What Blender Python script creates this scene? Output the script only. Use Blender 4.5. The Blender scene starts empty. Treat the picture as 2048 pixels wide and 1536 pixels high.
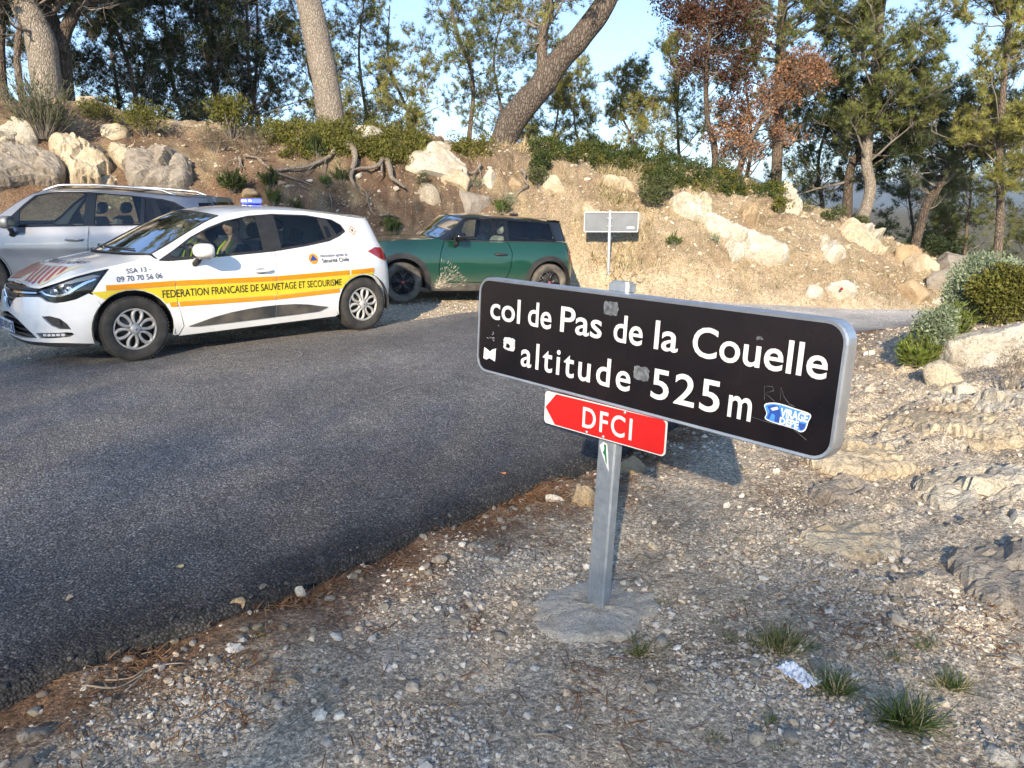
import bpy, math, random
import numpy as np
from mathutils import Vector, Matrix
from mathutils.geometry import delaunay_2d_cdt

# ------------------------------------------------------------------ camera, sky, sun, exposure
SC = bpy.context.scene
COL = SC.collection
FPX, PITCH, CAMH = 1480.0, 0.238, 1.51          # focal length in photo pixels, downward tilt, eye height
cam = bpy.data.cameras.new('camera'); cam.lens = 36.0 * FPX / 2048.0; cam.sensor_width = 36.0
cam.clip_start = 0.05; cam.clip_end = 12000.0
camo = bpy.data.objects.new('camera', cam); COL.objects.link(camo)
camo.location = (0, 0, CAMH); camo.rotation_euler = (math.pi / 2 - PITCH, 0, 0)
SC.camera = camo

SUN_AZ, SUN_EL = math.radians(11.0), math.radians(23.0)     # light travels towards +x by AZ, sun stands behind the viewer
LDIR = Vector((math.sin(SUN_AZ) * math.cos(SUN_EL), math.cos(SUN_AZ) * math.cos(SUN_EL), -math.sin(SUN_EL)))
world = bpy.data.worlds.new('World'); SC.world = world; world.use_nodes = True
wn = world.node_tree
sky = wn.nodes.new('ShaderNodeTexSky'); sky.sky_type = 'NISHITA'; sky.sun_disc = False
sky.sun_elevation = SUN_EL; sky.sun_rotation = math.pi + SUN_AZ
sky.altitude = 500.0; sky.air_density = 0.8; sky.dust_density = 0.0; sky.ozone_density = 4.0
wn.links.new(sky.outputs['Color'], wn.nodes['Background'].inputs['Color'])
wn.nodes['Background'].inputs['Strength'].default_value = 0.11
sun = bpy.data.lights.new('sun', 'SUN'); sun.energy = 2.5; sun.angle = math.radians(0.6); sun.color = (1.0, 0.92, 0.80)
suno = bpy.data.objects.new('sun', sun); COL.objects.link(suno)
suno.rotation_euler = LDIR.to_track_quat('-Z', 'Y').to_euler(); suno.location = (-4, -20, 15)
SC.view_settings.view_transform = 'Standard'; SC.view_settings.look = 'None'
SC.view_settings.gamma = 1.0; SC.view_settings.use_curve_mapping = False
SC.view_settings.exposure = 1.75
SC.view_settings.use_white_balance = True; SC.view_settings.white_balance_temperature = 7700; SC.view_settings.white_balance_tint = 10
SC.cycles.use_adaptive_sampling = True; SC.cycles.adaptive_threshold = 0.025
SC.cycles.max_bounces = 5; SC.cycles.diffuse_bounces = 2; SC.cycles.glossy_bounces = 3
SC.cycles.transmission_bounces = 6; SC.cycles.transparent_max_bounces = 16
SC.cycles.caustics_reflective = False; SC.cycles.caustics_refractive = False

RNG = np.random.default_rng(7)
random.seed(7)

# ------------------------------------------------------------------ helpers
def tag(o, label=None, cat=None, group=None, kind=None):
    if label: o['label'] = label
    if cat: o['category'] = cat
    if group: o['group'] = group
    if kind: o['kind'] = kind
    return o

def link(name, data, parent=None):
    o = bpy.data.objects.new(name, data); COL.objects.link(o)
    if parent is not None: o.parent = parent
    return o

def empty(name, loc=(0, 0, 0), rot=(0, 0, 0), parent=None):
    o = link(name, None, parent); o.location = loc; o.rotation_euler = rot
    o.empty_display_size = 0.1
    return o

def tri_mesh(name, V, T, mat=None, col=None, smooth=False):
    """fast mesh of triangles from numpy arrays; col = per-vertex rgb"""
    V = np.ascontiguousarray(V, np.float32); T = np.ascontiguousarray(T, np.int32)
    me = bpy.data.meshes.new(name)
    me.vertices.add(len(V)); me.vertices.foreach_set('co', V.ravel())
    me.loops.add(T.size); me.loops.foreach_set('vertex_index', T.ravel())
    me.polygons.add(len(T))
    me.polygons.foreach_set('loop_start', np.arange(0, T.size, 3, dtype=np.int32))
    me.polygons.foreach_set('loop_total', np.full(len(T), 3, np.int32))
    me.polygons.foreach_set('use_smooth', np.full(len(T), smooth, bool))
    if col is not None:
        a = me.color_attributes.new('tint', 'FLOAT_COLOR', 'POINT')
        c4 = np.ones((len(V), 4), np.float32); c4[:, :3] = col
        a.data.foreach_set('color', c4.ravel())
    me.update(calc_edges=True); me.validate()
    if mat: me.materials.append(mat)
    return me

def poly_mesh(name, V, F, mat=None, smooth=False):
    me = bpy.data.meshes.new(name)
    me.from_pydata([tuple(map(float, v)) for v in V], [], [tuple(map(int, f)) for f in F]); me.update()
    if smooth: me.polygons.foreach_set('use_smooth', np.ones(len(me.polygons), bool))
    if mat: me.materials.append(mat)
    return me

def obj(name, me, parent=None, **k):
    return tag(link(name, me, parent), **k)

class MB:
    """collects simple shapes into one mesh"""
    def __init__(s): s.V = []; s.F = []; s.S = []
    def add(s, V, F, smooth=False):
        n = len(s.V); s.V += [tuple(map(float, v)) for v in V]; s.F += [tuple(int(i) + n for i in f) for f in F]
        s.S += [smooth] * len(F)
    def box(s, c, d, R=None, bev=0.0):
        hx, hy, hz = d[0] / 2, d[1] / 2, d[2] / 2
        if bev <= 0:
            V = np.array([(x, y, z) for x in (-hx, hx) for y in (-hy, hy) for z in (-hz, hz)])
            F = [(0, 1, 3, 2), (4, 6, 7, 5), (0, 4, 5, 1), (2, 3, 7, 6), (0, 2, 6, 4), (1, 5, 7, 3)]
        else:
            b = min(bev, hx * .99, hy * .99, hz * .99); V = []; idx = {}
            for sx in (-1, 1):
                for sy in (-1, 1):
                    for sz in (-1, 1):
                        for a in range(3):
                            p = [sx * (hx - b), sy * (hy - b), sz * (hz - b)]
                            p[a] = (sx * hx, sy * hy, sz * hz)[a]
                            idx[(sx, sy, sz, a)] = len(V); V.append(p)
            V = np.array(V); F = []
            for a in range(3):
                o1, o2 = [i for i in range(3) if i != a]
                for sg in (-1, 1):
                    q = []
                    for (p1, p2) in ((-1, -1), (1, -1), (1, 1), (-1, 1)):
                        k = [0, 0, 0]; k[a] = sg; k[o1] = p1; k[o2] = p2; q.append(idx[(*k, a)])
                    F.append(q)
            for a in range(3):
                o1, o2 = [i for i in range(3) if i != a]
                for s1 in (-1, 1):
                    for s2 in (-1, 1):
                        k1 = [0, 0, 0]; k1[a] = -1; k1[o1] = s1; k1[o2] = s2; k2 = list(k1); k2[a] = 1
                        F.append([idx[(*k1, o1)], idx[(*k2, o1)], idx[(*k2, o2)], idx[(*k1, o2)]])
            for sx in (-1, 1):
                for sy in (-1, 1):
                    for sz in (-1, 1): F.append([idx[(sx, sy, sz, a)] for a in range(3)])
            # orient outwards
            G = []
            for q in F:
                P = V[q]; n = np.cross(P[1] - P[0], P[2] - P[0]); G.append(q if np.dot(n, P.mean(0)) > 0 else q[::-1])
            F = G
        if R is not None: V = V @ np.asarray(R).T
        s.add(V + np.asarray(c), F)
    def tube(s, path, rad, n=8, cap=True, smooth=True):
        V, F = tube_np(np.asarray(path, float), np.broadcast_to(np.asarray(rad, float), (len(path),)), n, cap)
        s.add(V, F, smooth)
    def prism(s, poly, z0, z1, M=None):
        n = len(poly); V = [(x, y, z0) for x, y in poly] + [(x, y, z1) for x, y in poly]
        F = [tuple(range(n - 1, -1, -1)), tuple(range(n, 2 * n))] + [(i, (i + 1) % n, n + (i + 1) % n, n + i) for i in range(n)]
        V = np.array(V)
        if M is not None: V = V @ np.asarray(M)[:3, :3].T + np.asarray(M)[:3, 3]
        s.add(V, F)
    def lathe(s, prof, n=32, axis='y', c=(0, 0, 0), smooth=True):
        V = []; m = len(prof)
        for i in range(n):
            a = 2 * math.pi * i / n
            for r, h in prof:
                p = (r * math.cos(a), h, r * math.sin(a)) if axis == 'y' else (r * math.cos(a), r * math.sin(a), h)
                V.append((p[0] + c[0], p[1] + c[1], p[2] + c[2]))
        F = []
        for i in range(n):
            j = (i + 1) % n
            for k in range(m - 1):
                f = (i * m + k, j * m + k, j * m + k + 1, i * m + k + 1)
                F.append(f if axis == 'y' else f)
        s.add(V, F, smooth)
    def mesh(s, name, mat):
        me = bpy.data.meshes.new(name); me.from_pydata(s.V, [], s.F); me.update()
        me.polygons.foreach_set('use_smooth', np.array(s.S, bool)); me.materials.append(mat)
        return me
    def build(s, name, mat, parent=None, **k):
        return obj(name, s.mesh(name, mat), parent, **k)

_tubeF = {}
def tube_np(P, r, n=6, cap=False):
    T = np.gradient(P, axis=0); T /= np.linalg.norm(T, axis=1)[:, None] + 1e-9
    up = np.array([0, 0, 1.0]) if abs(T[0, 2]) < .9 else np.array([1.0, 0, 0])
    A = np.cross(T, up); A /= np.linalg.norm(A, axis=1)[:, None] + 1e-9
    for i in range(1, len(A)):
        if np.dot(A[i], A[i - 1]) < 0: A[i] = -A[i]
    B = np.cross(T, A)
    a = np.arange(n) * 2 * math.pi / n
    V = (P[:, None] + r[:, None, None] * (np.cos(a)[None, :, None] * A[:, None] + np.sin(a)[None, :, None] * B[:, None])).reshape(-1, 3)
    m = len(P)
    if (m, n) not in _tubeF:
        i, k = np.meshgrid(np.arange(m - 1), np.arange(n), indexing='ij'); i = i.ravel(); k = k.ravel(); k2 = (k + 1) % n
        _tubeF[(m, n)] = np.stack([i * n + k, i * n + k2, (i + 1) * n + k2, (i + 1) * n + k], 1)
    F = _tubeF[(m, n)]
    if cap: F = [tuple(f) for f in F] + [tuple(range(n))[::-1], tuple(range((m - 1) * n, m * n))]
    return V, F

def cr(pts, n=12, closed=False):
    """Catmull-Rom through points"""
    P = np.array(pts, float)
    Q = np.vstack([P[-1:], P, P[:2]]) if closed else np.vstack([2 * P[0] - P[1], P, 2 * P[-1] - P[-2]])
    o = []
    for i in range(len(P) if closed else len(P) - 1):
        a, b, d, e = Q[i:i + 4]; t = np.linspace(0, 1, n, endpoint=False)[:, None]
        o.append(.5 * (2 * b + (d - a) * t + (2 * a - 5 * b + 4 * d - e) * t ** 2 + (3 * b - a - 3 * d + e) * t ** 3))
    if not closed: o.append(P[-1:])
    return np.vstack(o)

# numpy gradient noise
_perm = RNG.permutation(4096)
_grad = np.stack([np.cos(np.linspace(0, 2 * np.pi, 256, endpoint=False)), np.sin(np.linspace(0, 2 * np.pi, 256, endpoint=False))], 1)
def perlin(x, y, seed=0):
    x = np.asarray(x, float); y = np.asarray(y, float)
    xi = np.floor(x).astype(int); yi = np.floor(y).astype(int); xf = x - xi; yf = y - yi
    u = xf ** 3 * (xf * (xf * 6 - 15) + 10); v = yf ** 3 * (yf * (yf * 6 - 15) + 10)
    def g(a, b, dx, dy):
        h = _perm[(_perm[(a + seed * 57) & 4095] + b) & 4095] & 255
        return _grad[h, 0] * dx + _grad[h, 1] * dy
    n00 = g(xi, yi, xf, yf); n10 = g(xi + 1, yi, xf - 1, yf); n01 = g(xi, yi + 1, xf, yf - 1); n11 = g(xi + 1, yi + 1, xf - 1, yf - 1)
    a = n00 + u * (n10 - n00); b = n01 + u * (n11 - n01)
    return (a + v * (b - a)) * 1.5
def fbm(x, y, oct=4, seed=0, gain=.5):
    s = 0; a = 1.0; f = 1.0
    for i in range(oct): s = s + a * perlin(x * f, y * f, seed + i * 11); a *= gain; f *= 2.03
    return s
def perlin3(P, sc, seed=0):
    x, y, z = P[:, 0] * sc, P[:, 1] * sc, P[:, 2] * sc
    return (perlin(x + .37 * z, y + 3.1, seed) + perlin(y - .29 * x + 7.7, z, seed + 3) + perlin(z + 11.3, x + .41 * y, seed + 5)) * .6
def sstep(a, b, x):
    t = np.clip((np.asarray(x, float) - a) / (b - a), 0, 1); return t * t * (3 - 2 * t)

# ------------------------------------------------------------------ materials
def nodes(name):
    m = bpy.data.materials.new(name); m.use_nodes = True
    nt = m.node_tree; return m, nt, nt.nodes['Principled BSDF']
def N(nt, t, **k):
    n = nt.nodes.new(t)
    for a, v in k.items():
        if a.startswith('i_'):
            key = a[2:].replace('_', ' ')
            n.inputs[key].default_value = v
        else: setattr(n, a, v)
    return n
def rgba(c): return (*c, 1.0) if len(c) == 3 else c
def ramp(nt, fac, stops):
    r = N(nt, 'ShaderNodeValToRGB'); e = r.color_ramp.elements
    while len(e) < len(stops): e.new(0.5)
    for i, (p, c) in enumerate(stops): e[i].position = p; e[i].color = rgba(c)
    nt.links.new(fac, r.inputs['Fac']); return r.outputs['Color']
def noise(nt, vec, scale, detail=4, rough=.55, dist=0.0):
    n = N(nt, 'ShaderNodeTexNoise'); n.inputs['Scale'].default_value = scale; n.inputs['Detail'].default_value = detail
    n.inputs['Roughness'].default_value = rough; n.inputs['Distortion'].default_value = dist
    if vec is not None: nt.links.new(vec, n.inputs['Vector'])
    return n.outputs['Fac']
def mixc(nt, fac, a, b, mode='MIX'):
    m = N(nt, 'ShaderNodeMix', data_type='RGBA', blend_type=mode)
    for s, v in ((m.inputs[0], fac), (m.inputs[6], a), (m.inputs[7], b)):
        if hasattr(v, 'links'): nt.links.new(v, s)
        elif isinstance(v, (int, float)): s.default_value = v
        else: s.default_value = rgba(v)
    return m.outputs[2]
def bump(nt, b, h, strength, dist, normal=None):
    n = N(nt, 'ShaderNodeBump'); n.inputs['Strength'].default_value = strength; n.inputs['Distance'].default_value = dist
    nt.links.new(h, n.inputs['Height'])
    if normal is not None: nt.links.new(normal, n.inputs['Normal'])
    if b is not None: nt.links.new(n.outputs['Normal'], b.inputs['Normal'])
    return n.outputs['Normal']
def vec(nt, kind='Object'): return N(nt, 'ShaderNodeTexCoord').outputs[kind]

def simple(name, c, rough=.5, metal=0.0, coat=0.0, c2=None, nscale=8.0, bs=0.0, bd=.002, bscale=60.0, spec=.5, emit=0.0):
    m, nt, b = nodes(name)
    b.inputs['Base Color'].default_value = rgba(c); b.inputs['Roughness'].default_value = rough
    b.inputs['Metallic'].default_value = metal; b.inputs['Coat Weight'].default_value = coat; b.inputs['Coat Roughness'].default_value = .05
    b.inputs['Specular IOR Level'].default_value = spec
    v = vec(nt)
    if c2 is not None:
        f = noise(nt, v, nscale, 5)
        nt.links.new(ramp(nt, f, [(.35, c), (.68, c2)]), b.inputs['Base Color'])
    if bs: bump(nt, b, noise(nt, v, bscale, 5), bs, bd)
    if emit: b.inputs['Emission Color'].default_value = rgba(c); b.inputs['Emission Strength'].default_value = emit
    return m

def dirty_paint(name, c, metal, dust, dust_z, coat=.8, rough=.3):
    """car paint with a thin film of dust low on the body"""
    m, nt, b = nodes(name); v = vec(nt)
    sep = N(nt, 'ShaderNodeSeparateXYZ'); nt.links.new(v, sep.inputs[0])
    mr = N(nt, 'ShaderNodeMapRange'); mr.inputs[1].default_value = dust_z; mr.inputs[2].default_value = .12
    nt.links.new(sep.outputs['Z'], mr.inputs[0])
    n = noise(nt, v, 7.0, 6, .65)
    mu = N(nt, 'ShaderNodeMath', operation='MULTIPLY'); nt.links.new(mr.outputs[0], mu.inputs[0]); nt.links.new(n, mu.inputs[1])
    mu2 = N(nt, 'ShaderNodeMath', operation='MULTIPLY'); nt.links.new(mu.outputs[0], mu2.inputs[0]); mu2.inputs[1].default_value = dust[3]
    fl = noise(nt, v, 900.0, 1)
    base = mixc(nt, .12 if metal else .0, c, mixc(nt, fl, tuple(x * .4 for x in c), tuple(min(1, x * 1.8) for x in c)))
    nt.links.new(mixc(nt, mu2.outputs[0], base, dust[:3]), b.inputs['Base Color'])
    rr = N(nt, 'ShaderNodeMapRange'); rr.inputs[3].default_value = rough; rr.inputs[4].default_value = .85
    nt.links.new(mu2.outputs[0], rr.inputs[0]); nt.links.new(rr.outputs[0], b.inputs['Roughness'])
    b.inputs['Metallic'].default_value = metal
    inv = N(nt, 'ShaderNodeMapRange'); inv.inputs[3].default_value = coat; inv.inputs[4].default_value = 0.0
    nt.links.new(mu2.outputs[0], inv.inputs[0]); nt.links.new(inv.outputs[0], b.inputs['Coat Weight'])
    b.inputs['Coat Roughness'].default_value = .04
    return m

def glass(name, tint=(.75, .82, .80), refl=1.5):
    m = bpy.data.materials.new(name); m.use_nodes = True; nt = m.node_tree; nt.nodes.clear()
    out = N(nt, 'ShaderNodeOutputMaterial'); mx = N(nt, 'ShaderNodeMixShader')
    tr = N(nt, 'ShaderNodeBsdfTransparent'); tr.inputs[0].default_value = rgba(tint)
    gl = N(nt, 'ShaderNodeBsdfGlossy'); gl.inputs['Roughness'].default_value = .015; gl.inputs[0].default_value = (.95, .97, 1, 1)
    fr = N(nt, 'ShaderNodeFresnel'); fr.inputs[0].default_value = refl
    nt.links.new(fr.outputs[0], mx.inputs[0]); nt.links.new(tr.outputs[0], mx.inputs[1]); nt.links.new(gl.outputs[0], mx.inputs[2])
    nt.links.new(mx.outputs[0], out.inputs[0]); return m

def leaf_mat(name, gain=1.0, trans=.35, rough=.55):
    m, nt, b = nodes(name)
    at = N(nt, 'ShaderNodeAttribute', attribute_name='tint')
    nt.links.new(at.outputs['Color'], b.inputs['Base Color']); b.inputs['Roughness'].default_value = rough
    b.inputs['Specular IOR Level'].default_value = .3
    t = N(nt, 'ShaderNodeBsdfTranslucent'); nt.links.new(at.outputs['Color'], t.inputs['Color'])
    mx = N(nt, 'ShaderNodeMixShader'); mx.inputs[0].default_value = trans
    nt.links.new(b.outputs[0], mx.inputs[1]); nt.links.new(t.outputs[0], mx.inputs[2])
    nt.links.new(mx.outputs[0], nt.nodes['Material Output'].inputs[0]); return m

def bark_mat(name, c1, c2, c3, zs=.35, sc=26.0, bd=.02):
    m, nt, b = nodes(name); v = vec(nt)
    mp = N(nt, 'ShaderNodeMapping'); mp.inputs['Scale'].default_value = (1, 1, zs); nt.links.new(v, mp.inputs[0])
    vo = N(nt, 'ShaderNodeTexVoronoi', feature='DISTANCE_TO_EDGE'); vo.inputs['Scale'].default_value = sc
    d = N(nt, 'ShaderNodeVectorMath', operation='ADD'); n3 = N(nt, 'ShaderNodeTexNoise'); n3.inputs['Scale'].default_value = 9
    nt.links.new(mp.outputs[0], n3.inputs['Vector'])
    sc3 = N(nt, 'ShaderNodeVectorMath', operation='SCALE'); sc3.inputs[3].default_value = .09; nt.links.new(n3.outputs['Color'], sc3.inputs[0])
    nt.links.new(mp.outputs[0], d.inputs[0]); nt.links.new(sc3.outputs[0], d.inputs[1]); nt.links.new(d.outputs[0], vo.inputs['Vector'])
    n = noise(nt, v, 5.0, 6, .7)
    plate = ramp(nt, n, [(.3, c2), (.7, c1)])
    crack = ramp(nt, vo.outputs['Distance'], [(.0, c3), (.12, (1, 1, 1))])
    nt.links.new(mixc(nt, 1.0, plate, crack, 'MULTIPLY'), b.inputs['Base Color']); b.inputs['Roughness'].default_value = .95
    h = ramp(nt, vo.outputs['Distance'], [(0, (0, 0, 0)), (.22, (1, 1, 1))])
    bn = bump(nt, None, h, 1.0, bd); bump(nt, b, noise(nt, v, 90, 4), .6, .006, bn)
    return m

def tint_ground(name, rough=.95):
    """earth: own colours come from the mesh zones (soil kinds), grain and fine relief from textures"""
    m, nt, b = nodes(name); v = vec(nt)
    at = N(nt, 'ShaderNodeAttribute', attribute_name='tint').outputs['Color']
    n1 = noise(nt, v, 2.2, 6, .65); n2 = noise(nt, v, 38, 5, .7); n3 = noise(nt, v, 160, 3, .6)
    c = mixc(nt, 1.0, at, ramp(nt, n1, [(.3, (.72, .70, .68)), (.7, (1.22, 1.2, 1.18))]), 'MULTIPLY')
    c = mixc(nt, 1.0, c, ramp(nt, n2, [(.33, (.62, .60, .57)), (.52, (1, 1, 1)), (.68, (1.35, 1.33, 1.3))]), 'MULTIPLY')
    c = mixc(nt, 1.0, c, ramp(nt, n3, [(.35, (.75, .74, .72)), (.65, (1.25, 1.24, 1.22))]), 'MULTIPLY')
    for gs, lo_, hi_ in ((95, .62, 1.42), (230, .70, 1.32)):
        vg = N(nt, 'ShaderNodeTexVoronoi'); vg.inputs['Scale'].default_value = gs; nt.links.new(v, vg.inputs['Vector']); sg = N(nt, 'ShaderNodeSeparateColor'); nt.links.new(vg.outputs['Color'], sg.inputs[0])
        c = mixc(nt, 1.0, c, ramp(nt, sg.outputs[0], [(.05, (lo_, lo_, lo_ * 1.01)), (.6, (1, .99, .97)), (1, (hi_, hi_ * .99, hi_ * .96))]), 'MULTIPLY')
    nt.links.new(c, b.inputs['Base Color']); b.inputs['Roughness'].default_value = rough
    b.inputs['Specular IOR Level'].default_value = .2
    vo = N(nt, 'ShaderNodeTexVoronoi'); vo.inputs['Scale'].default_value = 75; nt.links.new(v, vo.inputs['Vector'])
    n4 = noise(nt, v, 9, 7, .72, .6)
    b0 = bump(nt, None, n4, .5, .05); b1 = bump(nt, None, vo.outputs['Distance'], .55, .008, b0); b2 = bump(nt, None, n2, .8, .025, b1); bump(nt, b, n3, .5, .006, b2)
    return m

def rock_mat(name, c1, c2, c3, lichen=(.30, .29, .27), sc=3.0):
    m, nt, b = nodes(name); v = vec(nt)
    info = N(nt, 'ShaderNodeObjectInfo')
    ad = N(nt, 'ShaderNodeVectorMath', operation='ADD'); nt.links.new(v, ad.inputs[0])
    mul = N(nt, 'ShaderNodeVectorMath', operation='SCALE'); mul.inputs[0].default_value = (17, 31, 11)
    nt.links.new(info.outputs['Random'], mul.inputs[3]); nt.links.new(mul.outputs[0], ad.inputs[1]); v = ad.outputs[0]
    n1 = noise(nt, v, sc, 7, .65, .3); n2 = noise(nt, v, sc * 7, 6, .7); n3 = noise(nt, v, sc * 30, 4, .6)
    c = ramp(nt, n1, [(.28, c3), (.45, c2), (.62, c1)])
    c = mixc(nt, ramp(nt, n2, [(.56, (0, 0, 0)), (.68, (.75, .75, .75))]), c, lichen)
    c = mixc(nt, 1.0, c, ramp(nt, n3, [(.35, (.75, .74, .72)), (.65, (1.15, 1.15, 1.14))]), 'MULTIPLY')
    vo = N(nt, 'ShaderNodeTexVoronoi', feature='DISTANCE_TO_EDGE'); vo.inputs['Scale'].default_value = sc * 1.6
    d = N(nt, 'ShaderNodeVectorMath', operation='ADD'); nz = N(nt, 'ShaderNodeTexNoise'); nz.inputs['Scale'].default_value = sc * 2
    nt.links.new(v, nz.inputs['Vector']); nt.links.new(v, d.inputs[0])
    s3 = N(nt, 'ShaderNodeVectorMath', operation='SCALE'); s3.inputs[3].default_value = .45; nt.links.new(nz.outputs['Color'], s3.inputs[0]); nt.links.new(s3.outputs[0], d.inputs[1])
    nt.links.new(d.outputs[0], vo.inputs['Vector'])
    crk = ramp(nt, vo.outputs['Distance'], [(0, (.55, .52, .48)), (.022, (1, 1, 1))])
    crk = mixc(nt, ramp(nt, noise(nt, v, sc * .8, 3), [(.42, (0, 0, 0)), (.60, (1, 1, 1))]), (1, 1, 1), crk)
    nt.links.new(mixc(nt, 1.0, c, crk, 'MULTIPLY'), b.inputs['Base Color']); b.inputs['Roughness'].default_value = .93
    b.inputs['Specular IOR Level'].default_value = .2
    h = ramp(nt, vo.outputs['Distance'], [(0, (0, 0, 0)), (.05, (1, 1, 1))])
    b1 = bump(nt, None, h, .35, .02); b2 = bump(nt, None, n2, .9, .04, b1); bump(nt, b, n3, .8, .012, b2)
    return m

M = {}
M['white'] = dirty_paint('white_paint', (.80, .81, .81), 0, (.42, .36, .28, .55), .55, .9, .25)
M['green'] = dirty_paint('green_paint', (.002, .058, .035), .25, (.36, .32, .25, .7), .50, 1.0, .28)
M['silver'] = dirty_paint('silver_paint', (.20, .215, .245), .5, (.40, .37, .32, .5), .6, .9, .30)
M['blackpaint'] = dirty_paint('black_paint', (.010, .011, .013), 0, (.3, .27, .22, .5), .4, 1.0, .15)
M['black'] = simple('black_plastic', (.018, .019, .020), .55, c2=(.035, .034, .033), nscale=14, bs=.2, bd=.001, bscale=300)
M['blackgloss'] = simple('black_gloss', (.008, .009, .010), .12, spec=.6)
M['clad'] = simple('dusty_cladding', (.030, .031, .033), .6, c2=(.12, .105, .085), nscale=5)
M['tyre'] = simple('tyre_rubber', (.022, .022, .022), .85, c2=(.06, .055, .048), nscale=9, bs=.4, bd=.003, bscale=120)
M['dusttyre'] = simple('dusty_tyre_rubber', (.06, .055, .048), .9, c2=(.19, .165, .13), nscale=6, bs=.4, bd=.003, bscale=120)
M['hubcap'] = simple('hubcap_plastic', (.50, .50, .49), .42, .25, c2=(.33, .31, .28), nscale=12)
M['darkrim'] = simple('dark_alloy', (.035, .036, .038), .4, .5, c2=(.10, .09, .08), nscale=9)
M['chrome'] = simple('chrome', (.75, .76, .78), .12, 1.0)
M['glass'] = glass('clear_car_glass', (.62, .70, .68), 1.55)
M['glassdark'] = glass('privacy_glass', (.06, .07, .075), 1.55)
M['lampglass'] = glass('lamp_glass', (.86, .88, .9), 1.45)
M['redlamp'] = simple('red_lamp', (.35, .012, .018), .15, coat=.8)
M['bluelamp'] = simple('lit_blue_lamp', (.03, .06, .9), .2, emit=2.2)
M['whitelamp'] = simple('lit_white_lamp', (.55, .68, 1.0), .2, emit=5.0)
M['interior'] = simple('dark_interior', (.02, .02, .022), .8, c2=(.04, .04, .042))
M['seatgrey'] = simple('grey_seat_cloth', (.10, .105, .11), .9, c2=(.16, .16, .16), nscale=40)
M['seatpale'] = simple('pale_seat_cloth', (.42, .42, .40), .9, c2=(.34, .33, .31), nscale=40)
M['yellow'] = simple('yellow_reflective_film', (.80, .62, .045), .35, c2=(.74, .57, .05), nscale=5)
M['orange'] = simple('orange_reflective_film', (.80, .30, .008), .35, c2=(.70, .26, .01), nscale=9)
M['redfilm'] = simple('red_film', (.55, .018, .02), .3, c2=(.48, .02, .02))
M['creamfilm'] = simple('cream_film', (.72, .66, .42), .3)
M['navy'] = simple('navy_lettering', (.018, .03, .075), .5)
M['ink'] = simple('black_lettering', (.012, .012, .013), .5)
M['plate'] = simple('plate_white', (.66, .68, .70), .4)
M['plateblue'] = simple('plate_blue', (.015, .06, .30), .4)
M['wetasphalt'] = None
M['galv'] = simple('galvanised_steel', (.30, .34, .38), .42, .55, c2=(.42, .46, .50), nscale=30, bs=.15, bd=.001, bscale=200)
M['alu'] = simple('brushed_aluminium', (.62, .64, .66), .38, .85, c2=(.50, .52, .55), nscale=14)
M['signblack'] = None
M['signwhite'] = simple('reflective_white_lettering', (.66, .67, .67), .45, c2=(.56, .57, .57), nscale=50)
M['signred'] = simple('red_sign_face', (.62, .016, .014), .35, c2=(.52, .014, .014), nscale=7)
M['stickerwhite'] = simple('sticker_white', (.72, .74, .76), .4)
M['stickerblue'] = simple('sticker_blue', (.05, .24, .70), .4)
M['stickerpale'] = simple('sticker_pale_blue', (.22, .50, .85), .4)
M['stickernavy'] = simple('sticker_navy', (.02, .07, .32), .4)
M['stickergreen'] = simple('sticker_green', (.01, .16, .07), .4)
M['residue'] = simple('glue_residue', (.16, .18, .20), .8, c2=(.035, .035, .04), nscale=60)
M['residuewhite'] = simple('torn_paper', (.62, .64, .66), .8, c2=(.40, .41, .42), nscale=70)
M['greyback'] = simple('grey_sign_back', (.33, .38, .41), .5, c2=(.27, .31, .34), nscale=6)
M['paper'] = simple('crumpled_tissue', (.72, .76, .82), .9)
M['skin'] = simple('skin', (.50, .31, .23), .5)
M['hair'] = simple('dark_hair', (.03, .022, .016), .7)
M['jacket'] = simple('navy_jacket', (.016, .028, .042), .85)
M['hivis'] = simple('hi_vis_trim', (.55, .75, .03), .6)
# ------------------------------------------------------------------ terrain shape
CP, SP = math.cos(PITCH), math.sin(PITCH)
def ray(u, v):
    t = (768 - v) / FPX; return np.array([(u - 1024) / FPX, CP + SP * t, -SP + CP * t])
def unproj(u, v, y):
    """point at ground distance y on the sight line through a photo pixel"""
    r = ray(u, v); k = y / r[1]; return np.array([r[0] * k, y, CAMH + r[2] * k])
def base_h(x, y):
    x = np.asarray(x, float); y = np.asarray(y, float)
    d = -.055 * np.log1p(np.exp(np.clip((x + 1.6) * 1.6, -30, 30))) / 1.6 * sstep(8, 12, y)      # the pass drops away to the right
    d = np.maximum(d, -1.6)
    lay = .22 * sstep(8.4, 9.6, y) * sstep(-3.2, -4.6, x)                                       # raised lay-by on the left
    return d + lay
def base_at(u, v, it=12):
    r = ray(u, v); z = 0.0
    for _ in range(it):
        k = (CAMH - z) / -r[2]; z = float(base_h(r[0] * k, r[1] * k))
    return np.array([r[0] * k, r[1] * k])
NEAR_PX = [(0, 1383), (130, 1337), (270, 1285), (440, 1217), (560, 1190), (640, 1158), (760, 1097), (870, 1050), (985, 1000), (1090, 965), (1200, 922), (1400, 822), (1600, 728), (1740, 668), (1850, 643)]
FAR_PX = [(0, 735), (190, 706), (480, 682), (765, 655), (900, 631), (961, 624), (1140, 607), (1330, 601), (1560, 606), (1740, 612), (1880, 619)]
near_pts = [base_at(*q) for q in NEAR_PX]; far_pts = [base_at(*q) for q in FAR_PX]
dn = (near_pts[4] - near_pts[0]); dn /= np.linalg.norm(dn)
df = (far_pts[2] - far_pts[0]); df /= np.linalg.norm(df)
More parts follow.
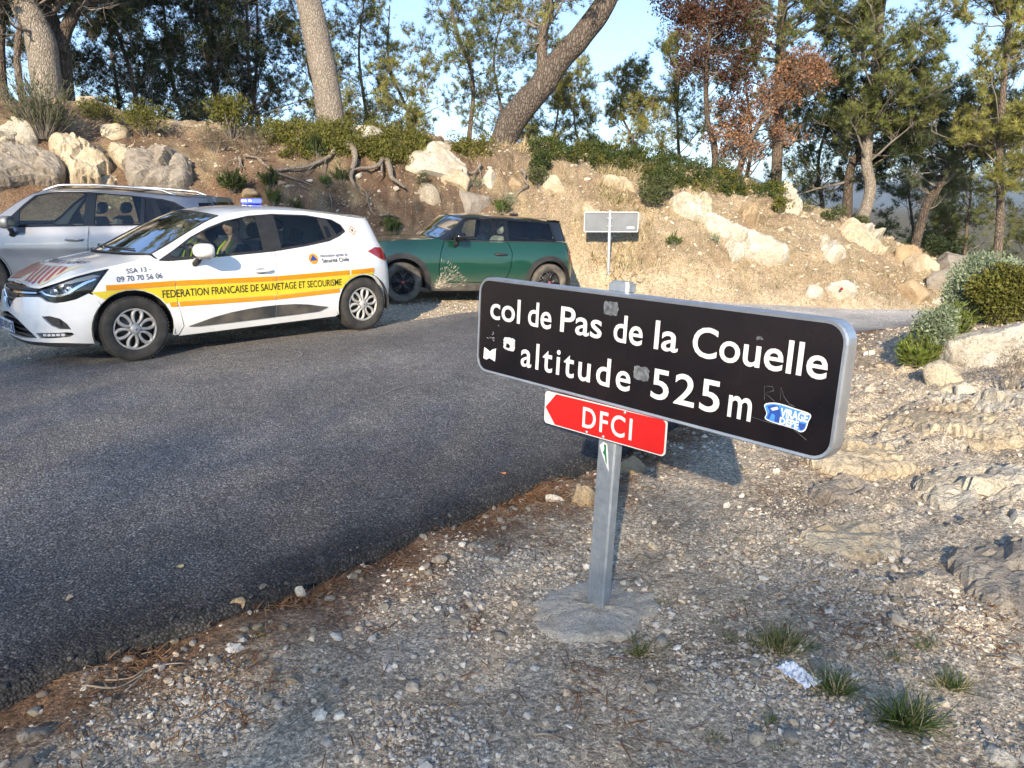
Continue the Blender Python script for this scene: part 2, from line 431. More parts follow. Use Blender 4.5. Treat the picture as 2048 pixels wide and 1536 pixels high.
near_pts = [near_pts[0] - dn * 60, near_pts[0] - dn * 12, near_pts[0] - dn * 4] + near_pts
far_pts = [far_pts[0] - df * 58, far_pts[0] - df * 12, far_pts[0] - df * 4] + far_pts
ln = near_pts[-1]; lf = far_pts[-1]
near_pts += [ln + (1.6, .9), ln + (3.8, 1.3), ln + (9, .6), ln + (24, -6)]
far_pts += [lf + (1.6, .4), lf + (4.2, 1.8), lf + (9.5, 1.5), lf + (25, -2)]
def smooth_curve(pts, step=.12, it=4):
    P = np.array(pts); d = np.r_[0, np.cumsum(np.hypot(*np.diff(P, axis=0).T))]; k = np.arange(0, d[-1], step)
    C = np.stack([np.interp(k, d, P[:, 0]), np.interp(k, d, P[:, 1])], 1)
    for _ in range(it): C[2:-2] = (C[:-4] + C[1:-3] + C[2:-2] + C[3:-1] + C[4:]) / 5
    return C
near_c = smooth_curve(near_pts); far_c = smooth_curve(far_pts)
def poly_dist(x, y, C):
    """signed distance to an open curve, + on its left"""
    P = np.stack([np.ravel(x), np.ravel(y)], 1); out = np.empty(len(P))
    for a in range(0, len(P), 20000):
        q = P[a:a + 20000]; d = ((q[:, None] - C[None]) ** 2).sum(2); i = d.argmin(1)
        j = np.clip(i, 1, len(C) - 2); t = C[j + 1] - C[j - 1]
        s = np.sign(t[:, 0] * (q[:, 1] - C[i, 1]) - t[:, 1] * (q[:, 0] - C[i, 0]))
        out[a:a + 20000] = s * np.sqrt(d.min(1))
    return out.reshape(np.shape(x))
CREST = [(-700, 180, 11.0), (-300, 190, 12.6), (0, 210, 14.0), (150, 208, 15.0), (300, 246, 16.0), (500, 262, 16.5), (700, 268, 17.0), (900, 284, 17.5), (1050, 296, 18.0), (1300, 322, 18.5), (1480, 364, 18.5), (1580, 394, 18.5), (1700, 446, 18.0), (1850, 503, 17.5), (1935, 566, 17.0), (2048, 598, 17.0), (2400, 640, 16.5)]
crest = np.array([unproj(*q) for q in CREST])
TOE = np.array([(-30, 5), (-11, 9.8), (-8.5, 11.6), (-6.5, 12.2), (-4, 12.9), (-2, 13.7), (0, 14.5), (1.2, 14.5), (2.4, 13.9), (4, 13.6), (6.5, 13.6), (9, 14.6), (14, 15.5), (40, 15)])
def hill_smooth(x, y):
    b = base_h(x, y)
    yt = np.interp(x, TOE[:, 0], TOE[:, 1]); yc = np.interp(x, crest[:, 0], crest[:, 1]); zc = np.interp(x, crest[:, 0], crest[:, 2])
    q = (y - yt) / np.maximum(yc - yt, .5)
    lw = sstep(3.0, -.5, x); n = 1.65 + 1.25 * lw
    qq = np.clip(q, 0, 1); pr = 1 - (1 - qq) ** n; pr = pr * sstep(-.02, .10, q)
    bt = base_h(x, yt)
    h = np.where(q <= 0, b, bt + (zc - bt) * pr)
    back = np.where(q > 1, -(1 - np.exp(-(y - yc) / 14)) * (2.2 + .35 * np.maximum(zc, 0)), 0)
    h = h + back
    # rocky rise on the near right verge
    dv = np.asarray(x) - .18 * (np.asarray(y) - 4)
    h = h + .42 * sstep(1.7, 4.6, dv) * sstep(9.5, 7.0, y) * sstep(1.0, 3.0, y)
    # verge falls slightly below the road on the near side
    return h
def hill_lumps(x, y):
    yt = np.interp(x, TOE[:, 0], TOE[:, 1]); w = sstep(0, 1.2, y - yt)
    return w * (.16 * fbm(x * .55, y * .55, 3, 2) + .05 * fbm(x * 1.9, y * 1.9, 3, 5))
def H(x, y): return hill_smooth(x, y) + hill_lumps(x, y)
def at(u, v, lo=1.2, hi=60.0):
    """first hit of the sight line with the ground"""
    r = ray(u, v); ys = np.concatenate([np.arange(lo, 26, .03), np.arange(26, hi, .3)]); k = ys / r[1]
    z = CAMH + r[2] * k; g = H(r[0] * k, ys); m = np.nonzero(z <= g)[0]
    i0 = m[0] if len(m) else int(np.argmin(np.where(ys < 26, z - g, 9)))
    y = ys[i0]; kk = y / r[1]; return np.array([r[0] * kk, y, float(H(r[0] * kk, y))])
def onground(x, y, dz=0.0): return np.array([x, y, float(H(x, y)) + dz])
def px2m(y): return y / FPX          # metres per photo pixel at distance y

# ------------------------------------------------------------------ ground sheet
def axis(segs):
    o = []
    for a, b, s in segs: o.append(np.arange(a, b, s))
    return np.concatenate(o + [[segs[-1][1]]])
gx = np.concatenate([-np.geomspace(900, 18, 26), axis([(-17.5, -9, .22), (-9, -3, .1), (-3, 4.6, .032), (4.6, 9, .08), (9, 17.5, .25)]), np.geomspace(18, 900, 26)])
gy = np.concatenate([-np.geomspace(900, 6, 26), axis([(-5.5, 1.2, .3), (1.2, 6.5, .034), (6.5, 12, .07), (12, 20, .065), (20, 32, .4)]), np.geomspace(33, 1500, 26)])
GX, GY = np.meshgrid(gx, gy)
dnear = poly_dist(GX, GY, near_c[::4]); dfar = poly_dist(GX, GY, far_c[::4])
onroad = (dnear > 0) & (dfar < 0)
GZ = H(GX, GY)
nearw = sstep(9, 5, GY) * sstep(-6, -3, GX) * (GY > .5)
GZ = GZ + (.018 * fbm(GX * 1.7, GY * 1.7, 4, 21) + .010 * fbm(GX * 9, GY * 9, 3, 31)) * nearw
# stratified limestone ledges showing through the right verge
led = sstep(1.1, 1.9, GX - .35 * (GY - 3.2)) * sstep(2.2, 3.0, GY) * sstep(8.5, 6.0, GY)
ridge = np.abs(fbm(GX * 1.1 + .9 * GY, GY * 2.6 - .6 * GX, 4, 41))
GZ = GZ + led * (.16 * np.clip(.42 - ridge, 0, 1) * sstep(-.15, .35, fbm(GX * .9, GY * .9, 2, 43)) + .02 * fbm(GX * 14, GY * 14, 3, 47))
hillw = sstep(0, .8, GY - np.interp(GX, TOE[:, 0], TOE[:, 1])) * (GY < 34)
rg = np.abs(fbm(GX * 1.3, GY * 1.3, 4, 53)); GZ = GZ + hillw * (.06 * fbm(GX * 3.1, GY * 3.1, 4, 51, .6) - .10 * np.exp(-rg / .12) * sstep(2.5, 0, GX) + .022 * fbm(GX * 9.5, GY * 9.5, 3, 57, .6))
GZ = GZ - .055 * np.where(dnear < 0, np.exp(dnear / .20), 1.0) * (GY < 9) * sstep(12, 9, np.abs(GX))      # the verge is worn below the slab
GZ = np.where(onroad & (np.minimum(dnear, -dfar) > .12), GZ - .10, GZ)       # bedding under the road slab
# soil zones (the ground's own colours)
def zone():
    pale = np.array((.60, .515, .41)); brown = np.array((.33, .255, .19)); red = np.array((.20, .120, .082)); ochre = np.array((.45, .365, .265)); grey = np.array((.54, .475, .395)); litter = np.array((.21, .115, .065)); white = np.array((.62, .57, .50))
    c = np.broadcast_to(pale, GX.shape + (3,)).copy()
    def mix(w, k):
        nonlocal c; c = c * (1 - w[..., None]) + k * w[..., None]
    n = fbm(GX * .8, GY * .8, 4, 61)
    mix(.75 * sstep(-.1, .4, n) * nearw, grey)
    mix(.8 * led * sstep(-.1, .35, fbm(GX * 1.3, GY * 1.3, 4, 63)), white)
    dl = -dnear + .10 * fbm(GX * 4, GY * 4, 3, 65)
    mix(.92 * sstep(.62, .12, dl) * (dl > -.3) * (GY < 8), litter)
    mix(.6 * sstep(.3, .7, fbm(GX * 1.6, GY * 1.6, 3, 67)) * nearw, brown)
    mix(hillw, ochre)
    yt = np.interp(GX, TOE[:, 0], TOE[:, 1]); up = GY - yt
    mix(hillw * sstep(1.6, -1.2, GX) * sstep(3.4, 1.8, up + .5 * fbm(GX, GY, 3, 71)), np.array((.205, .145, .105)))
    mix(hillw * .55 * sstep(.0, .45, fbm(GX * .9 + 3, GY * 1.2, 3, 73)) * sstep(1, -1.5, GX), red)
    mix(hillw * .55 * sstep(-.05, .35, fbm(GX * .7 + 9, GY * .9, 4, 75)) * sstep(-.5, 2, GX), np.array((.35, .26, .18)))
    mix(hillw * .5 * sstep(.1, .5, fbm(GX * 1.9, GY * 1.9, 3, 77)), np.array((.42, .35, .23)))
    mix(sstep(2, 6, GY - np.interp(GX, crest[:, 0], crest[:, 1])), np.array((.16, .14, .085)))
    return c
GC = zone()
ny, nx = GX.shape
ii = np.arange(ny * nx).reshape(ny, nx)
a, b, c_, d_ = ii[:-1, :-1].ravel(), ii[:-1, 1:].ravel(), ii[1:, 1:].ravel(), ii[1:, :-1].ravel()
GT = np.concatenate([np.stack([a, b, c_], 1), np.stack([a, c_, d_], 1)])
M['ground'] = tint_ground('stony_earth')
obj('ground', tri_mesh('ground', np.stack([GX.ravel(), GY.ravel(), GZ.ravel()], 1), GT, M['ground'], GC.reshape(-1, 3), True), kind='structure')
def ground_z(x, y):
    """height of the built ground sheet"""
    x = np.asarray(x, float); y = np.asarray(y, float)
    i = np.clip(np.searchsorted(gy, y) - 1, 0, ny - 2); j = np.clip(np.searchsorted(gx, x) - 1, 0, nx - 2)
    s = (x - gx[j]) / (gx[j + 1] - gx[j]); t = (y - gy[i]) / (gy[i + 1] - gy[i])
    return (GZ[i, j] * (1 - s) + GZ[i, j + 1] * s) * (1 - t) + (GZ[i + 1, j] * (1 - s) + GZ[i + 1, j + 1] * s) * t

def grid_val(G_, x, y):
    x = np.asarray(x, float); y = np.asarray(y, float); i = np.clip(np.searchsorted(gy, y) - 1, 0, ny - 2); j = np.clip(np.searchsorted(gx, x) - 1, 0, nx - 2)
    s = (x - gx[j]) / (gx[j + 1] - gx[j]); t = (y - gy[i]) / (gy[i + 1] - gy[i])
    return (G_[i, j] * (1 - s) + G_[i, j + 1] * s) * (1 - t) + (G_[i + 1, j] * (1 - s) + G_[i + 1, j + 1] * s) * t
# ------------------------------------------------------------------ road slab with a crumbling edge
def asphalt_mat():
    m, nt, b = nodes('asphalt'); v = vec(nt)
    vo = N(nt, 'ShaderNodeTexVoronoi'); vo.inputs['Scale'].default_value = 105; nt.links.new(v, vo.inputs['Vector'])
    vo2 = N(nt, 'ShaderNodeTexVoronoi'); vo2.inputs['Scale'].default_value = 210; nt.links.new(v, vo2.inputs['Vector'])
    n1 = noise(nt, v, .55, 5, .6); n2 = noise(nt, v, 5, 5, .65); n3 = noise(nt, v, 60, 3)
    at_ = N(nt, 'ShaderNodeAttribute', attribute_name='tint').outputs['Color']
    st = N(nt, 'ShaderNodeSeparateColor'); nt.links.new(vo.outputs['Color'], st.inputs[0])
    stone = ramp(nt, st.outputs[0], [(0, (.075, .074, .075)), (.45, (.125, .123, .124)), (.78, (.180, .176, .171)), (.93, (.25, .235, .215)), (1, (.38, .36, .33))])
    gap = ramp(nt, vo.outputs['Distance'], [(.25, (1, 1, 1)), (.62, (.38, .38, .38))])
    c = mixc(nt, 1.0, stone, gap, 'MULTIPLY')
    c = mixc(nt, 1.0, c, ramp(nt, n1, [(.3, (.78, .78, .80)), (.7, (1.28, 1.26, 1.22))]), 'MULTIPLY')
    c = mixc(nt, 1.0, c, ramp(nt, n2, [(.3, (.85, .85, .85)), (.7, (1.15, 1.15, 1.15))]), 'MULTIPLY')
    c = mixc(nt, 1.0, c, at_, 'MULTIPLY')
    nt.links.new(c, b.inputs['Base Color']); b.inputs['Roughness'].default_value = .82; b.inputs['Specular IOR Level'].default_value = .35
    inv = N(nt, 'ShaderNodeMath', operation='SUBTRACT'); inv.inputs[0].default_value = 1; nt.links.new(vo.outputs['Distance'], inv.inputs[1])
    b1 = bump(nt, None, inv.outputs[0], .8, .006); bump(nt, b, n3, .5, .004, b1)
    return m
M['asphalt'] = asphalt_mat()
def build_road():
    # stations: pair near and far edges by normalised order; dense where the camera looks
    def resample(C, keys):
        d = np.r_[0, np.cumsum(np.hypot(*np.diff(C, axis=0).T))]; return np.stack([np.interp(keys, d, C[:, 0]), np.interp(keys, d, C[:, 1])], 1)
    dn_ = np.r_[0, np.cumsum(np.hypot(*np.diff(near_c, axis=0).T))]; df_ = np.r_[0, np.cumsum(np.hypot(*np.diff(far_c, axis=0).T))]
    def arc_at(C, d, q): return d[((C - np.asarray(q)) ** 2).sum(1).argmin()]
    i0n, i0f = arc_at(near_c, dn_, near_pts[3]), arc_at(far_c, df_, far_pts[3]); i1n, i1f = arc_at(near_c, dn_, near_pts[-5]), arc_at(far_c, df_, far_pts[-5])
    keys = np.concatenate([np.linspace(0, i0n - 4, 40, endpoint=False), np.arange(i0n - 4, i0n + 10.5, .02), np.linspace(i0n + 10.5, dn_[-1], 160)])
    fk = np.interp(keys, [0, i0n, i1n, dn_[-1]], [0, i0f, i1f, df_[-1]])
    A = resample(near_c, keys); B = resample(far_c, fk)
    T = np.gradient(A, axis=0); T /= np.hypot(*T.T)[:, None]; Nn = np.stack([-T[:, 1], T[:, 0]], 1)
    jag = .030 * fbm(keys * 2.1, keys * 0 + 3, 4, 81) + .014 * fbm(keys * 14, keys * 0 + 9, 3, 83)
    A = A + Nn * jag[:, None]
    TB = np.gradient(B, axis=0); TB /= np.hypot(*TB.T)[:, None]; NB = np.stack([-TB[:, 1], TB[:, 0]], 1)
    B = B + NB * (.06 * fbm(fk * 1.4, fk * 0, 4, 85) + .03 * fbm(fk * 9, fk * 0, 2, 87))[:, None]
    ss = np.array([0, .002, .005, .009, .014, .02, .03, .045, .065, .09, .13, .2, .3, .4, .5, .6, .7, .8, .87, .92, .95, .97, .985, .994, 1.0])
    P = A[:, None] * (1 - ss[None, :, None]) + B[:, None] * ss[None, :, None]
    w = np.hypot(*(B - A).T)
    X, Y = P[..., 0], P[..., 1]
    dist = np.minimum(ss[None] * w[:, None], (1 - ss[None]) * w[:, None])
    Z = base_h(X, Y) + .030 - .026 * np.exp(-dist / .035) + .012 * np.sin(np.pi * ss)[None]
    edge = sstep(.30, 0, ss[None] * w[:, None])
    Z = Z + (.007 * fbm(X * 16, Y * 16, 3, 89) * (.35 + .65 * edge)) * (np.hypot(X, Y) < 9)
    m, k = X.shape
    V = np.stack([X, Y, Z], -1)
    lo1 = V[:, 0].copy(); lo1[:, :2] -= Nn * .02; lo1[:, 2] = base_h(lo1[:, 0], lo1[:, 1]) - .09
    lo2 = V[:, -1].copy(); lo2[:, :2] += NB * .03; lo2[:, 2] = base_h(lo2[:, 0], lo2[:, 1]) - .09
    V = np.concatenate([lo1[:, None], V, lo2[:, None]], 1); k += 2
    tint = np.ones(V.shape); ed = np.concatenate([np.zeros((m, 1)), ss[None] * w[:, None], w[:, None]], 1)
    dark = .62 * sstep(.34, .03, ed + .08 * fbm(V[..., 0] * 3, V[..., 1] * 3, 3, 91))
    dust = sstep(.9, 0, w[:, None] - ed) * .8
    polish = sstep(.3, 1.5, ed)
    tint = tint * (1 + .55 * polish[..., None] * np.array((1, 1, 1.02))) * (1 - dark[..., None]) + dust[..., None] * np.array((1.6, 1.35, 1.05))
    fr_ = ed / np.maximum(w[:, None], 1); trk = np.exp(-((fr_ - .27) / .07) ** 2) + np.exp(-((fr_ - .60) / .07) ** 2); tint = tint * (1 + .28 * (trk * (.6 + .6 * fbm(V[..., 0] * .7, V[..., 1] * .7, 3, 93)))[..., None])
    far_pale = sstep(.5, 4, V[..., 0]); tint = tint * (1 + 2.4 * far_pale[..., None] * np.array((1, .97, .92)))  # asphalt tint raised smoothly towards the right end of the road
    idx = np.arange(m * k).reshape(m, k)
    a, b, c2, d2 = idx[:-1, :-1].ravel(), idx[1:, :-1].ravel(), idx[1:, 1:].ravel(), idx[:-1, 1:].ravel()
    Tt = np.concatenate([np.stack([a, b, c2], 1), np.stack([a, c2, d2], 1)])
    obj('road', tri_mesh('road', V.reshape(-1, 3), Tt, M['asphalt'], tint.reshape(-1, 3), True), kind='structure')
build_road()
# ------------------------------------------------------------------ curved car panels
def dens(poly, step):
    P = np.array(poly, float); o = []
    for i in range(len(P)):
        a, b = P[i], P[(i + 1) % len(P)]; n = max(1, int(np.hypot(*(b - a)) / step))
        o.append(a + (b - a) * (np.arange(n) / n)[:, None])
    return np.vstack(o)
def inside(pts, poly):
    x, y = pts[:, 0], pts[:, 1]; r = np.zeros(len(pts), bool); P = np.asarray(poly); j = len(P) - 1
    for i in range(len(P)):
        xi, yi = P[i]; xj, yj = P[j]
        c = ((yi > y) != (yj > y)) & (x < (xj - xi) * (y - yi) / ((yj - yi) + 1e-12) + xi); r ^= c; j = i
    return r
def shrink(poly, d):
    P = np.array(poly, float); A = .5 * np.sum(P[:, 0] * np.roll(P[:, 1], -1) - np.roll(P[:, 0], -1) * P[:, 1])
    sg = 1 if A > 0 else -1
    e = np.roll(P, -1, 0) - P; e /= np.hypot(*e.T)[:, None] + 1e-9; n = np.stack([-e[:, 1], e[:, 0]], 1) * sg
    m = n + np.roll(n, 1, 0); k = np.einsum('ij,ij->i', m, n); m = m / np.maximum(k, .35)[:, None]
    return P + m * d
def arc(cx, cz, r, a0, a1, n=14): return [(cx + r * math.cos(math.radians(a)), cz + r * math.sin(math.radians(a))) for a in np.linspace(a0, a1, n)]
def surf_tri(poly, holes=(), step=.05):
    loops = [dens(poly, step)] + [dens(h, step) for h in holes]
    pts = []; edges = []
    for L in loops:
        n0 = len(pts); pts += [Vector(p) for p in L]; edges += [(n0 + i, n0 + (i + 1) % len(L)) for i in range(len(L))]
    P = np.asarray(loops[0]); lo, hi = P.min(0), P.max(0)
    g = np.stack(np.meshgrid(np.arange(lo[0], hi[0], step), np.arange(lo[1], hi[1], step)), -1).reshape(-1, 2) + step * .37
    if len(g):
        k = inside(g, poly)
        for h in holes: k &= ~inside(g, h)
        g = g[k]
        allb = np.vstack(loops)
        if len(g):
            d = np.array([((allb - q) ** 2).sum(1).min() for q in g]); g = g[d > (step * .35) ** 2]
            pts += [Vector(p) for p in g]
    vo, eo, fo, *_ = delaunay_2d_cdt(pts, edges, [], 0, 1e-6)
    V = np.array([(v.x, v.y) for v in vo]); F = np.array([f for f in fo if len(f) == 3])
    cen = V[F].mean(1); k = inside(cen, poly)
    for h in holes: k &= ~inside(cen, h)
    return V, F[k]
class Wrap:
    """body skin: u runs round the plan outline (u = x on the flanks), z up; near side is -y"""
    def __init__(s, plan, side, front, rear, xref):
        C = cr(plan, 40); d = np.r_[0, np.cumsum(np.hypot(*np.diff(C, axis=0).T))]
        i = np.argmin(abs(C[:, 0] - xref)); s.u = d - d[i] + C[i, 0]; s.C = C
        T = np.gradient(C, axis=0); T /= np.hypot(*T.T)[:, None]; s.N = np.stack([-T[:, 1], T[:, 0]], 1)
        def smooth(t):
            t = np.array(t, float); z = np.linspace(t[0, 0], t[-1, 0], 160); v = np.interp(z, t[:, 0], t[:, 1])
            for _ in range(3): v[1:-1] = (v[:-2] + v[1:-1] + v[2:]) / 3; v[2:-2] = (v[:-4] + v[1:-3] + v[2:-2] + v[3:-1] + v[4:]) / 5
            return np.stack([z, v])
        s.t = [smooth(q) for q in (front, side, rear)]; s.u0, s.u1 = s.u[0], s.u[-1]
    def __call__(s, u, z, off=0.0):
        u = np.asarray(u, float); z = np.asarray(z, float)
        X = np.interp(u, s.u, s.C[:, 0]); Y = np.interp(u, s.u, s.C[:, 1]); nx = np.interp(u, s.u, s.N[:, 0]); ny = np.interp(u, s.u, s.N[:, 1])
        wf = np.where(nx < 0, nx * nx, 0); wr = np.where(nx > 0, nx * nx, 0); ws = 1 - wf - wr
        ins = sum(w * np.interp(z, t[0], t[1]) for w, t in zip((wf, ws, wr), s.t)) - off
        return np.stack([X - nx * ins, -(Y - ny * ins), z], -1)
def panel_mesh(name, fn, poly, mat, holes=(), off=0.0, step=.05, flange=.018, mirror=False, gap=0.0):
    if gap: poly = shrink(poly, gap); holes = [shrink(h, -gap) for h in holes]
    q, F = surf_tri(poly, holes, step)
    V = fn(q[:, 0], q[:, 1], off)
    # orient outwards: near side has -y outward, so counter-clockwise (u, z) is already outward
    A = q[F]; ar = (A[:, 1, 0] - A[:, 0, 0]) * (A[:, 2, 1] - A[:, 0, 1]) - (A[:, 2, 0] - A[:, 0, 0]) * (A[:, 1, 1] - A[:, 0, 1])
    ok = np.abs(ar) > 3e-6; F = F[ok]; ar = ar[ok]
    F = np.where((ar > 0)[:, None], F, F[:, ::-1])
    flatF = np.zeros(len(F), bool)
    if flange:
        E = np.concatenate([F[:, [0, 1]], F[:, [1, 2]], F[:, [2, 0]]]); key = np.sort(E, 1)
        _, inv, cnt = np.unique(key, axis=0, return_inverse=True, return_counts=True); bd = E[cnt[inv.ravel()] == 1]
        Vi = fn(q[:, 0], q[:, 1], off - flange); n = len(V)
        ids = np.unique(bd); mp = {int(k): i for i, k in enumerate(ids)}
        V = np.vstack([V, V[ids], Vi[ids]]); m = len(ids)
        a = np.array([mp[int(k)] for k in bd[:, 0]]); b = np.array([mp[int(k)] for k in bd[:, 1]])
        G = np.concatenate([np.stack([n + b, n + a, n + m + a], 1), np.stack([n + b, n + m + a, n + m + b], 1)])
        F = np.concatenate([F, G]); flatF = np.r_[flatF, np.ones(len(G), bool)]
    if mirror: V = V * np.array([1, -1, 1]); F = F[:, ::-1]
    me = tri_mesh(name, V, F, mat, smooth=True)
    return me
def panel(parent, name, fn, poly, mat, both=True, **k):
    o = obj(name, panel_mesh(name, fn, poly, mat, **k), parent)
    if both: obj(name, panel_mesh(name, fn, poly, mat, mirror=True, **k), parent)
    return o
def grid_mesh(name, P, mat, flip=False):
    m, n = P.shape[:2]; i = np.arange(m * n).reshape(m, n)
    a, b, c, d = i[:-1, :-1].ravel(), i[1:, :-1].ravel(), i[1:, 1:].ravel(), i[:-1, 1:].ravel()
    T = np.concatenate([np.stack([a, b, c], 1), np.stack([a, c, d], 1)])
    return tri_mesh(name, P.reshape(-1, 3), T[:, ::-1] if flip else T, mat, smooth=True)
_fontcache = {}
def text_2d(s, size=1.0, bold=0.0, xs=1.0, spacing=1.0):
    """triangulated lettering as 2-D vertices (baseline at 0, starts at x = 0)"""
    cu = bpy.data.curves.new('lettering', 'FONT'); cu.body = s; cu.size = size; cu.offset = bold; cu.space_character = spacing; cu.resolution_u = 4
    o = bpy.data.objects.new('lettering', cu); COL.objects.link(o)
    dg = bpy.context.evaluated_depsgraph_get(); me = bpy.data.meshes.new_from_object(o.evaluated_get(dg))
    V = np.array([v.co[:] for v in me.vertices])[:, :2]; F = []
    me.calc_loop_triangles(); F = np.array([t.vertices[:] for t in me.loop_triangles])
    bpy.data.objects.remove(o); bpy.data.curves.remove(cu); bpy.data.meshes.remove(me)
    V[:, 0] -= V[:, 0].min(); V[:, 0] *= xs
    return V, F
def fit_text(s, x0, x1, z0, z1, bold=0.0, spacing=1.0, slope=0.0):
    """lettering scaled so that it spans x0..x1 and its capitals z0..z1"""
    V, F = text_2d(s, 1.0, bold, 1.0, spacing); C, _ = text_2d('H', 1.0, bold)
    h = C[:, 1].max() - C[:, 1].min(); V[:, 0] *= (x1 - x0) / V[:, 0].max(); V[:, 1] = (V[:, 1] - C[:, 1].min()) * (z1 - z0) / h
    return np.stack([V[:, 0] + x0, V[:, 1] + z0 + slope * V[:, 0]], 1), F
def decal_text(parent, name, fn, s, x0, x1, z0, z1, mat, off=.004, **k):
    q, F = fit_text(s, x0, x1, z0, z1, **k)
    return obj(name, tri_mesh(name, fn(q[:, 0], q[:, 1], off), F, mat), parent)

def wheel(parent, kind, loc, side, r, w, tyre_mat, rim_mat, backing):
    """wheel with axis along y; side -1 faces the near side"""
    root = empty('wheel', loc, (0, 0, 0 if side < 0 else math.pi), parent)
    ri = r * .645
    mb = MB(); h = w / 2
    prof = [(ri * .97, h * .55), (ri, h * .86), (ri * 1.04, h * .97), (r * .86, h * 1.02), (r * .95, h * .95), (r * .985, h * .80), (r, h * .55)]
    tr = [(r, h * .5), (r - .007, h * .46), (r - .007, h * .40), (r, h * .36), (r, h * .08), (r - .007, h * .05), (r - .007, -h * .05), (r, -h * .08), (r, -h * .36), (r - .007, -h * .40), (r - .007, -h * .46), (r, -h * .5)]
    full = prof + tr + [(a, -b) for a, b in reversed(prof)]
    mb.lathe([(a, -b) for a, b in full][::-1], 56)
    # tread blocks on the shoulder
    for i in range(56):
        a = 2 * math.pi * i / 56
        for s in (-1, 1):
            c, sn = math.cos(a), math.sin(a)
            R = np.array([[c, 0, -sn], [0, 1, 0], [sn, 0, c]])
            mb.box((c * (r - .001), s * h * .70, sn * (r - .001)), (.010, h * .36, .018), R)
    mb.build('tyre', tyre_mat, root)
    mb = MB(); mb.lathe([(0.001, -h * .30), (ri * .99, -h * .34), (ri * .99, h * .6), (ri * .9, h * .6), (ri * .9, h * .2)][::-1], 32)
    mb.build('brake_drum', backing, root)
    f = -h * .80
    mb = MB()
    mb.lathe([(ri * .90, f + .018), (ri * .91, f - .004), (ri * .97, f - .010), (ri * 1.01, f), (ri * 1.0, f + .02)][::-1], 56)
    if kind == 'petal':
        for i in range(6):
            a = 2 * math.pi * i / 6 + .26
            el = []
            n = 22
            cen = ri * .60; ra, rb = ri * .345, ri * .20; wd = ri * .085
            V = []; F = []
            for k in range(n):
                t = 2 * math.pi * k / n
                for q, (g, dz) in enumerate(((-wd, .014), (-wd * .6, -.002), (0, -.008), (wd * .6, -.002), (wd, .014))):
                    lx = cen + (ra + g) * math.cos(t); ly = (rb + g) * math.sin(t) * (1 + .22 * math.cos(t))
                    V.append((lx * math.cos(a) - ly * math.sin(a), f + dz - .010 * (1 - lx / ri), lx * math.sin(a) + ly * math.cos(a)))
            for k in range(n):
                k2 = (k + 1) % n
                for q in range(4): F.append((k * 5 + q, k * 5 + q + 1, k2 * 5 + q + 1, k2 * 5 + q))
            mb.add(V, [t[::-1] for t in F], True)
        mb.lathe([(.001, f - .024), (ri * .17, f - .022), (ri * .24, f - .014), (ri * .27, f + .008)][::-1], 28)
    else:
        for i in range(5):
            a = 2 * math.pi * i / 5 + .3
            for s in (-1, 1):
                def pt(rr, da, dz): return (rr * math.cos(a + da), f + dz, rr * math.sin(a + da))
                P = [pt(ri * .20, s * .10, -.012), pt(ri * .55, s * .10, -.012), pt(ri * .95, s * .36, .0)]
                mb.tube(P, [ri * .085, ri * .075, ri * .07], 6)
                mb.tube([pt(ri * .62, s * .12, -.01), pt(ri * .93, s * .02 + .0, -.002)], [ri * .05, ri * .045], 5)
        mb.lathe([(.001, f - .018), (ri * .16, f - .017), (ri * .24, f - .008), (ri * .27, f + .02)][::-1], 24)
    rim = mb.build('hubcap' if kind == 'petal' else 'rim', rim_mat, root)
    if kind == 'petal':
        b = MB(); b.prism([(0, ri * .075), (-ri * .045, 0), (0, -ri * .075), (ri * .045, 0)], 0, .003, Matrix(((1, 0, 0, 0), (0, 0, -1, f - .0225), (0, 1, 0, 0), (0, 0, 0, 1)))); b.build('emblem', M['chrome'], root)
        for i in range(5):
            a = 2 * math.pi * i / 5
            b = MB(); b.lathe([(.001, f + .015), (.011, f + .015), (.011, f + .035)][::-1], 10, c=(ri * .42 * math.cos(a), 0, ri * .42 * math.sin(a))); b.build('wheel_bolt', M['darkrim'], root)
    else:
        b = MB(); b.lathe([(.001, f - .022), (.024, f - .022), (.026, f - .012)][::-1], 18); b.build('emblem', M['redlamp'], root)
    return root

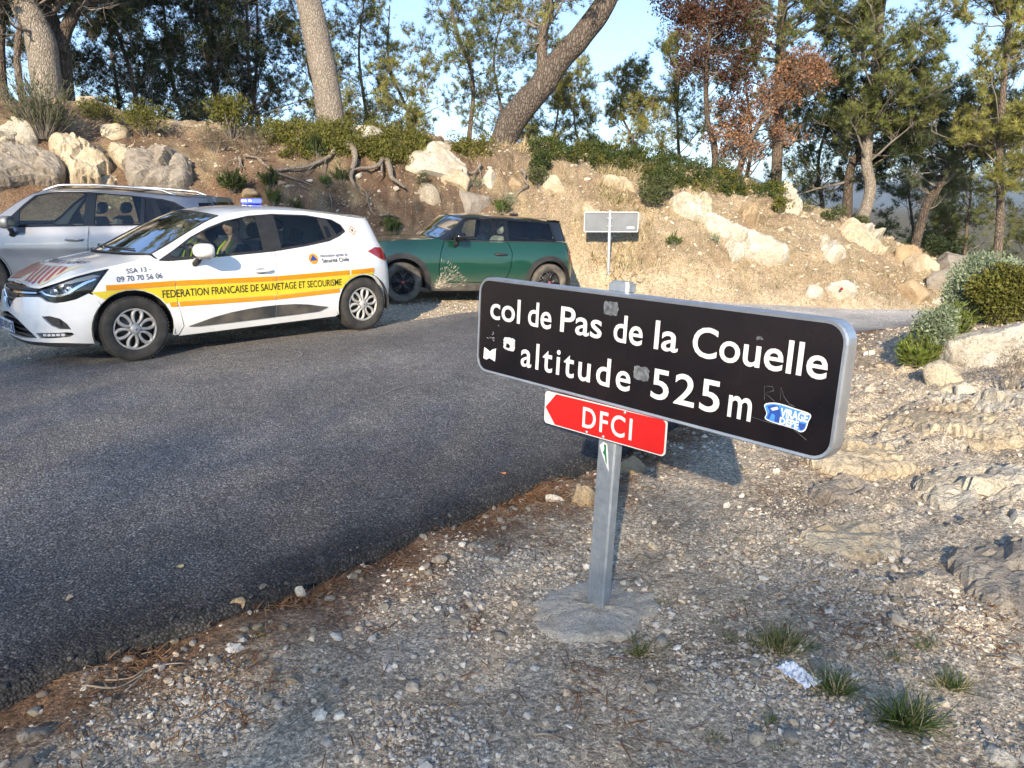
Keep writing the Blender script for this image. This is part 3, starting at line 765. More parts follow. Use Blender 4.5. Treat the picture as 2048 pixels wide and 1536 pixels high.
def loft_rows(edge, crown, bow, n=25, power=2.0, bpow=2.0):
    """cross rows from the near edge to the far edge; edge (m,3) near-side points"""
    v = np.linspace(-1, 1, n); P = np.empty((len(edge), n, 3))
    for i, e in enumerate(edge):
        ay = abs(e[1])
        P[i, :, 0] = e[0] - bow[i] * (1 - np.abs(v) ** bpow); P[i, :, 1] = v * ay; P[i, :, 2] = e[2] + crown[i] * (1 - np.abs(v) ** power)
    return P
class Body:
    """skin plus the top edge line; gives hood, windscreen and roof surfaces"""
    def __init__(s, wrap, ztop, cowl, head, tail):
        s.W = wrap; zt = np.array(ztop, float); s.zu, s.zz = zt[:, 0], zt[:, 1]
        s.cowl, s.head, s.tail = cowl, head, tail
        uu = np.linspace(wrap.u0, cowl, 160); E = wrap(uu, s.zt(uu)); s.hx, s.hy, s.hz = E[:, 0], np.abs(E[:, 1]), E[:, 2]
        o = np.argsort(s.hx); s.hx, s.hy, s.hz = s.hx[o], s.hy[o], s.hz[o]
    def zt(s, u): return np.interp(u, s.zu, s.zz)
    def edge(s, u): return s.W(u, s.zt(u))
    def hood_fn(s, crown):
        def fn(x, y, off=0.0):
            ye = np.interp(x, s.hx, s.hy) + .004; ze = np.interp(x, s.hx, s.hz)
            t = np.clip((np.asarray(x) - s.hx[0]) / (s.hx[-1] - s.hx[0]), 0, 1)
            cr_ = crown * np.minimum(1, 1.9 * np.sqrt(np.maximum(t, 0)))
            z = ze + cr_ * (1 - np.clip(np.abs(y) / ye, 0, 1) ** 2.2)
            return np.stack([np.asarray(x, float), np.asarray(y, float), z + off], -1)
        return fn

def seat(parent, x, y, z0, mat, h=.62, head=True):
    mb = MB()
    mb.box((x + .02, y, z0 + .10), (.50, .48, .16), None, .05)
    t = .32; R = np.array([[math.cos(t), 0, math.sin(t)], [0, 1, 0], [-math.sin(t), 0, math.cos(t)]])
    mb.box((x + .36, y, z0 + .10 + h / 2), (.14, .48, h), R, .055)
    if head: mb.box((x + .36 + math.sin(t) * (h / 2 + .12), y, z0 + .10 + h + .10), (.10, .26, .17), R, .045)
    return mb.build('seat', mat, parent)

def prop_mirror(parent, c, mat, dims=(.13, .23, .15), yaw=0.0, shell2=None):
    """door mirror: rounded housing on a foot, glass on the rear face"""
    root = empty('door_mirror', c, (0, 0, yaw), parent)
    u = np.linspace(0, 2 * math.pi, 22, endpoint=False); rows = []
    for t, k in ((-1, .0), (-.97, .35), (-.85, .62), (-.55, .88), (-.1, 1.0), (.5, 1.0), (.93, .95), (1, .88)):
        rows.append(np.stack([np.full(22, t * dims[0] / 2), np.sign(np.cos(u)) * np.abs(np.cos(u)) ** .72 * k * dims[1] / 2, np.sign(np.sin(u)) * np.abs(np.sin(u)) ** .78 * k * dims[2] / 2], 1))
    V = np.vstack(rows); F = []
    for i in range(len(rows) - 1):
        for k in range(22): F.append((i * 22 + k, (i + 1) * 22 + k, (i + 1) * 22 + (k + 1) % 22, i * 22 + (k + 1) % 22))
    F.append(tuple(range((len(rows) - 1) * 22, len(rows) * 22))[::-1])
    obj('mirror_shell', poly_mesh('mirror_shell', V, F, mat, True), root)
    g = MB(); g.add(np.stack([np.full(22, dims[0] / 2 + .002), np.sign(np.cos(u)) * np.abs(np.cos(u)) ** .72 * .8 * dims[1] / 2, np.sign(np.sin(u)) * np.abs(np.sin(u)) ** .78 * .8 * dims[2] / 2], 1), [tuple(range(22))]); g.build('mirror_glass', M['chrome'], root)
    ft = MB(); ft.tube([(.0, dims[1] * .30, -dims[2] * .40), (.0, dims[1] * .55, -dims[2] * .75), (-.03, dims[1] * .72, -dims[2] * 1.0)], [.032, .030, .034], 10); ft.build('mirror_foot', M['black'], root)
    return root
def handle(parent, fn, x0, x1, z, mat, both=True):
    for s in ((1, -1) if both else (1,)):
        P = fn(np.linspace(x0, x1, 9), np.full(9, z), .0)
        o = np.array([-.004, .016, .026, .030, .031, .030, .028, .020, -.004]); P[:, 1] -= o
        r = np.array([.010, .013, .014, .0145, .0145, .0145, .014, .013, .010])
        P[:, 1] *= s
        mb = MB(); mb.tube(P, r, 8)
        hd = mb.build('door_handle', mat, parent)
        c = fn(np.array([(x0 * .6 + x1 * .4)]), np.array([z]), .0)[0]
        cup = MB(); u = np.linspace(0, 2 * math.pi, 20, endpoint=False)
        q = np.stack([(x0 * .62 + x1 * .38) + .065 * np.cos(u), z + .034 * np.sin(u)], 1)
        V = fn(q[:, 0], q[:, 1], .0015); V[:, 1] *= s; cup.add(V, [tuple(range(20)) if s > 0 else tuple(range(20))[::-1]]); cup.build('handle_cup', M['black'] if mat == M['black'] else M['greyback'], parent)
# ------------------------------------------------------------------ the white rescue hatchback
def car_root(name, x, y, yaw, z, pitch, label):
    r = empty(name, (x, y, z), (0, pitch, yaw)); return tag(r, label, 'car', 'cars parked along the pass road')

def build_rescue_car():
    yaw = .789; cx, cy = -4.21, 7.62
    root = car_root('rescue_car', cx, cy, yaw, .036, 0.0, 'white rescue hatchback with yellow and orange stripes and blue roof beacon')
    plan = [(-.853, 0), (-.845, .25), (-.81, .45), (-.72, .62), (-.58, .735), (-.40, .805), (-.1, .85), (.4, .864), (1.3, .866), (2.2, .868), (2.6, .858), (2.9, .80), (3.08, .70), (3.165, .55), (3.20, .35), (3.21, 0)]
    side = [(.12, .06), (.21, .03), (.3, .012), (.45, .006), (.52, .012), (.62, .006), (.72, 0), (.80, .008), (.9, .03), (.98, .05), (1.1, .095), (1.25, .165), (1.36, .225), (1.42, .29), (1.46, .4)]
    front = [(.12, .08), (.25, .02), (.40, 0), (.50, .004), (.6, .02), (.7, .05), (.78, .12), (.85, .25), (.95, .45), (1.5, .5)]
    rear = [(.2, .05), (.3, .02), (.5, 0), (.7, .01), (.9, .06), (.95, .1), (1.03, .18), (1.16, .27), (1.3, .36), (1.46, .45)]
    W = Wrap(plan, side, front, rear, 1.3); u0, u1 = W.u0, W.u1
    ztop = [(u0, .775), (-1.2, .768), (-.95, .752), (-.81, .748), (-.616, .80), (-.442, .855), (-.282, .892), (-.162, .912), (.086, .955), (.23, 1.005), (.40, 1.085), (.64, 1.205), (.85, 1.303), (1.0, 1.357), (1.2, 1.398), (1.45, 1.418), (1.7, 1.418), (2.0, 1.402), (2.3, 1.370), (2.6, 1.330), (2.80, 1.31), (3.0, 1.315), (u1, 1.335)]
    B = Body(W, ztop, .23, 1.0, 2.80)
    wm = M['white']
    # --- side skin
    archF = arc(-.005, .318, .365, 197, -17, 18); archR = arc(2.592, .31, .352, 194, -8, 18)
    dlo = [(.275, .945), (.45, 1.045), (.641, 1.160), (.85, 1.250), (1.049, 1.313), (1.32, 1.362), (1.60, 1.379), (2.018, 1.362), (2.322, 1.310), (2.431, 1.248), (2.468, 1.181), (2.372, 1.122), (2.216, 1.070), (1.9, 1.025), (1.515, .985), (.861, .955), (.45, .942)]
    top_f = [(u, float(B.zt(u)) - .003) for u in (-.162, -.05, .086, .16, .225)]
    fender = [(-.325, .655), (-.270, .565)] + [p for p in archF if p[1] > .20 and p[0] > -.27] + [(.36, .205), (.40, .205), (.455, .289), (.438, .418), (.412, .55), (.407, .692), (.404, .935), (.30, .945), (.245, .98)] + [p for p in reversed(top_f)] + [(-.165, .890), (-.22, .83), (-.273, .767), (-.33, .690)]
    panel(root, 'fender', W, fender, wm, gap=.003, step=.05)
    doors_hole = [(.404, .935), (.407, .692), (.412, .55), (.438, .418), (.470, .289), (.50, .268), (1.441, .262), (1.98, .272), (2.099, .325), (2.225, .45), (2.318, .571), (2.424, .741), (2.468, .88), (2.478, 1.03), (2.470, 1.175)] + [(p[0], p[1]) for p in reversed(dlo[:10])]
    shell = [(.36, .195), (2.20, .205)] + [p for p in archR if p[1] > .2] + [(2.98, .262), (3.2, .25), (u1, .25), (u1, 1.333)] + [(u, float(B.zt(u)) - .001) for u in np.linspace(3.3, .245, 60)] + [(.30, .95), (.404, .94), (.40, .60), (.44, .30), (.41, .205)]
    shell = [(.405, .195)] + shell[1:-5] + [(.29, .962), (.262, .95), (.404, .941), (.409, .692), (.414, .55), (.44, .418), (.462, .289)]
    # body side frame (pillars, roof rail, quarter, sill, tail)
    panel(root, 'body_shell', W, shell, wm, holes=[shrink(doors_hole, .004)], step=.055, flange=.02)
    fd = [(.404, .935), (.407, .692), (.412, .55), (.438, .418), (.470, .289), (.50, .268), (1.441, .262), (1.452, .38), (1.467, .484), (1.487, .65), (1.5, .8), (1.515, .983), (.861, .953), (.45, .940)]
    rd = [(1.515, .983), (1.5, .8), (1.487, .65), (1.467, .484), (1.452, .38), (1.441, .262), (1.98, .272), (2.099, .325), (2.225, .45), (2.318, .571), (2.424, .741), (2.468, .88), (2.478, 1.03), (2.468, 1.170), (2.372, 1.12), (2.216, 1.068), (1.9, 1.023)]
    panel(root, 'front_door', W, fd, wm, gap=.004, step=.05); panel(root, 'rear_door', W, rd, wm, gap=.004, step=.05)
    gl = dict(front_window=[(.60, .972), (1.0, .985), (1.385, 1.000), (1.395, 1.352), (1.25, 1.340), (1.05, 1.292), (.80, 1.205), (.60, 1.108)],
              quarter_window=[(.42, .966), (.57, .972), (.57, 1.090), (.42, 1.012)],
              rear_window=[(1.60, 1.014), (1.9, 1.044), (2.17, 1.090), (2.135, 1.325), (2.0, 1.343), (1.62, 1.358)],
              rear_quarter_window=[(2.335, 1.138), (2.40, 1.165), (2.445, 1.190), (2.412, 1.240), (2.315, 1.293), (2.255, 1.315)])
    panel(root, 'window_frame', W, dlo, M['black'], holes=[shrink(g, -.002) for g in gl.values()], off=-.004, step=.06, flange=.02)
    for k, g in gl.items(): panel(root, k, W, g, M['glassdark'] if 'rear_q' in k else M['glass'], off=-.010, step=.07, flange=0)
    panel(root, 'rear_door_grip', W, [(2.20, 1.105), (2.255, 1.12), (2.235, 1.23), (2.19, 1.235)], M['blackgloss'], off=.002, step=.05, flange=.006)
    # --- nose
    lower = [(u0, .485), (-1.25, .468), (-1.12, .44), (-1.02, .395), (-.93, .33), (-.875, .282), (-1.1, .268), (u0, .262)]
    fog = [(-.775, .485), (-.70, .487), (-.62, .463), (-.565, .410), (-.540, .360), (-.63, .366), (-.70, .40), (-.74, .44)]
    drl = [(-.862, .330), (-.70, .332), (-.58, .334), (-.535, .328), (-.522, .312), (-.56, .292), (-.70, .283), (-.84, .283)]
    btop = [(-.318, .660), (-.36, .680), (-.466, .632), (-.56, .612), (-.64, .604), (-.72, .620), (-.76, .648), (-.80, .660), (-1.0, .652), (-1.17, .635), (-1.24, .60), (-1.30, .55), (-1.35, .522), (u0, .520)]
    bumper = [(u0, .238), (-1.2, .240), (-.84, .243), (-.60, .235), (-.375, .212)] + [p for p in archF if p[1] > .2 and p[0] < -.27] + [(-.270, .560)] + btop
    # the nose outline touches the intake at the centre line, so the intake is part of the outline
    bumper = [(u0, .236), (-1.2, .238), (-.84, .241), (-.60, .233), (-.372, .210)] + [p for p in archF if p[1] > .2 and p[0] < -.27] + [(-.270, .560)] + btop[:-1] + [(u0, .520), (u0, .487)] + lower[1:-1] + [(u0, .262)]
    panel(root, 'front_bumper', W, bumper, wm, holes=[fog, drl], step=.04, flange=.03, gap=.001)
    panel(root, 'nose_backing', W, [(u0, .20), (-.40, .20), (-.33, .34), (-.29, .52), (-.34, .69), (-.42, .70), (-.60, .69), (-.79, .73), (u0, .74)], M['blackgloss'], off=-.035, step=.06, flange=0)
    for z in (.30, .345, .39, .435):
        w1 = -.90 - (z - .28) * 1.55
        panel(root, 'grille_slat', W, [(u0, z), (w1, z), (w1, z + .014), (u0, z + .014)], M['black'], off=-.012, step=.09, flange=.02)
    for z in (.585, .625, .705):
        panel(root, 'grille_slat', W, [(u0, z), (-.83 if z > .64 else -1.2, z + .004), (-.83 if z > .64 else -1.2, z + .016), (u0, z + .014)], M['black'], off=-.018, step=.09, flange=.02)
    panel(root, 'chrome_strip', W, [(-1.33, .672), (-.83, .688), (-.83, .700), (-1.33, .690)], M['chrome'], off=-.006, step=.08, flange=.01)
    panel(root, 'chin_lip', W, [(u0, .205), (-.84, .205), (-.42, .178), (-.378, .205), (-.60, .229), (-.84, .237), (-1.2, .234), (u0, .232)], M['black'], off=-.004, step=.07, flange=.04)
    # badge: a chrome lozenge on the centre line
    bx = float(W(u0, .63)[0]); mb = MB()
    loz = [(0, .088), (-.062, 0), (0, -.088), (.062, 0)]; inn = [(0, .038), (-.024, 0), (0, -.038), (.024, 0)]
    V = [(bx - .018, y, .625 + z) for y, z in loz] + [(bx - .026, y * .72, .625 + z * .72) for y, z in loz] + [(bx - .014, y, .625 + z) for y, z in inn]
    mb.add(V, [(i, (i + 1) % 4, 4 + (i + 1) % 4, 4 + i) for i in range(4)] + [(4 + i, 4 + (i + 1) % 4, 8 + (i + 1) % 4, 8 + i) for i in range(4)])
    mb.build('emblem', M['chrome'], root)
    # headlights
    hl = [(-.165, .888), (-.282, .868), (-.442, .830), (-.616, .775), (-.72, .735), (-.800, .712), (-.77, .685), (-.732, .664), (-.645, .646), (-.534, .640), (-.44, .652), (-.374, .674), (-.330, .700), (-.273, .767), (-.215, .835)]
    for mir in (False, True):
        h = empty('headlight', parent=root)
        obj('housing', panel_mesh('housing', W, shrink(hl, .008), M['blackgloss'], off=-.045, step=.05, flange=0, mirror=mir), h)
        for (u, z, r) in ((-.52, .722, .052), (-.645, .706, .040)):
            c = W(u, z, -.028); mb = MB(); n = 18
            t1 = W(u + .01, z, -.028) - W(u - .01, z, -.028); t1 /= np.linalg.norm(t1); t2 = np.array([0, 0, 1.0]); nn = np.cross(t1, t2)
            rows = []
            for rr, dp in ((1.0, .010), (.95, .002), (.6, -.012), (.25, -.004), (.01, .0)):
                a = np.arange(n) * 2 * math.pi / n; rows.append(c + r * rr * (np.cos(a)[:, None] * t1 + np.sin(a)[:, None] * t2) + nn * dp)
            V = np.vstack(rows)
            if mir: V = V * np.array([1, -1, 1])
            mb.add(V, [(i * n + k, i * n + (k + 1) % n, (i + 1) * n + (k + 1) % n, (i + 1) * n + k) for i in range(4) for k in range(n)], True)
            mb.build('reflector', M['chrome'], h)
        sw = [(-.79, .708), (-.74, .676), (-.66, .660), (-.58, .662), (-.52, .682), (-.44, .730), (-.36, .770), (-.28, .80), (-.29, .812), (-.38, .785), (-.46, .745), (-.54, .694), (-.60, .676), (-.67, .674), (-.73, .690), (-.77, .712)]
        obj('light_guide', panel_mesh('light_guide', W, sw, M['chrome'], off=-.014, step=.05, flange=.01, mirror=mir), h)
        obj('inner_trim', panel_mesh('inner_trim', W, [(-.24, .83), (-.30, .845), (-.44, .815), (-.60, .765), (-.58, .748), (-.44, .785), (-.34, .80)], M['greyback'], off=-.03, step=.05, flange=0, mirror=mir), h)
        obj('lens', panel_mesh('lens', W, hl, M['lampglass'], off=-.002, step=.045, flange=.004, gap=.002, mirror=mir), h)
        obj('fog_recess', panel_mesh('fog_recess', W, shrink(fog, -.01), M['black'], off=-.03, step=.05, flange=0, mirror=mir), root)
        c = W(-.63, .418, -.022); mb = MB(); mb.lathe([(.001, -.006), (.026, -.004), (.032, .006)], 16, 'z')
        Rm = Matrix.Translation(c) @ Matrix.Rotation(-.75 if not mir else -.75, 4, 'Z') @ Matrix.Rotation(-math.pi / 2, 4, 'Y')
        V = np.array(mb.V) @ np.array(Rm)[:3, :3].T + np.array(Rm)[:3, 3]
        if mir: V = V * np.array([1, -1, 1])
        mb.V = [tuple(v) for v in V]; mb.build('fog_lamp', M['lampglass'], root)
        dl = empty('running_light', parent=root)
        obj('strip', panel_mesh('strip', W, [(-.845, .325), (-.60, .327), (-.585, .315), (-.61, .298), (-.83, .292)], M['chrome'], off=-.010, step=.05, flange=.01, mirror=mir), dl)
        for k in range(5):
            x = -.80 + k * .042
            obj('lamp', panel_mesh('lamp', W, [(x, .300), (x + .03, .301), (x + .03, .320), (x, .320)], M['plate'], off=-.006, step=.05, flange=.004, mirror=mir), dl)
    # --- bonnet
    hf = B.hood_fn(.062)
    uu = np.linspace(u0, .222, 70); E = B.edge(uu); yc = abs(E[-1, 1]); xc = E[-1, 0]
    edge = [(float(e[0]), float(e[1])) for e in E]
    back = [(xc - .23 * (1 - (y / yc) ** 2) - .004, y) for y in np.linspace(-yc * .985, yc * .985, 25)[1:-1]]
    hood_poly = edge + back + [(x, -y) for x, y in reversed(edge[1:])]
    obj('bonnet', panel_mesh('bonnet', hf, hood_poly, wm, step=.05, flange=.02, gap=.003), root)
    # chevrons: red and cream bands that meet on the centre line
    xf = lambda y: float(np.interp(abs(y), B.hy[::-1] if B.hy[0] > B.hy[-1] else B.hy, B.hx[::-1] if B.hy[0] > B.hy[-1] else B.hx)) + .012
    fan = [(xf(y), y) for y in np.linspace(-.60, .60, 33)]
    rear_line = [(-.47 + .16 * (abs(y) / .60) ** 2, y) for y in np.linspace(.60, -.60, 21)]
    obj('cream_chevron_film', panel_mesh('cream_chevron_film', hf, fan + rear_line, M['creamfilm'], off=.004, step=.03, flange=0), root)
    for s in (-1, 1):
        for k in range(7):
            y0 = .02 + k * .115
            # band runs forward-outward from the centre line
            pts = []
            def bandline(yy): return [(t, s * (yy - (t + .47) * .95)) for t in np.linspace(-.32, -.80, 16)]
            a = bandline(y0 - .22); b = bandline(y0 - .22 + .056)
            lim = lambda P: [(x, y) for x, y in P if s * y >= .004 and s * y <= .585 and x >= xf(y) + .006 and x <= -.48 + .16 * (abs(y) / .60) ** 2]
            a, b = lim(a), lim(b)
            if len(a) > 1 and len(b) > 1: obj('red_chevron', panel_mesh('red_chevron', hf, a + b[::-1], M['redfilm'], off=.0075, step=.025, flange=0), root)
    q, F = fit_text('DIVERS SECOURS', -.50, .50, 0, .072, bold=.006)
    V = hf(-.415 + .13 * (q[:, 0] / .5) ** 2 + q[:, 1], -q[:, 0], .005)
    obj('bonnet_lettering', tri_mesh('bonnet_lettering', V, F, M['ink']), root)
    # --- windscreen, roof, cowl
    uw = np.linspace(.235, 1.0, 24); EW = B.edge(uw); t = np.linspace(0, 1, 24)
    EW2 = EW.copy(); EW2[:, 1] += .012
    obj('windscreen', grid_mesh('windscreen', loft_rows(EW2, .01 + .045 * t, .235 - .10 * t), M['glass'], True), root)
    fr = MB()
    P = loft_rows(EW2, .01 + .045 * t, .235 - .10 * t)
    for r in (P[:, 0], P[:, -1], P[0], P[-1]): fr.tube(r + np.array([0, 0, .001]), .010, 6)
    fr.build('windscreen_seal', M['black'], root)
    ur = np.linspace(1.0, 2.80, 40); ER = B.edge(ur); tr = np.linspace(0, 1, 40)
    bow = .135 * np.exp(-tr * 5) - .16 * np.exp(-(1 - tr) * 6)
    obj('roof', grid_mesh('roof', loft_rows(ER, .055 - .012 * tr, bow, 29, 2.6), wm, True), root)
    sp = ER[-1]; mb = MB()
    V = []; v = np.linspace(-1, 1, 21)
    for dx, dz in ((-.06, .005), (.05, -.004), (.10, -.022), (.085, -.04), (.0, -.05)):
        for k in v: V.append((sp[0] + .16 * (1 - k * k) + dx, k * abs(sp[1]) * .99, sp[2] + .043 * (1 - abs(k) ** 2.6) + dz))
    mb.add(V, [(i * 21 + k, i * 21 + k + 1, (i + 1) * 21 + k + 1, (i + 1) * 21 + k) for i in range(4) for k in range(20)], True); mb.build('roof_spoiler', wm, root)
    cw = MB(); E0 = EW[0]
    V = []; v = np.linspace(-1, 1, 25)
    for dx, dz in ((-.13, -.055), (-.02, -.03), (.03, .006)):
        for k in v: V.append((E0[0] - .235 * (1 - k * k) + dx * (1 - .6 * abs(k) ** 3), k * abs(E0[1]) * .97, E0[2] + .010 * (1 - k * k) + dz * 1.0))
    cw.add(V, [(i * 25 + k, i * 25 + k + 1, (i + 1) * 25 + k + 1, (i + 1) * 25 + k) for i in range(2) for k in range(24)][::1]); cw.build('scuttle', M['black'], root)
    for a, b in ((-.55, .05), (.05, .58)):
        mb = MB(); zz = []
        for k in np.linspace(a, b, 9):
            kk = k / abs(EW[1, 1]); zz.append((EW[1, 0] - .225 * (1 - kk * kk) + .02 + .03 * (k - a), k, EW[1, 2] + .028 + .02 * (k - a)))
        mb.tube(zz, .008, 5); mb.build('wiper', M['black'], root)
    # --- lights, rear
    tl = [(2.72, .930), (2.86, .972), (3.06, .960), (3.20, .905), (3.17, .835), (3.02, .800), (2.90, .84)]
    panel(root, 'tail_light', W, tl, M['redlamp'], off=.006, step=.05, flange=.012)
    panel(root, 'tailgate_window', W, [(3.15, 1.03), (u1, 1.02), (u1, 1.26), (3.2, 1.25)], M['glassdark'], off=.004, step=.08, flange=.008)
    panel(root, 'rear_bumper_trim', W, [(3.0, .27), (u1, .27), (u1, .40), (3.1, .39)], M['black'], off=.004, step=.08, flange=.01)
    panel(root, 'fuel_flap', W, [(2.58, .72), (2.74, .72), (2.74, .85), (2.58, .85)], wm, both=False, off=.001, step=.05, flange=.004)
    # lower door mouldings
    clad = [(.50, .283), (.757, .348), (.95, .380), (1.142, .398), (1.30, .406), (1.450, .407), (1.441, .280), (1.0, .275), (.60, .272)]
    clad2 = [(1.464, .408), (1.692, .398), (1.85, .378), (1.984, .350), (2.095, .328), (1.979, .288), (1.70, .282), (1.455, .280)]
    panel(root, 'door_moulding', W, clad, M['clad'], off=.012, step=.045, flange=.016); panel(root, 'door_moulding', W, clad2, M['clad'], off=.012, step=.045, flange=.016)
    # --- livery, cut at the shut lines
    def band(parts, nm, mat, off):
        for p in parts: panel(root, nm, W, p, mat, both=True, off=off, step=.045, flange=.008, gap=.002)
    top = lambda x: float(np.interp(x, [-.35, .4, 1.48, 2.78], [.747, .750, .722, .735])); t2 = lambda x: top(x) - .052
    bot = lambda x: float(np.interp(x, [-.35, .32, 1.46, 2.3], [.50, .492, .466, .480])); b2 = lambda x: bot(x) + .045
    cuts = [(-.215, .405), (.409, 1.486), (1.494, 2.408), (2.428, 2.775)]
    for i, (a, b) in enumerate(cuts):
        xs = np.linspace(a, b, 8)
        band([[(x, t2(x)) for x in xs] + [(x, top(x)) for x in xs[::-1]]], 'orange_stripe', M['orange'], .0075)
    arcR = [p for p in arc(2.592, .31, .36, 160, 60, 10)]
    yb1 = [(-.345, .690), (-.215, .694)] + [(x, t2(x) - .001) for x in np.linspace(-.2, .405, 7)] + [(x, b2(x)) for x in (.412, .385)] + [p for p in arc(-.005, .318, .372, 35, 128, 12)]
    band([yb1], 'yellow_band', M['yellow'], .0065)
    xs = np.linspace(.413, 1.478, 8); band([[(x, b2(x)) for x in xs] + [(x, t2(x) - .001) for x in xs[::-1]]], 'yellow_band', M['yellow'], .0065)
    xs = np.linspace(1.482, 2.31, 8); band([[(x, b2(x)) for x in xs] + [(2.405, t2(2.4))] + [(x, t2(x) - .001) for x in xs[::-1]]], 'yellow_band', M['yellow'], .0065)
    band([[(2.33, .62), (2.345, .572)] + arc(2.592, .31, .362, 137, 72, 8) + [(2.75, .64), (2.768, t2(2.77)), (2.43, t2(2.43))]], 'yellow_band', M['yellow'], .0065)
    for a, b in ((.43, 1.458), (1.468, 2.265)):
        xs = np.linspace(a, b, 8); band([[(x, bot(x)) for x in xs] + [(x, b2(x) - .001) for x in xs[::-1]]], 'orange_stripe', M['orange'], .0075)
    band([[(.345, bot(.35)), (.418, bot(.418)), (.409, b2(.41) - .001), (.335, b2(.335) - .001)]], 'orange_stripe', M['orange'], .0075)
    decal_text(root, 'livery_lettering', W, 'FEDERATION FRANCAISE DE SAUVETAGE ET SECOURISME', .275, 2.29, .588, .662, M['ink'], .0105, bold=.004, slope=-.0125)
    decal_text(root, 'unit_lettering', W, 'SSA 13 -', -.02, .20, .842, .886, M['navy'], .0075, bold=.002, slope=.05)
    decal_text(root, 'phone_lettering', W, '09 70 70 56 06', -.115, .295, .768, .818, M['navy'], .0075, bold=.002, slope=.03)
    decal_text(root, 'association_lettering', W, 'Association agréée de', 2.045, 2.405, .895, .928, M['navy'], .0075, bold=.004)
    decal_text(root, 'association_lettering', W, 'Sécurité Civile', 2.060, 2.415, .832, .878, M['ink'], .0075, bold=.010)
    lg = empty('association_logo', parent=root)
    obj('orange_disc', panel_mesh('orange_disc', W, arc(1.955, .882, .058, 0, 345, 24), M['orange'], off=.006, step=.03, flange=0), lg)
    obj('blue_triangle', panel_mesh('blue_triangle', W, [(1.908, .862), (2.002, .862), (1.955, .928)], M['plateblue'], off=.008, step=.03, flange=0), lg)
    cr_ = [(2.545, 1.20), (2.545, 1.225), (2.59, 1.225), (2.59, 1.20), (2.618, 1.20), (2.618, 1.155), (2.59, 1.155), (2.59, 1.13), (2.545, 1.13), (2.545, 1.155), (2.517, 1.155), (2.517, 1.20)]
    cxx = empty('pillar_cross', parent=root)
    obj('cross_outline', panel_mesh('cross_outline', W, cr_, M['orange'], off=.006, step=.03, flange=0, holes=[shrink(cr_, .008)]), cxx)
    obj('cross_centre', panel_mesh('cross_centre', W, arc(2.567, 1.178, .014, 0, 330, 10), M['ink'], off=.006, step=.03, flange=0), cxx)
    # plate
    pl = empty('number_plate', (float(W(u0, .39)[0]) - .020, 0, .362), parent=root)
    mb = MB(); mb.box((0, 0, 0), (.008, .52, .11), None, .003); mb.build('plate_panel', M['plate'], pl)
    for s in (-1, 1): mb = MB(); mb.box((-.0045, s * .24, 0), (.003, .04, .104)); mb.build('blue_band', M['plateblue'], pl)
    q, F = fit_text('ED-597-VC', -.20, .20, -.036, .036, bold=.02)
    obj('plate_lettering', tri_mesh('plate_lettering', np.stack([np.full(len(q), -.0062), -q[:, 0], q[:, 1]], 1), F, M['ink']), pl)
    # mirrors, handles, beacon, aerial
    for s in (-1, 1):
        r = prop_mirror(root, (.655, s * .985, 1.03), wm, (.16, .24, .145), 0.0)
        if s > 0: r.scale = (1, -1, 1)
        # housing faces rearwards
        dk = MB(); dk.box((.0, .015, -.068), (.12, .17, .02), None, .008); dk.build('mirror_base', M['chrome'], r)
    handle(root, W, 1.225, 1.455, .785, wm); handle(root, W, 1.24, 1.44, .787, wm, False) if False else None
    bcn = empty('light_bar', (1.80, .22, 1.462), parent=root)
    mb = MB(); mb.box((0, 0, .012), (.16, .10, .024), None, .01); mb.build('bar_base', M['black'], bcn)
    mb = MB(); mb.box((0, 0, .052), (.11, .34, .050), None, .016); mb.build('blue_lens', M['bluelamp'], bcn)
    for y in (-.08, .03, .10): mb = MB(); mb.box((-.057, y, .055), (.004, .05 if y != .03 else .03, .016), None, .001); mb.build('lit_lamp', M['whitelamp'], bcn)
    an = empty('roof_aerial', (2.30, .16, 1.425), parent=root)
    mb = MB(); mb.lathe([(.001, .045), (.010, .042), (.024, .0)], 12, 'z'); mb.build('aerial_base', M['black'], an)
    mb = MB(); mb.tube([(0, 0, .03), (.05, 0, .18), (.115, 0, .34)], [.004, .003, .002], 5); mb.build('aerial_whip', M['black'], an)
    # --- underside and interior
    mb = MB(); mb.box((1.1, 0, .30), (3.5, 1.16, .22), None, .04); mb.build('floor_pan', M['interior'], root)
    mb = MB()
    for s in (-1, 1): mb.box((1.3, s * .70, .235), (1.75, .22, .10))
    mb.build('side_sill', M['interior'], root)
    for wx in (0, 2.592):
        for s in (-1, 1):
            mb = MB(); V = []; a = np.radians(np.linspace(-15, 195, 22))
            for y in (.56, .848): V += [(wx + .372 * math.cos(t), s * y, .315 + .372 * math.sin(t)) for t in a]
            mb.add(V, [(k, k + 1, 23 + k, 22 + k) for k in range(21)], True)
            mb.add([(wx + .372 * math.cos(t), s * .56, .315 + .372 * math.sin(t)) for t in a], [tuple(range(22))])
            mb.build('wheel_arch_liner', M['interior'], root)
    mb = MB(); mb.box((.42, 0, .83), (.42, 1.36, .26), None, .07); mb.box((.0, 0, .70), (.7, 1.3, .25), None, .05); mb.build('dashboard', M['interior'], root)
    sw = empty('steering_wheel', (.72, -.36, .90), (0, .45, 0), root)
    mb = MB(); a = np.linspace(0, 2 * math.pi, 28); mb.tube(np.stack([0 * a, .185 * np.cos(a), .185 * np.sin(a)], 1), .014, 8, False); mb.tube([(0, -.17, 0), (0, .17, 0)], .018, 6); mb.tube([(0, 0, 0), (0, 0, -.17)], .018, 6); mb.build('steering_rim', M['interior'], sw)
    for y in (-.37, .37): seat(root, 1.02, y, .38, M['seatgrey'])
    seat(root, 1.95, -.36, .38, M['seatgrey'], .52); seat(root, 1.95, .36, .38, M['seatgrey'], .52)
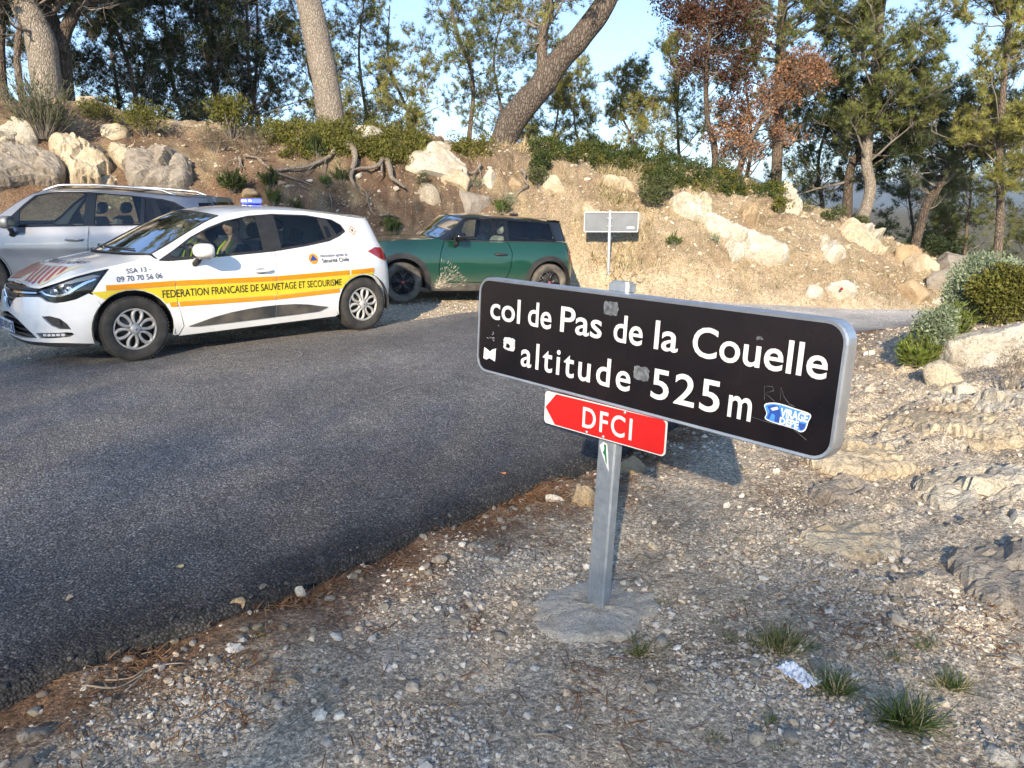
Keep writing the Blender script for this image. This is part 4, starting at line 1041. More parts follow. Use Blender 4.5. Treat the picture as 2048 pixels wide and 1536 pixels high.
    mb = MB(); mb.box((.72, .0, 1.30), (.03, .20, .06), None, .01); mb.build('rear_view_mirror', M['black'], root)
    mb = MB(); mb.box((2.65, 0, .72), (.7, 1.2, .4), None, .05); mb.build('boot_floor', M['interior'], root)
    for wx in (0, 2.592):
        for s in (-1, 1): wheel(root, 'petal', (wx, s * .762, .311), s, .311, .185, M['tyre'], M['hubcap'], M['darkrim'])
    return root
rescue = build_rescue_car()
# ------------------------------------------------------------------ the green three-door
def car_basics(root, W, axles, tread, r, liner_r, kind, tyre, rim, x0, x1, wid=1.16):
    mb = MB(); mb.box(((x0 + x1) / 2, 0, .31), (x1 - x0, wid, .22), None, .04); mb.build('floor_pan', M['interior'], root)
    mb = MB()
    for s in (-1, 1): mb.box(((axles[0] + axles[1]) / 2, s * (tread - .10), .25), (axles[1] - axles[0] - .85, .22, .10))
    mb.build('side_sill', M['interior'], root)
    for wx in axles:
        for s in (-1, 1):
            mb = MB(); V = []; a = np.radians(np.linspace(-15, 195, 22))
            for y in (.56, tread + .04): V += [(wx + liner_r * math.cos(t), s * y, r + .01 + liner_r * math.sin(t)) for t in a]
            mb.add(V, [(k, k + 1, 23 + k, 22 + k) for k in range(21)], True); mb.add([(wx + liner_r * math.cos(t), s * .56, r + .01 + liner_r * math.sin(t)) for t in a], [tuple(range(22))])
            mb.build('wheel_arch_liner', M['interior'], root)
            wheel(root, kind, (wx, s * (tread - .05), r), s, r, .20, tyre, rim, M['interior'])

M['arch'] = simple('dark_arch_trim', (.014, .015, .017), .5, c2=(.05, .046, .04), nscale=4)
def build_green_car():
    yaw = .37
    root = car_root('green_hatchback', -2.02, 12.35, yaw, .02, .038, 'dusty green three-door hatchback with a black roof and dark wheels')
    plan = [(-.80, 0), (-.79, .3), (-.755, .5), (-.66, .66), (-.50, .765), (-.30, .825), (0, .855), (.5, .868), (1.3, .87), (2.1, .872), (2.5, .86), (2.8, .80), (2.95, .70), (3.03, .55), (3.06, .35), (3.07, 0)]
    side = [(.12, .06), (.2, .03), (.3, .012), (.45, 0), (.62, 0), (.75, .01), (.85, .03), (.95, .06), (1.0, .08), (1.15, .125), (1.28, .175), (1.33, .21), (1.38, .29), (1.43, .42)]
    front = [(.12, .08), (.25, .02), (.45, 0), (.7, .03), (.8, .07), (.88, .15), (.95, .30), (1.5, .4)]
    rear = [(.2, .05), (.3, .02), (.5, 0), (.75, .02), (.88, .06), (.97, .12), (1.1, .19), (1.3, .30), (1.46, .40)]
    W = Wrap(plan, side, front, rear, 1.3); u0, u1 = W.u0, W.u1
    ztop = [(u0, .86), (-.9, .875), (-.6, .90), (-.25, .935), (.1, .962), (.50, .985), (.62, 1.02), (.80, 1.13), (1.0, 1.29), (1.06, 1.325), (1.3, 1.343), (1.8, 1.335), (2.2, 1.322), (2.58, 1.30), (2.70, 1.30), (u1, 1.34)]
    B = Body(W, ztop, .55, 1.0, 2.62); gm = M['green']; bk = M['blackpaint']
    archF = arc(.0, .31, .375, 200, -20, 20); archR = arc(2.495, .31, .365, 200, -20, 20)
    dlo = [(.66, .972), (.80, 1.085), (1.02, 1.285), (1.08, 1.312), (1.35, 1.322), (1.78, 1.314), (2.2, 1.300), (2.545, 1.280), (2.60, 1.13), (2.645, .985), (2.2, .972), (1.72, .970), (1.2, .968)]
    hole = [(.672, .966), (.61, .80), (.585, .65), (.575, .507), (.585, .312), (1.60, .312), (1.70, .36), (1.765, .47), (1.803, .603), (1.817, .786), (1.79, .87), (1.745, .945), (1.735, .968)]
    shell = [(.385, .24), (2.12, .245)] + [p for p in archR if p[1] > .24] + [(2.9, .26), (u1, .26), (u1, .96), (2.75, .975), (2.648, .978), (2.2, .966), (1.735, .962), (.672, .962), (.60, .985)] + [(u, float(B.zt(u)) - .002) for u in np.linspace(.545, u0, 40)] + [(u0, .40), (-.6, .36), (-.36, .30)] + [p for p in archF if p[1] > .24]
    panel(root, 'body_shell', W, shell, gm, holes=[shrink(hole, -.001)], step=.055, flange=.02)
    panel(root, 'door', W, hole, gm, gap=.010, step=.055)
    panel(root, 'window_frame', W, dlo, M['blackgloss'], off=-.002, step=.06, flange=.02, holes=[[(.92, .985), (1.695, .985), (1.695, 1.298), (1.35, 1.304), (1.12, 1.296), (1.03, 1.25)], [(1.77, .985), (2.60, .998), (2.53, 1.265), (2.2, 1.282), (1.77, 1.296)]])
    panel(root, 'door_window', W, [(.915, .98), (1.70, .98), (1.70, 1.302), (1.35, 1.308), (1.115, 1.30), (1.025, 1.252)], M['glass'], off=-.010, step=.08, flange=0)
    panel(root, 'rear_side_window', W, [(1.765, .98), (2.605, .993), (2.535, 1.268), (2.2, 1.286), (1.765, 1.30)], M['glassdark'], off=-.010, step=.08, flange=0)
    panel(root, 'upper_frame', W, [(.60, .985), (.66, .972), (.80, 1.088), (1.02, 1.289), (1.08, 1.316), (1.35, 1.326), (1.78, 1.318), (2.2, 1.304), (2.549, 1.284), (2.604, 1.13), (2.65, .987), (2.8, .985), (u1, .97), (u1, 1.338)] + [(u, float(B.zt(u)) - .001) for u in np.linspace(2.9, .56, 40)], bk, step=.06, flange=.02)
    panel(root, 'belt_strip', W, [(.66, .962), (2.66, .967), (2.66, .979), (.66, .974)], M['black'], off=.005, step=.09, flange=.008)
    # wheel arch trims and sill
    def trim(c, ri, ro, a0, a1): return arc(c[0], c[1], ro, a0, a1, 26) + arc(c[0], c[1], ri, a1, a0, 26)
    panel(root, 'wheel_arch_trim', W, trim((0, .31), .372, .455, 196, -14), M['arch'], off=.008, step=.05, flange=.025)
    panel(root, 'wheel_arch_trim', W, trim((2.495, .31), .362, .445, 196, -10), M['arch'], off=.008, step=.05, flange=.025)
    panel(root, 'sill_trim', W, [(.43, .18), (2.07, .185), (2.05, .30), (.445, .295)], M['clad'], off=.008, step=.06, flange=.03)
    handle(root, W, 1.50, 1.73, .765, M['black'])
    hf = B.hood_fn(.06); E = B.edge(np.linspace(u0, .545, 60)); yc = abs(E[-1, 1]); xc = E[-1, 0]
    edge = [(float(e[0]), float(e[1])) for e in E]; back = [(xc - .24 * (1 - (y / yc) ** 2) - .004, y) for y in np.linspace(-yc * .985, yc * .985, 25)[1:-1]]
    obj('bonnet', panel_mesh('bonnet', hf, edge + back + [(x, -y) for x, y in reversed(edge[1:])], gm, step=.06, flange=.02, gap=.003), root)
    uw = np.linspace(.56, 1.03, 20); EW = B.edge(uw); EW[:, 1] += .012; t = np.linspace(0, 1, 20)
    P = loft_rows(EW, .01 + .05 * t, .25 - .10 * t); obj('windscreen', grid_mesh('windscreen', P, M['glass'], True), root)
    fr = MB()
    for r in (P[:, 0], P[:, -1], P[0], P[-1]): fr.tube(r, .010, 6)
    fr.build('windscreen_seal', M['black'], root)
    ur = np.linspace(1.03, 2.62, 36); ER = B.edge(ur); tr = np.linspace(0, 1, 36)
    obj('roof', grid_mesh('roof', loft_rows(ER, .06 - .008 * tr, .15 * np.exp(-tr * 5) - .15 * np.exp(-(1 - tr) * 6), 29, 2.8), bk, True), root)
    sp = ER[-1]; mb = MB(); v = np.linspace(-1, 1, 21); V = []
    for dx, dz in ((-.08, .012), (.06, .025), (.15, .022), (.145, .0), (.02, -.03)):
        for k in v: V.append((sp[0] + .13 * (1 - k * k) + dx, k * abs(sp[1]) * .98, sp[2] + .048 * (1 - abs(k) ** 2.8) + dz))
    mb.add(V, [(i * 21 + k, i * 21 + k + 1, (i + 1) * 21 + k + 1, (i + 1) * 21 + k) for i in range(4) for k in range(20)], True); mb.build('roof_spoiler', bk, root)
    mb = MB(); mb.box((2.15, 0, 1.40), (.16, .04, .05), None, .018); mb.build('roof_aerial', M['black'], root)
    # round headlights in a dark ring
    for mir in (False, True):
        h = empty('headlight', parent=root); c = (-.60, .765)
        circ = lambda k: [(c[0] + .135 * k * math.cos(a), c[1] + .125 * k * math.sin(a)) for a in np.linspace(0, 2 * math.pi, 26)[:-1]]
        obj('bezel', panel_mesh('bezel', W, circ(1.0), M['blackgloss'], off=.006, step=.05, flange=.02, holes=[circ(.78)], mirror=mir), h)
        obj('reflector', panel_mesh('reflector', W, circ(.80), M['chrome'], off=-.03, step=.05, flange=0, mirror=mir), h)
        obj('lens', panel_mesh('lens', W, circ(.80), M['lampglass'], off=.006, step=.05, flange=0, mirror=mir), h)
        obj('light_ring', panel_mesh('light_ring', W, circ(.74), M['plate'], off=.001, step=.05, flange=0, holes=[circ(.64)], mirror=mir), h)
        tl = [(2.98, .62), (3.16, .62), (3.16, .84), (2.98, .84)]
        obj('tail_light', panel_mesh('tail_light', W, tl, M['redlamp'], off=.006, step=.06, flange=.01, mirror=mir), root)
        obj('grille', panel_mesh('grille', W, [(u0, .40), (-.95, .42), (-.86, .56), (-.92, .70), (u0, .72)], M['blackgloss'], off=.005, step=.07, flange=.01, mirror=mir), root)
        obj('rear_window', panel_mesh('rear_window', W, [(3.0, 1.02), (u1, 1.0), (u1, 1.26), (3.02, 1.25)], M['glassdark'], off=.004, step=.08, flange=.008, mirror=mir), root)
        obj('lower_bumper', panel_mesh('lower_bumper', W, [(u0, .19), (-.6, .20), (-.37, .22), (-.38, .30), (-.6, .36), (u0, .40)], M['clad'], off=.002, step=.07, flange=.03, mirror=mir), root)
        obj('lower_bumper', panel_mesh('lower_bumper', W, [(2.88, .22), (u1, .20), (u1, .34), (2.90, .30)], M['clad'], off=.003, step=.07, flange=.03, mirror=mir), root)
    for s in (-1, 1):
        r = prop_mirror(root, (.86, s * .985, 1.03), M['blackgloss'], (.17, .21, .14))
        if s > 0: r.scale = (1, -1, 1)
    mb = MB(); mb.box((.72, 0, .86), (.4, 1.36, .22), None, .07); mb.box((.3, 0, .74), (.8, 1.3, .2), None, .05); mb.build('dashboard', M['interior'], root)
    for y in (-.36, .36): seat(root, 1.30, y, .36, M['seatpale'], .60)
    seat(root, 2.05, 0, .36, M['seatgrey'], .5)
    mb = MB(); mb.box((2.62, 0, .75), (.45, 1.1, .35), None, .05); mb.build('boot_floor', M['interior'], root)
    sw = MB(); a = np.linspace(0, 2 * math.pi, 24); sw.tube(np.stack([1.0 + .07 * np.sin(a), -.36 + .18 * np.cos(a), .93 + .165 * np.sin(a)], 1), .013, 6, False); sw.build('steering_wheel', M['interior'], root)
    # straw chaff splashed behind the front wheel
    rr = np.random.default_rng(5); V = []; F = []
    for k in range(230):
        ang = rr.uniform(.1, 1.35); ln = rr.uniform(.015, .055); d = rr.uniform(.05, .75) ** 1.2
        x = .50 + d * math.cos(ang) * .75; z = .22 + d * math.sin(ang) * .62
        if x > 1.35 or z > .80: continue
        wd = rr.uniform(.0012, .003); dx, dz = math.cos(ang + rr.normal(0, .25)), math.sin(ang + rr.normal(0, .25))
        q = np.array([(x - dz * wd, z + dx * wd), (x + dz * wd, z - dx * wd), (x + dx * ln + dz * wd, z + dz * ln - dx * wd), (x + dx * ln - dz * wd, z + dz * ln + dx * wd)])
        P = W(q[:, 0], q[:, 1], .007 if z > .30 else .016); n = len(V); V += [tuple(p) for p in P]; F += [(n, n + 1, n + 2), (n, n + 2, n + 3)]
    M['chaff'] = simple('dry_mud_chaff', (.50, .44, .33), .95)
    obj('mud_splash', tri_mesh('mud_splash', np.array(V), np.array(F), M['chaff']), root, kind='stuff')
    car_basics(root, W, (0, 2.495), .82, .308, .385, 'spoke', M['dusttyre'], M['darkrim'], -.5, 2.85)
    return root
green = build_green_car()

# ------------------------------------------------------------------ the silver estate
def build_silver_car():
    yaw = .04; ox = 1.05
    c, s = math.cos(yaw), math.sin(yaw)
    root = car_root('silver_estate', -8.3 + ox * c, 11.0 + ox * s, yaw, .222, 0.0, 'silver estate car with roof rails behind the white rescue car')
    plan = [(-.92, 0), (-.91, .3), (-.87, .5), (-.78, .68), (-.62, .79), (-.40, .86), (0, .895), (.6, .907), (1.3, .907), (2.2, .905), (2.6, .89), (2.9, .84), (3.1, .74), (3.22, .60), (3.28, .35), (3.29, 0)]
    side = [(.12, .07), (.2, .04), (.3, .015), (.45, .012), (.60, .014), (.70, .012), (.715, .0), (.735, .0), (.75, .016), (.85, .022), (.95, .04), (1.02, .065), (1.15, .11), (1.3, .17), (1.43, .225), (1.47, .27), (1.50, .36), (1.53, .5)]
    front = [(.12, .08), (.25, .02), (.45, 0), (.7, .03), (.8, .08), (.9, .20), (1.0, .36), (1.6, .5)]
    rear = [(.2, .05), (.3, .02), (.5, 0), (.75, .02), (.95, .06), (1.05, .12), (1.2, .20), (1.35, .28), (1.46, .36), (1.6, .4)]
    W = Wrap(plan, side, front, rear, 1.3); u0, u1 = W.u0, W.u1
    ztop = [(u0, .84), (-.9, .87), (-.5, .92), (-.1, .985), (.10, 1.03), (.25, 1.12), (.50, 1.305), (.72, 1.435), (.85, 1.472), (1.05, 1.488), (1.5, 1.488), (2.0, 1.455), (2.4, 1.42), (2.75, 1.385), (2.9, 1.375), (u1, 1.40)]
    B = Body(W, ztop, .10, .72, 2.80); sm = M['silver']
    archF = arc(0, .33, .37, 205, -20, 20); archR = arc(2.62, .33, .37, 205, -20, 20)
    dlo = [(.30, .985), (.42, 1.12), (.60, 1.30), (.735, 1.412), (.9, 1.448), (1.05, 1.458), (1.45, 1.456), (2.0, 1.415), (2.45, 1.365), (2.62, 1.325), (2.805, 1.225), (2.72, 1.185), (2.45, 1.100), (2.2, 1.018), (1.5, 1.008), (.9, 1.002)]
    fd = [(.36, .985), (.36, .70), (.40, .45), (.45, .325), (1.40, .325), (1.43, .50), (1.455, .70), (1.485, 1.004), (.9, .998)]
    rd = [(1.485, 1.004), (1.455, .70), (1.43, .50), (1.40, .325), (1.95, .325), (2.12, .45), (2.22, .65), (2.28, .85), (2.26, 1.04), (2.2, 1.014)]
    hole = [(.36, .985), (.36, .70), (.40, .45), (.45, .325), (1.40, .325), (1.95, .325), (2.12, .45), (2.22, .65), (2.28, .85), (2.27, 1.04)] + list(reversed([p for p in dlo if not (p[0] < 2.3 and p[1] < 1.06)]))[0:]
    low = [(2.27, 1.045), (2.45, 1.103), (2.72, 1.187), (2.805, 1.225)]
    hole = [(.36, .985), (.36, .70), (.40, .45), (.45, .325), (1.40, .325), (1.95, .325), (2.12, .45), (2.22, .65), (2.28, .85)] + low + list(reversed(dlo[:10]))
    shell = [(.38, .235), (2.25, .24)] + [p for p in archR if p[1] > .24] + [(3.0, .27), (u1, .27), (u1, 1.398)] + [(u, float(B.zt(u)) - .001) for u in np.linspace(3.1, u0 + .001, 90)] + [(u0, .26), (-.6, .26), (-.36, .25)] + [p for p in archF if p[1] > .24]
    for mir in (False, True):
        obj('body_shell', panel_mesh('body_shell', W, shell, sm, holes=[shrink(hole, .004)], step=.06, flange=.02, mirror=mir), root)
        obj('rear_door', panel_mesh('rear_door', W, rd, sm, gap=.004, step=.055, mirror=mir), root)
    obj('front_door', panel_mesh('front_door', W, fd, sm, gap=.004, step=.055), root)
    gls = dict(front_window=[(.55, 1.02), (1.41, 1.026), (1.415, 1.432), (1.05, 1.436), (.9, 1.424), (.765, 1.392), (.62, 1.268), (.55, 1.20)],
               rear_window=[(1.55, 1.026), (2.16, 1.034), (2.155, 1.378), (2.0, 1.392), (1.555, 1.428)],
               rear_quarter_window=[(2.22, 1.052), (2.37, 1.10), (2.28, 1.362), (2.215, 1.370)],
               cargo_window=[(2.47, 1.130), (2.70, 1.200), (2.77, 1.227), (2.61, 1.305), (2.44, 1.345), (2.36, 1.352)])
    panel(root, 'window_frame', W, dlo, M['blackgloss'], off=-.003, step=.06, flange=.02, holes=[shrink(g, -.002) for g in gls.values()])
    for k, g in gls.items(): panel(root, k, W, g, M['glass'] if 'front' in k or k == 'rear_window' else M['glassdark'], off=-.010, step=.08, flange=0)
    panel(root, 'side_moulding', W, [(.36, .752), (1.46, .768), (1.462, .795), (.36, .780)], M['greyback'], off=.004, step=.08, flange=.006)
    panel(root, 'side_moulding', W, [(1.475, .769), (2.22, .776), (2.225, .80), (1.477, .796)], M['greyback'], off=.004, step=.08, flange=.006)
    handle(root, W, 1.16, 1.41, .822, sm); handle(root, W, 1.95, 2.18, .84, sm)
    panel(root, 'sill_trim', W, [(.40, .205), (2.22, .21), (2.2, .30), (.43, .295)], M['clad'], off=.004, step=.07, flange=.03)
    hf = B.hood_fn(.07); E = B.edge(np.linspace(u0, .095, 50)); yc = abs(E[-1, 1]); xc = E[-1, 0]
    edge = [(float(e[0]), float(e[1])) for e in E]; back = [(xc - .22 * (1 - (y / yc) ** 2), y) for y in np.linspace(-yc * .985, yc * .985, 21)[1:-1]]
    obj('bonnet', panel_mesh('bonnet', hf, edge + back + [(x, -y) for x, y in reversed(edge[1:])], sm, step=.07, flange=.02, gap=.003), root)
    uw = np.linspace(.11, .76, 20); EW = B.edge(uw); EW[:, 1] += .012; t = np.linspace(0, 1, 20)
    P = loft_rows(EW, .01 + .035 * t, .22 - .09 * t); obj('windscreen', grid_mesh('windscreen', P, M['glass'], True), root)
    fr = MB()
    for r in (P[:, 0], P[:, -1], P[0], P[-1]): fr.tube(r, .011, 6)
    fr.build('windscreen_seal', M['black'], root)
    ur = np.linspace(.76, 2.80, 40); ER = B.edge(ur); tr = np.linspace(0, 1, 40)
    obj('roof', grid_mesh('roof', loft_rows(ER, .042 - .005 * tr,   .13 * np.exp(-tr * 5) - .03 * np.exp(-(1 - tr) * 6), 29, 2.6), sm, True), root)
    # panoramic glass roof
    ug = np.linspace(.92, 2.1, 20); EG = B.edge(ug); EG[:, 1] *= .80; EG[:, 2] += .026
    obj('roof_window', grid_mesh('roof_window', loft_rows(EG, np.full(20, .026), .09 * np.exp(-np.linspace(0, 1, 20) * 5), 17, 2.0), M['blackgloss'], True), root)
    sp = ER[-1]; mb = MB(); v = np.linspace(-1, 1, 21); V = []
    for dx, dz in ((-.10, .004), (.0, -.002), (.05, -.018), (.04, -.04), (-.04, -.05)):
        for k in v: V.append((sp[0] + .03 * (1 - k * k) + dx, k * abs(sp[1]) * .98, sp[2] + .036 * (1 - abs(k) ** 2.6) + dz))
    mb.add(V, [(i * 21 + k, i * 21 + k + 1, (i + 1) * 21 + k + 1, (i + 1) * 21 + k) for i in range(4) for k in range(20)], True); mb.build('roof_spoiler', sm, root)
    for s_ in (-1, 1):
        ul = np.linspace(.80, 2.62, 30); EL = B.edge(ul); EL[:, 1] = s_ * (np.abs(EL[:, 1]) - .035); tt = np.linspace(0, 1, 30)
        EL[:, 2] += .012 + .050 * np.minimum(1, 9 * np.minimum(tt, 1 - tt))
        mb = MB(); mb.tube(EL, .015, 8); mb.build('roof_rail', M['alu'], root)
        r = prop_mirror(root, (.50, s_ * 1.045, 1.06), sm, (.16, .22, .17))
        if s_ > 0: r.scale = (1, -1, 1)
    panel(root, 'tailgate_window', W, [(3.0, 1.08), (u1, 1.06), (u1, 1.32), (2.98, 1.31)], M['glassdark'], off=.004, step=.08, flange=.008)
    panel(root, 'tail_light', W, [(2.88, .92), (3.3, .92), (3.3, 1.03), (2.98, 1.04)], M['redlamp'], off=.005, step=.07, flange=.01)
    panel(root, 'headlight', W, [(-.45, .80), (-.7, .74), (-.95, .72), (-.95, .82), (-.7, .86), (-.45, .89)], M['lampglass'], off=.004, step=.07, flange=.01)
    mb = MB(); mb.box((.35, 0, .88), (.42, 1.4, .24), None, .07); mb.box((-.1, 0, .74), (.8, 1.3, .2), None, .05); mb.build('dashboard', M['interior'], root)
    for y in (-.38, .38): seat(root, .95, y, .42, M['seatgrey'], .62)
    for y in (-.38, .38): seat(root, 1.85, y, .42, M['seatgrey'], .55)
    mb = MB(); mb.box((2.75, 0, .85), (.55, 1.15, .4), None, .05); mb.build('boot_floor', M['interior'], root)
    obj('front_door', panel_mesh('front_door', W, fd, sm, gap=.004, step=.055, mirror=True), root)
    car_basics(root, W, (0, 2.62), .86, .325, .39, 'spoke', M['tyre'], M['hubcap'], -.6, 3.1, 1.2)
    return root
silver = build_silver_car()
# ------------------------------------------------------------------ the pass sign in the foreground
def sign_black():
    m, nt, b = nodes('black_sign_face'); v = vec(nt)
    n1 = noise(nt, v, 3.0, 5, .6); n2 = noise(nt, v, 60, 4, .7)
    c = ramp(nt, n1, [(.35, (.006, .006, .008)), (.7, (.014, .009, .010))])
    sp = ramp(nt, n2, [(.70, (0, 0, 0)), (.74, (.5, .5, .5))])
    nt.links.new(mixc(nt, sp, c, (.05, .05, .055)), b.inputs['Base Color'])
    nt.links.new(ramp(nt, n1, [(.3, (.16, .16, .16)), (.7, (.30, .30, .30))]), b.inputs['Roughness'])
    b.inputs['Specular IOR Level'].default_value = .35
    return m
M['signblack'] = sign_black()
def rrect(w, h, r, n=7):
    o = []
    for cx, cz, a0 in ((w / 2 - r, -h / 2 + r, -90), (w / 2 - r, h / 2 - r, 0), (-w / 2 + r, h / 2 - r, 90), (-w / 2 + r, -h / 2 + r, 180)):
        o += arc(cx, cz, r, a0, a0 + 90, n)
    return o
def build_pass_sign():
    ay, bx, cyy = -.8493, -.0586, .0053
    R = Matrix.Rotation(ay, 3, 'Z') @ Matrix.Rotation(bx, 3, 'X') @ Matrix.Rotation(cyy, 3, 'Y'); Rn = np.array(R)
    g = base_at(1196, 1208); Bp = np.array([g[0], g[1], 0.0])
    up = Rn[:, 2]; xd = Rn[:, 0]; bk = Rn[:, 1]
    C1 = np.array([.2428, 1.638, 1.187 - 1.5087]); O = np.array([0, 0, CAMH]); dep = .075
    A = np.stack([C1, -up, -xd], 1); k, hh, ee = np.linalg.solve(A, Bp - O + 0 * up - bk * dep)
    # O + k*C1 + bk*dep == Bp + hh*up + ee*xd
    Wd, Ht = k, k * .2424
    gz = float(ground_z(Bp[0], Bp[1]))
    root = empty('pass_sign', Bp + up * (gz - .0)); root.matrix_world = Matrix.Translation(Vector(Bp + up * gz)) @ R.to_4x4()
    tag(root, 'large black pass sign with red plate below on a grey steel post', 'sign')
    # local frame: x along the board, y backwards, z up the post
    zc = hh - gz; xo = ee; yo = -dep
    # post: folded 80 x 40 steel box with chamfers
    top = zc + Ht / 2 + .036
    def sec(w, d, c): return [(-w / 2 + c, -d / 2), (w / 2 - c, -d / 2), (w / 2, -d / 2 + c), (w / 2, d / 2 - c), (w / 2 - c, d / 2), (-w / 2 + c, d / 2), (-w / 2, d / 2 - c), (-w / 2, -d / 2 + c)]
    mb = MB(); mb.prism(sec(.084, .046, .006), -.25, top)
    for x in (-.022, -.008, .012, .026): mb.box((x, -.0232, top / 2 - .1), (.004, .0016, top - .3))
    mb.build('post', M['galv'], root)
    mb = MB(); mb.prism(sec(.094, .056, .010), top - .022, top + .006); mb.prism(sec(.078, .042, .010), top + .006, top + .013); mb.build('post_cap', M['galv'], root)
    # board
    bd = empty('board', (xo, yo, zc), parent=root)
    fw, fh, fd, rad = Wd + .012, Ht + .012, .052, .052
    fx = Matrix(((1, 0, 0, 0), (0, 0, -1, 0), (0, 1, 0, 0), (0, 0, 0, 1)))
    V2 = rrect(Wd, Ht, rad)
    mb = MB(); n = len(V2); mb.add([(x, -.001, z) for x, z in V2], [tuple(range(n))]); mb.build('board_face', M['signblack'], bd)
    rings = [(Wd, Ht, rad, .003), (Wd, Ht, rad, -.004), (Wd + .016, Ht + .016, rad + .008, -.005), (Wd + .024, Ht + .024, rad + .011, 0.001), (Wd + .026, Ht + .026, rad + .012, .010), (Wd + .026, Ht + .026, rad + .012, fd - .004), (Wd + .020, Ht + .020, rad + .010, fd), (Wd - .03, Ht - .03, rad - .015, fd), (Wd - .03, Ht - .03, rad - .015, .01)]
    Vv = []; 
    for (w, h, r, y) in rings: Vv += [(x, y, z) for x, z in rrect(w, h, r)]
    F = [(i * n + j, (i + 1) * n + j, (i + 1) * n + (j + 1) % n, i * n + (j + 1) % n) for i in range(len(rings) - 1) for j in range(n)]
    o = obj('frame', poly_mesh('frame', Vv, F, M['alu'], False), bd)
    mb = MB(); mb.add([(x, .006, z) for x, z in rrect(Wd - .01, Ht - .01, rad)], [tuple(range(n))[::-1]]); mb.build('back_sheet', M['greyback'], bd)
    # lettering; fractions of the board measured on the photograph
    U = lambda f: (f - .5) * Wd
    Z = lambda f: (.5 - f) * Ht
    def words(s, f0, f1, z0, z1, bold=.012, sp=1.0):
        q, F = fit_text(s, U(f0), U(f1), Z(z0), Z(z1), bold=bold, spacing=sp)
        obj('lettering', tri_mesh('lettering', np.stack([q[:, 0], np.full(len(q), -.0035), q[:, 1]], 1), F, M['signwhite']), bd)
    return root, bd, Wd, Ht, zc, xo, yo, Rn, Bp, gz, words, U, Z
SG = build_pass_sign()
def sign_uv(u, v):
    """board coordinates (fractions from the top left) of a photo pixel"""
    root, bd, Wd, Ht, zc, xo, yo, Rn, Bp, gz = SG[:10]
    O = Bp + Rn[:, 2] * gz + Rn @ np.array([xo, yo, zc]); r = ray(u, v); n = Rn[:, 1]
    k = np.dot(O - np.array([0, 0, CAMH]), n) / np.dot(r, n); P = Rn.T @ (np.array([0, 0, CAMH]) + r * k - O)
    return P[0] / Wd + .5, .5 - P[2] / Ht, P
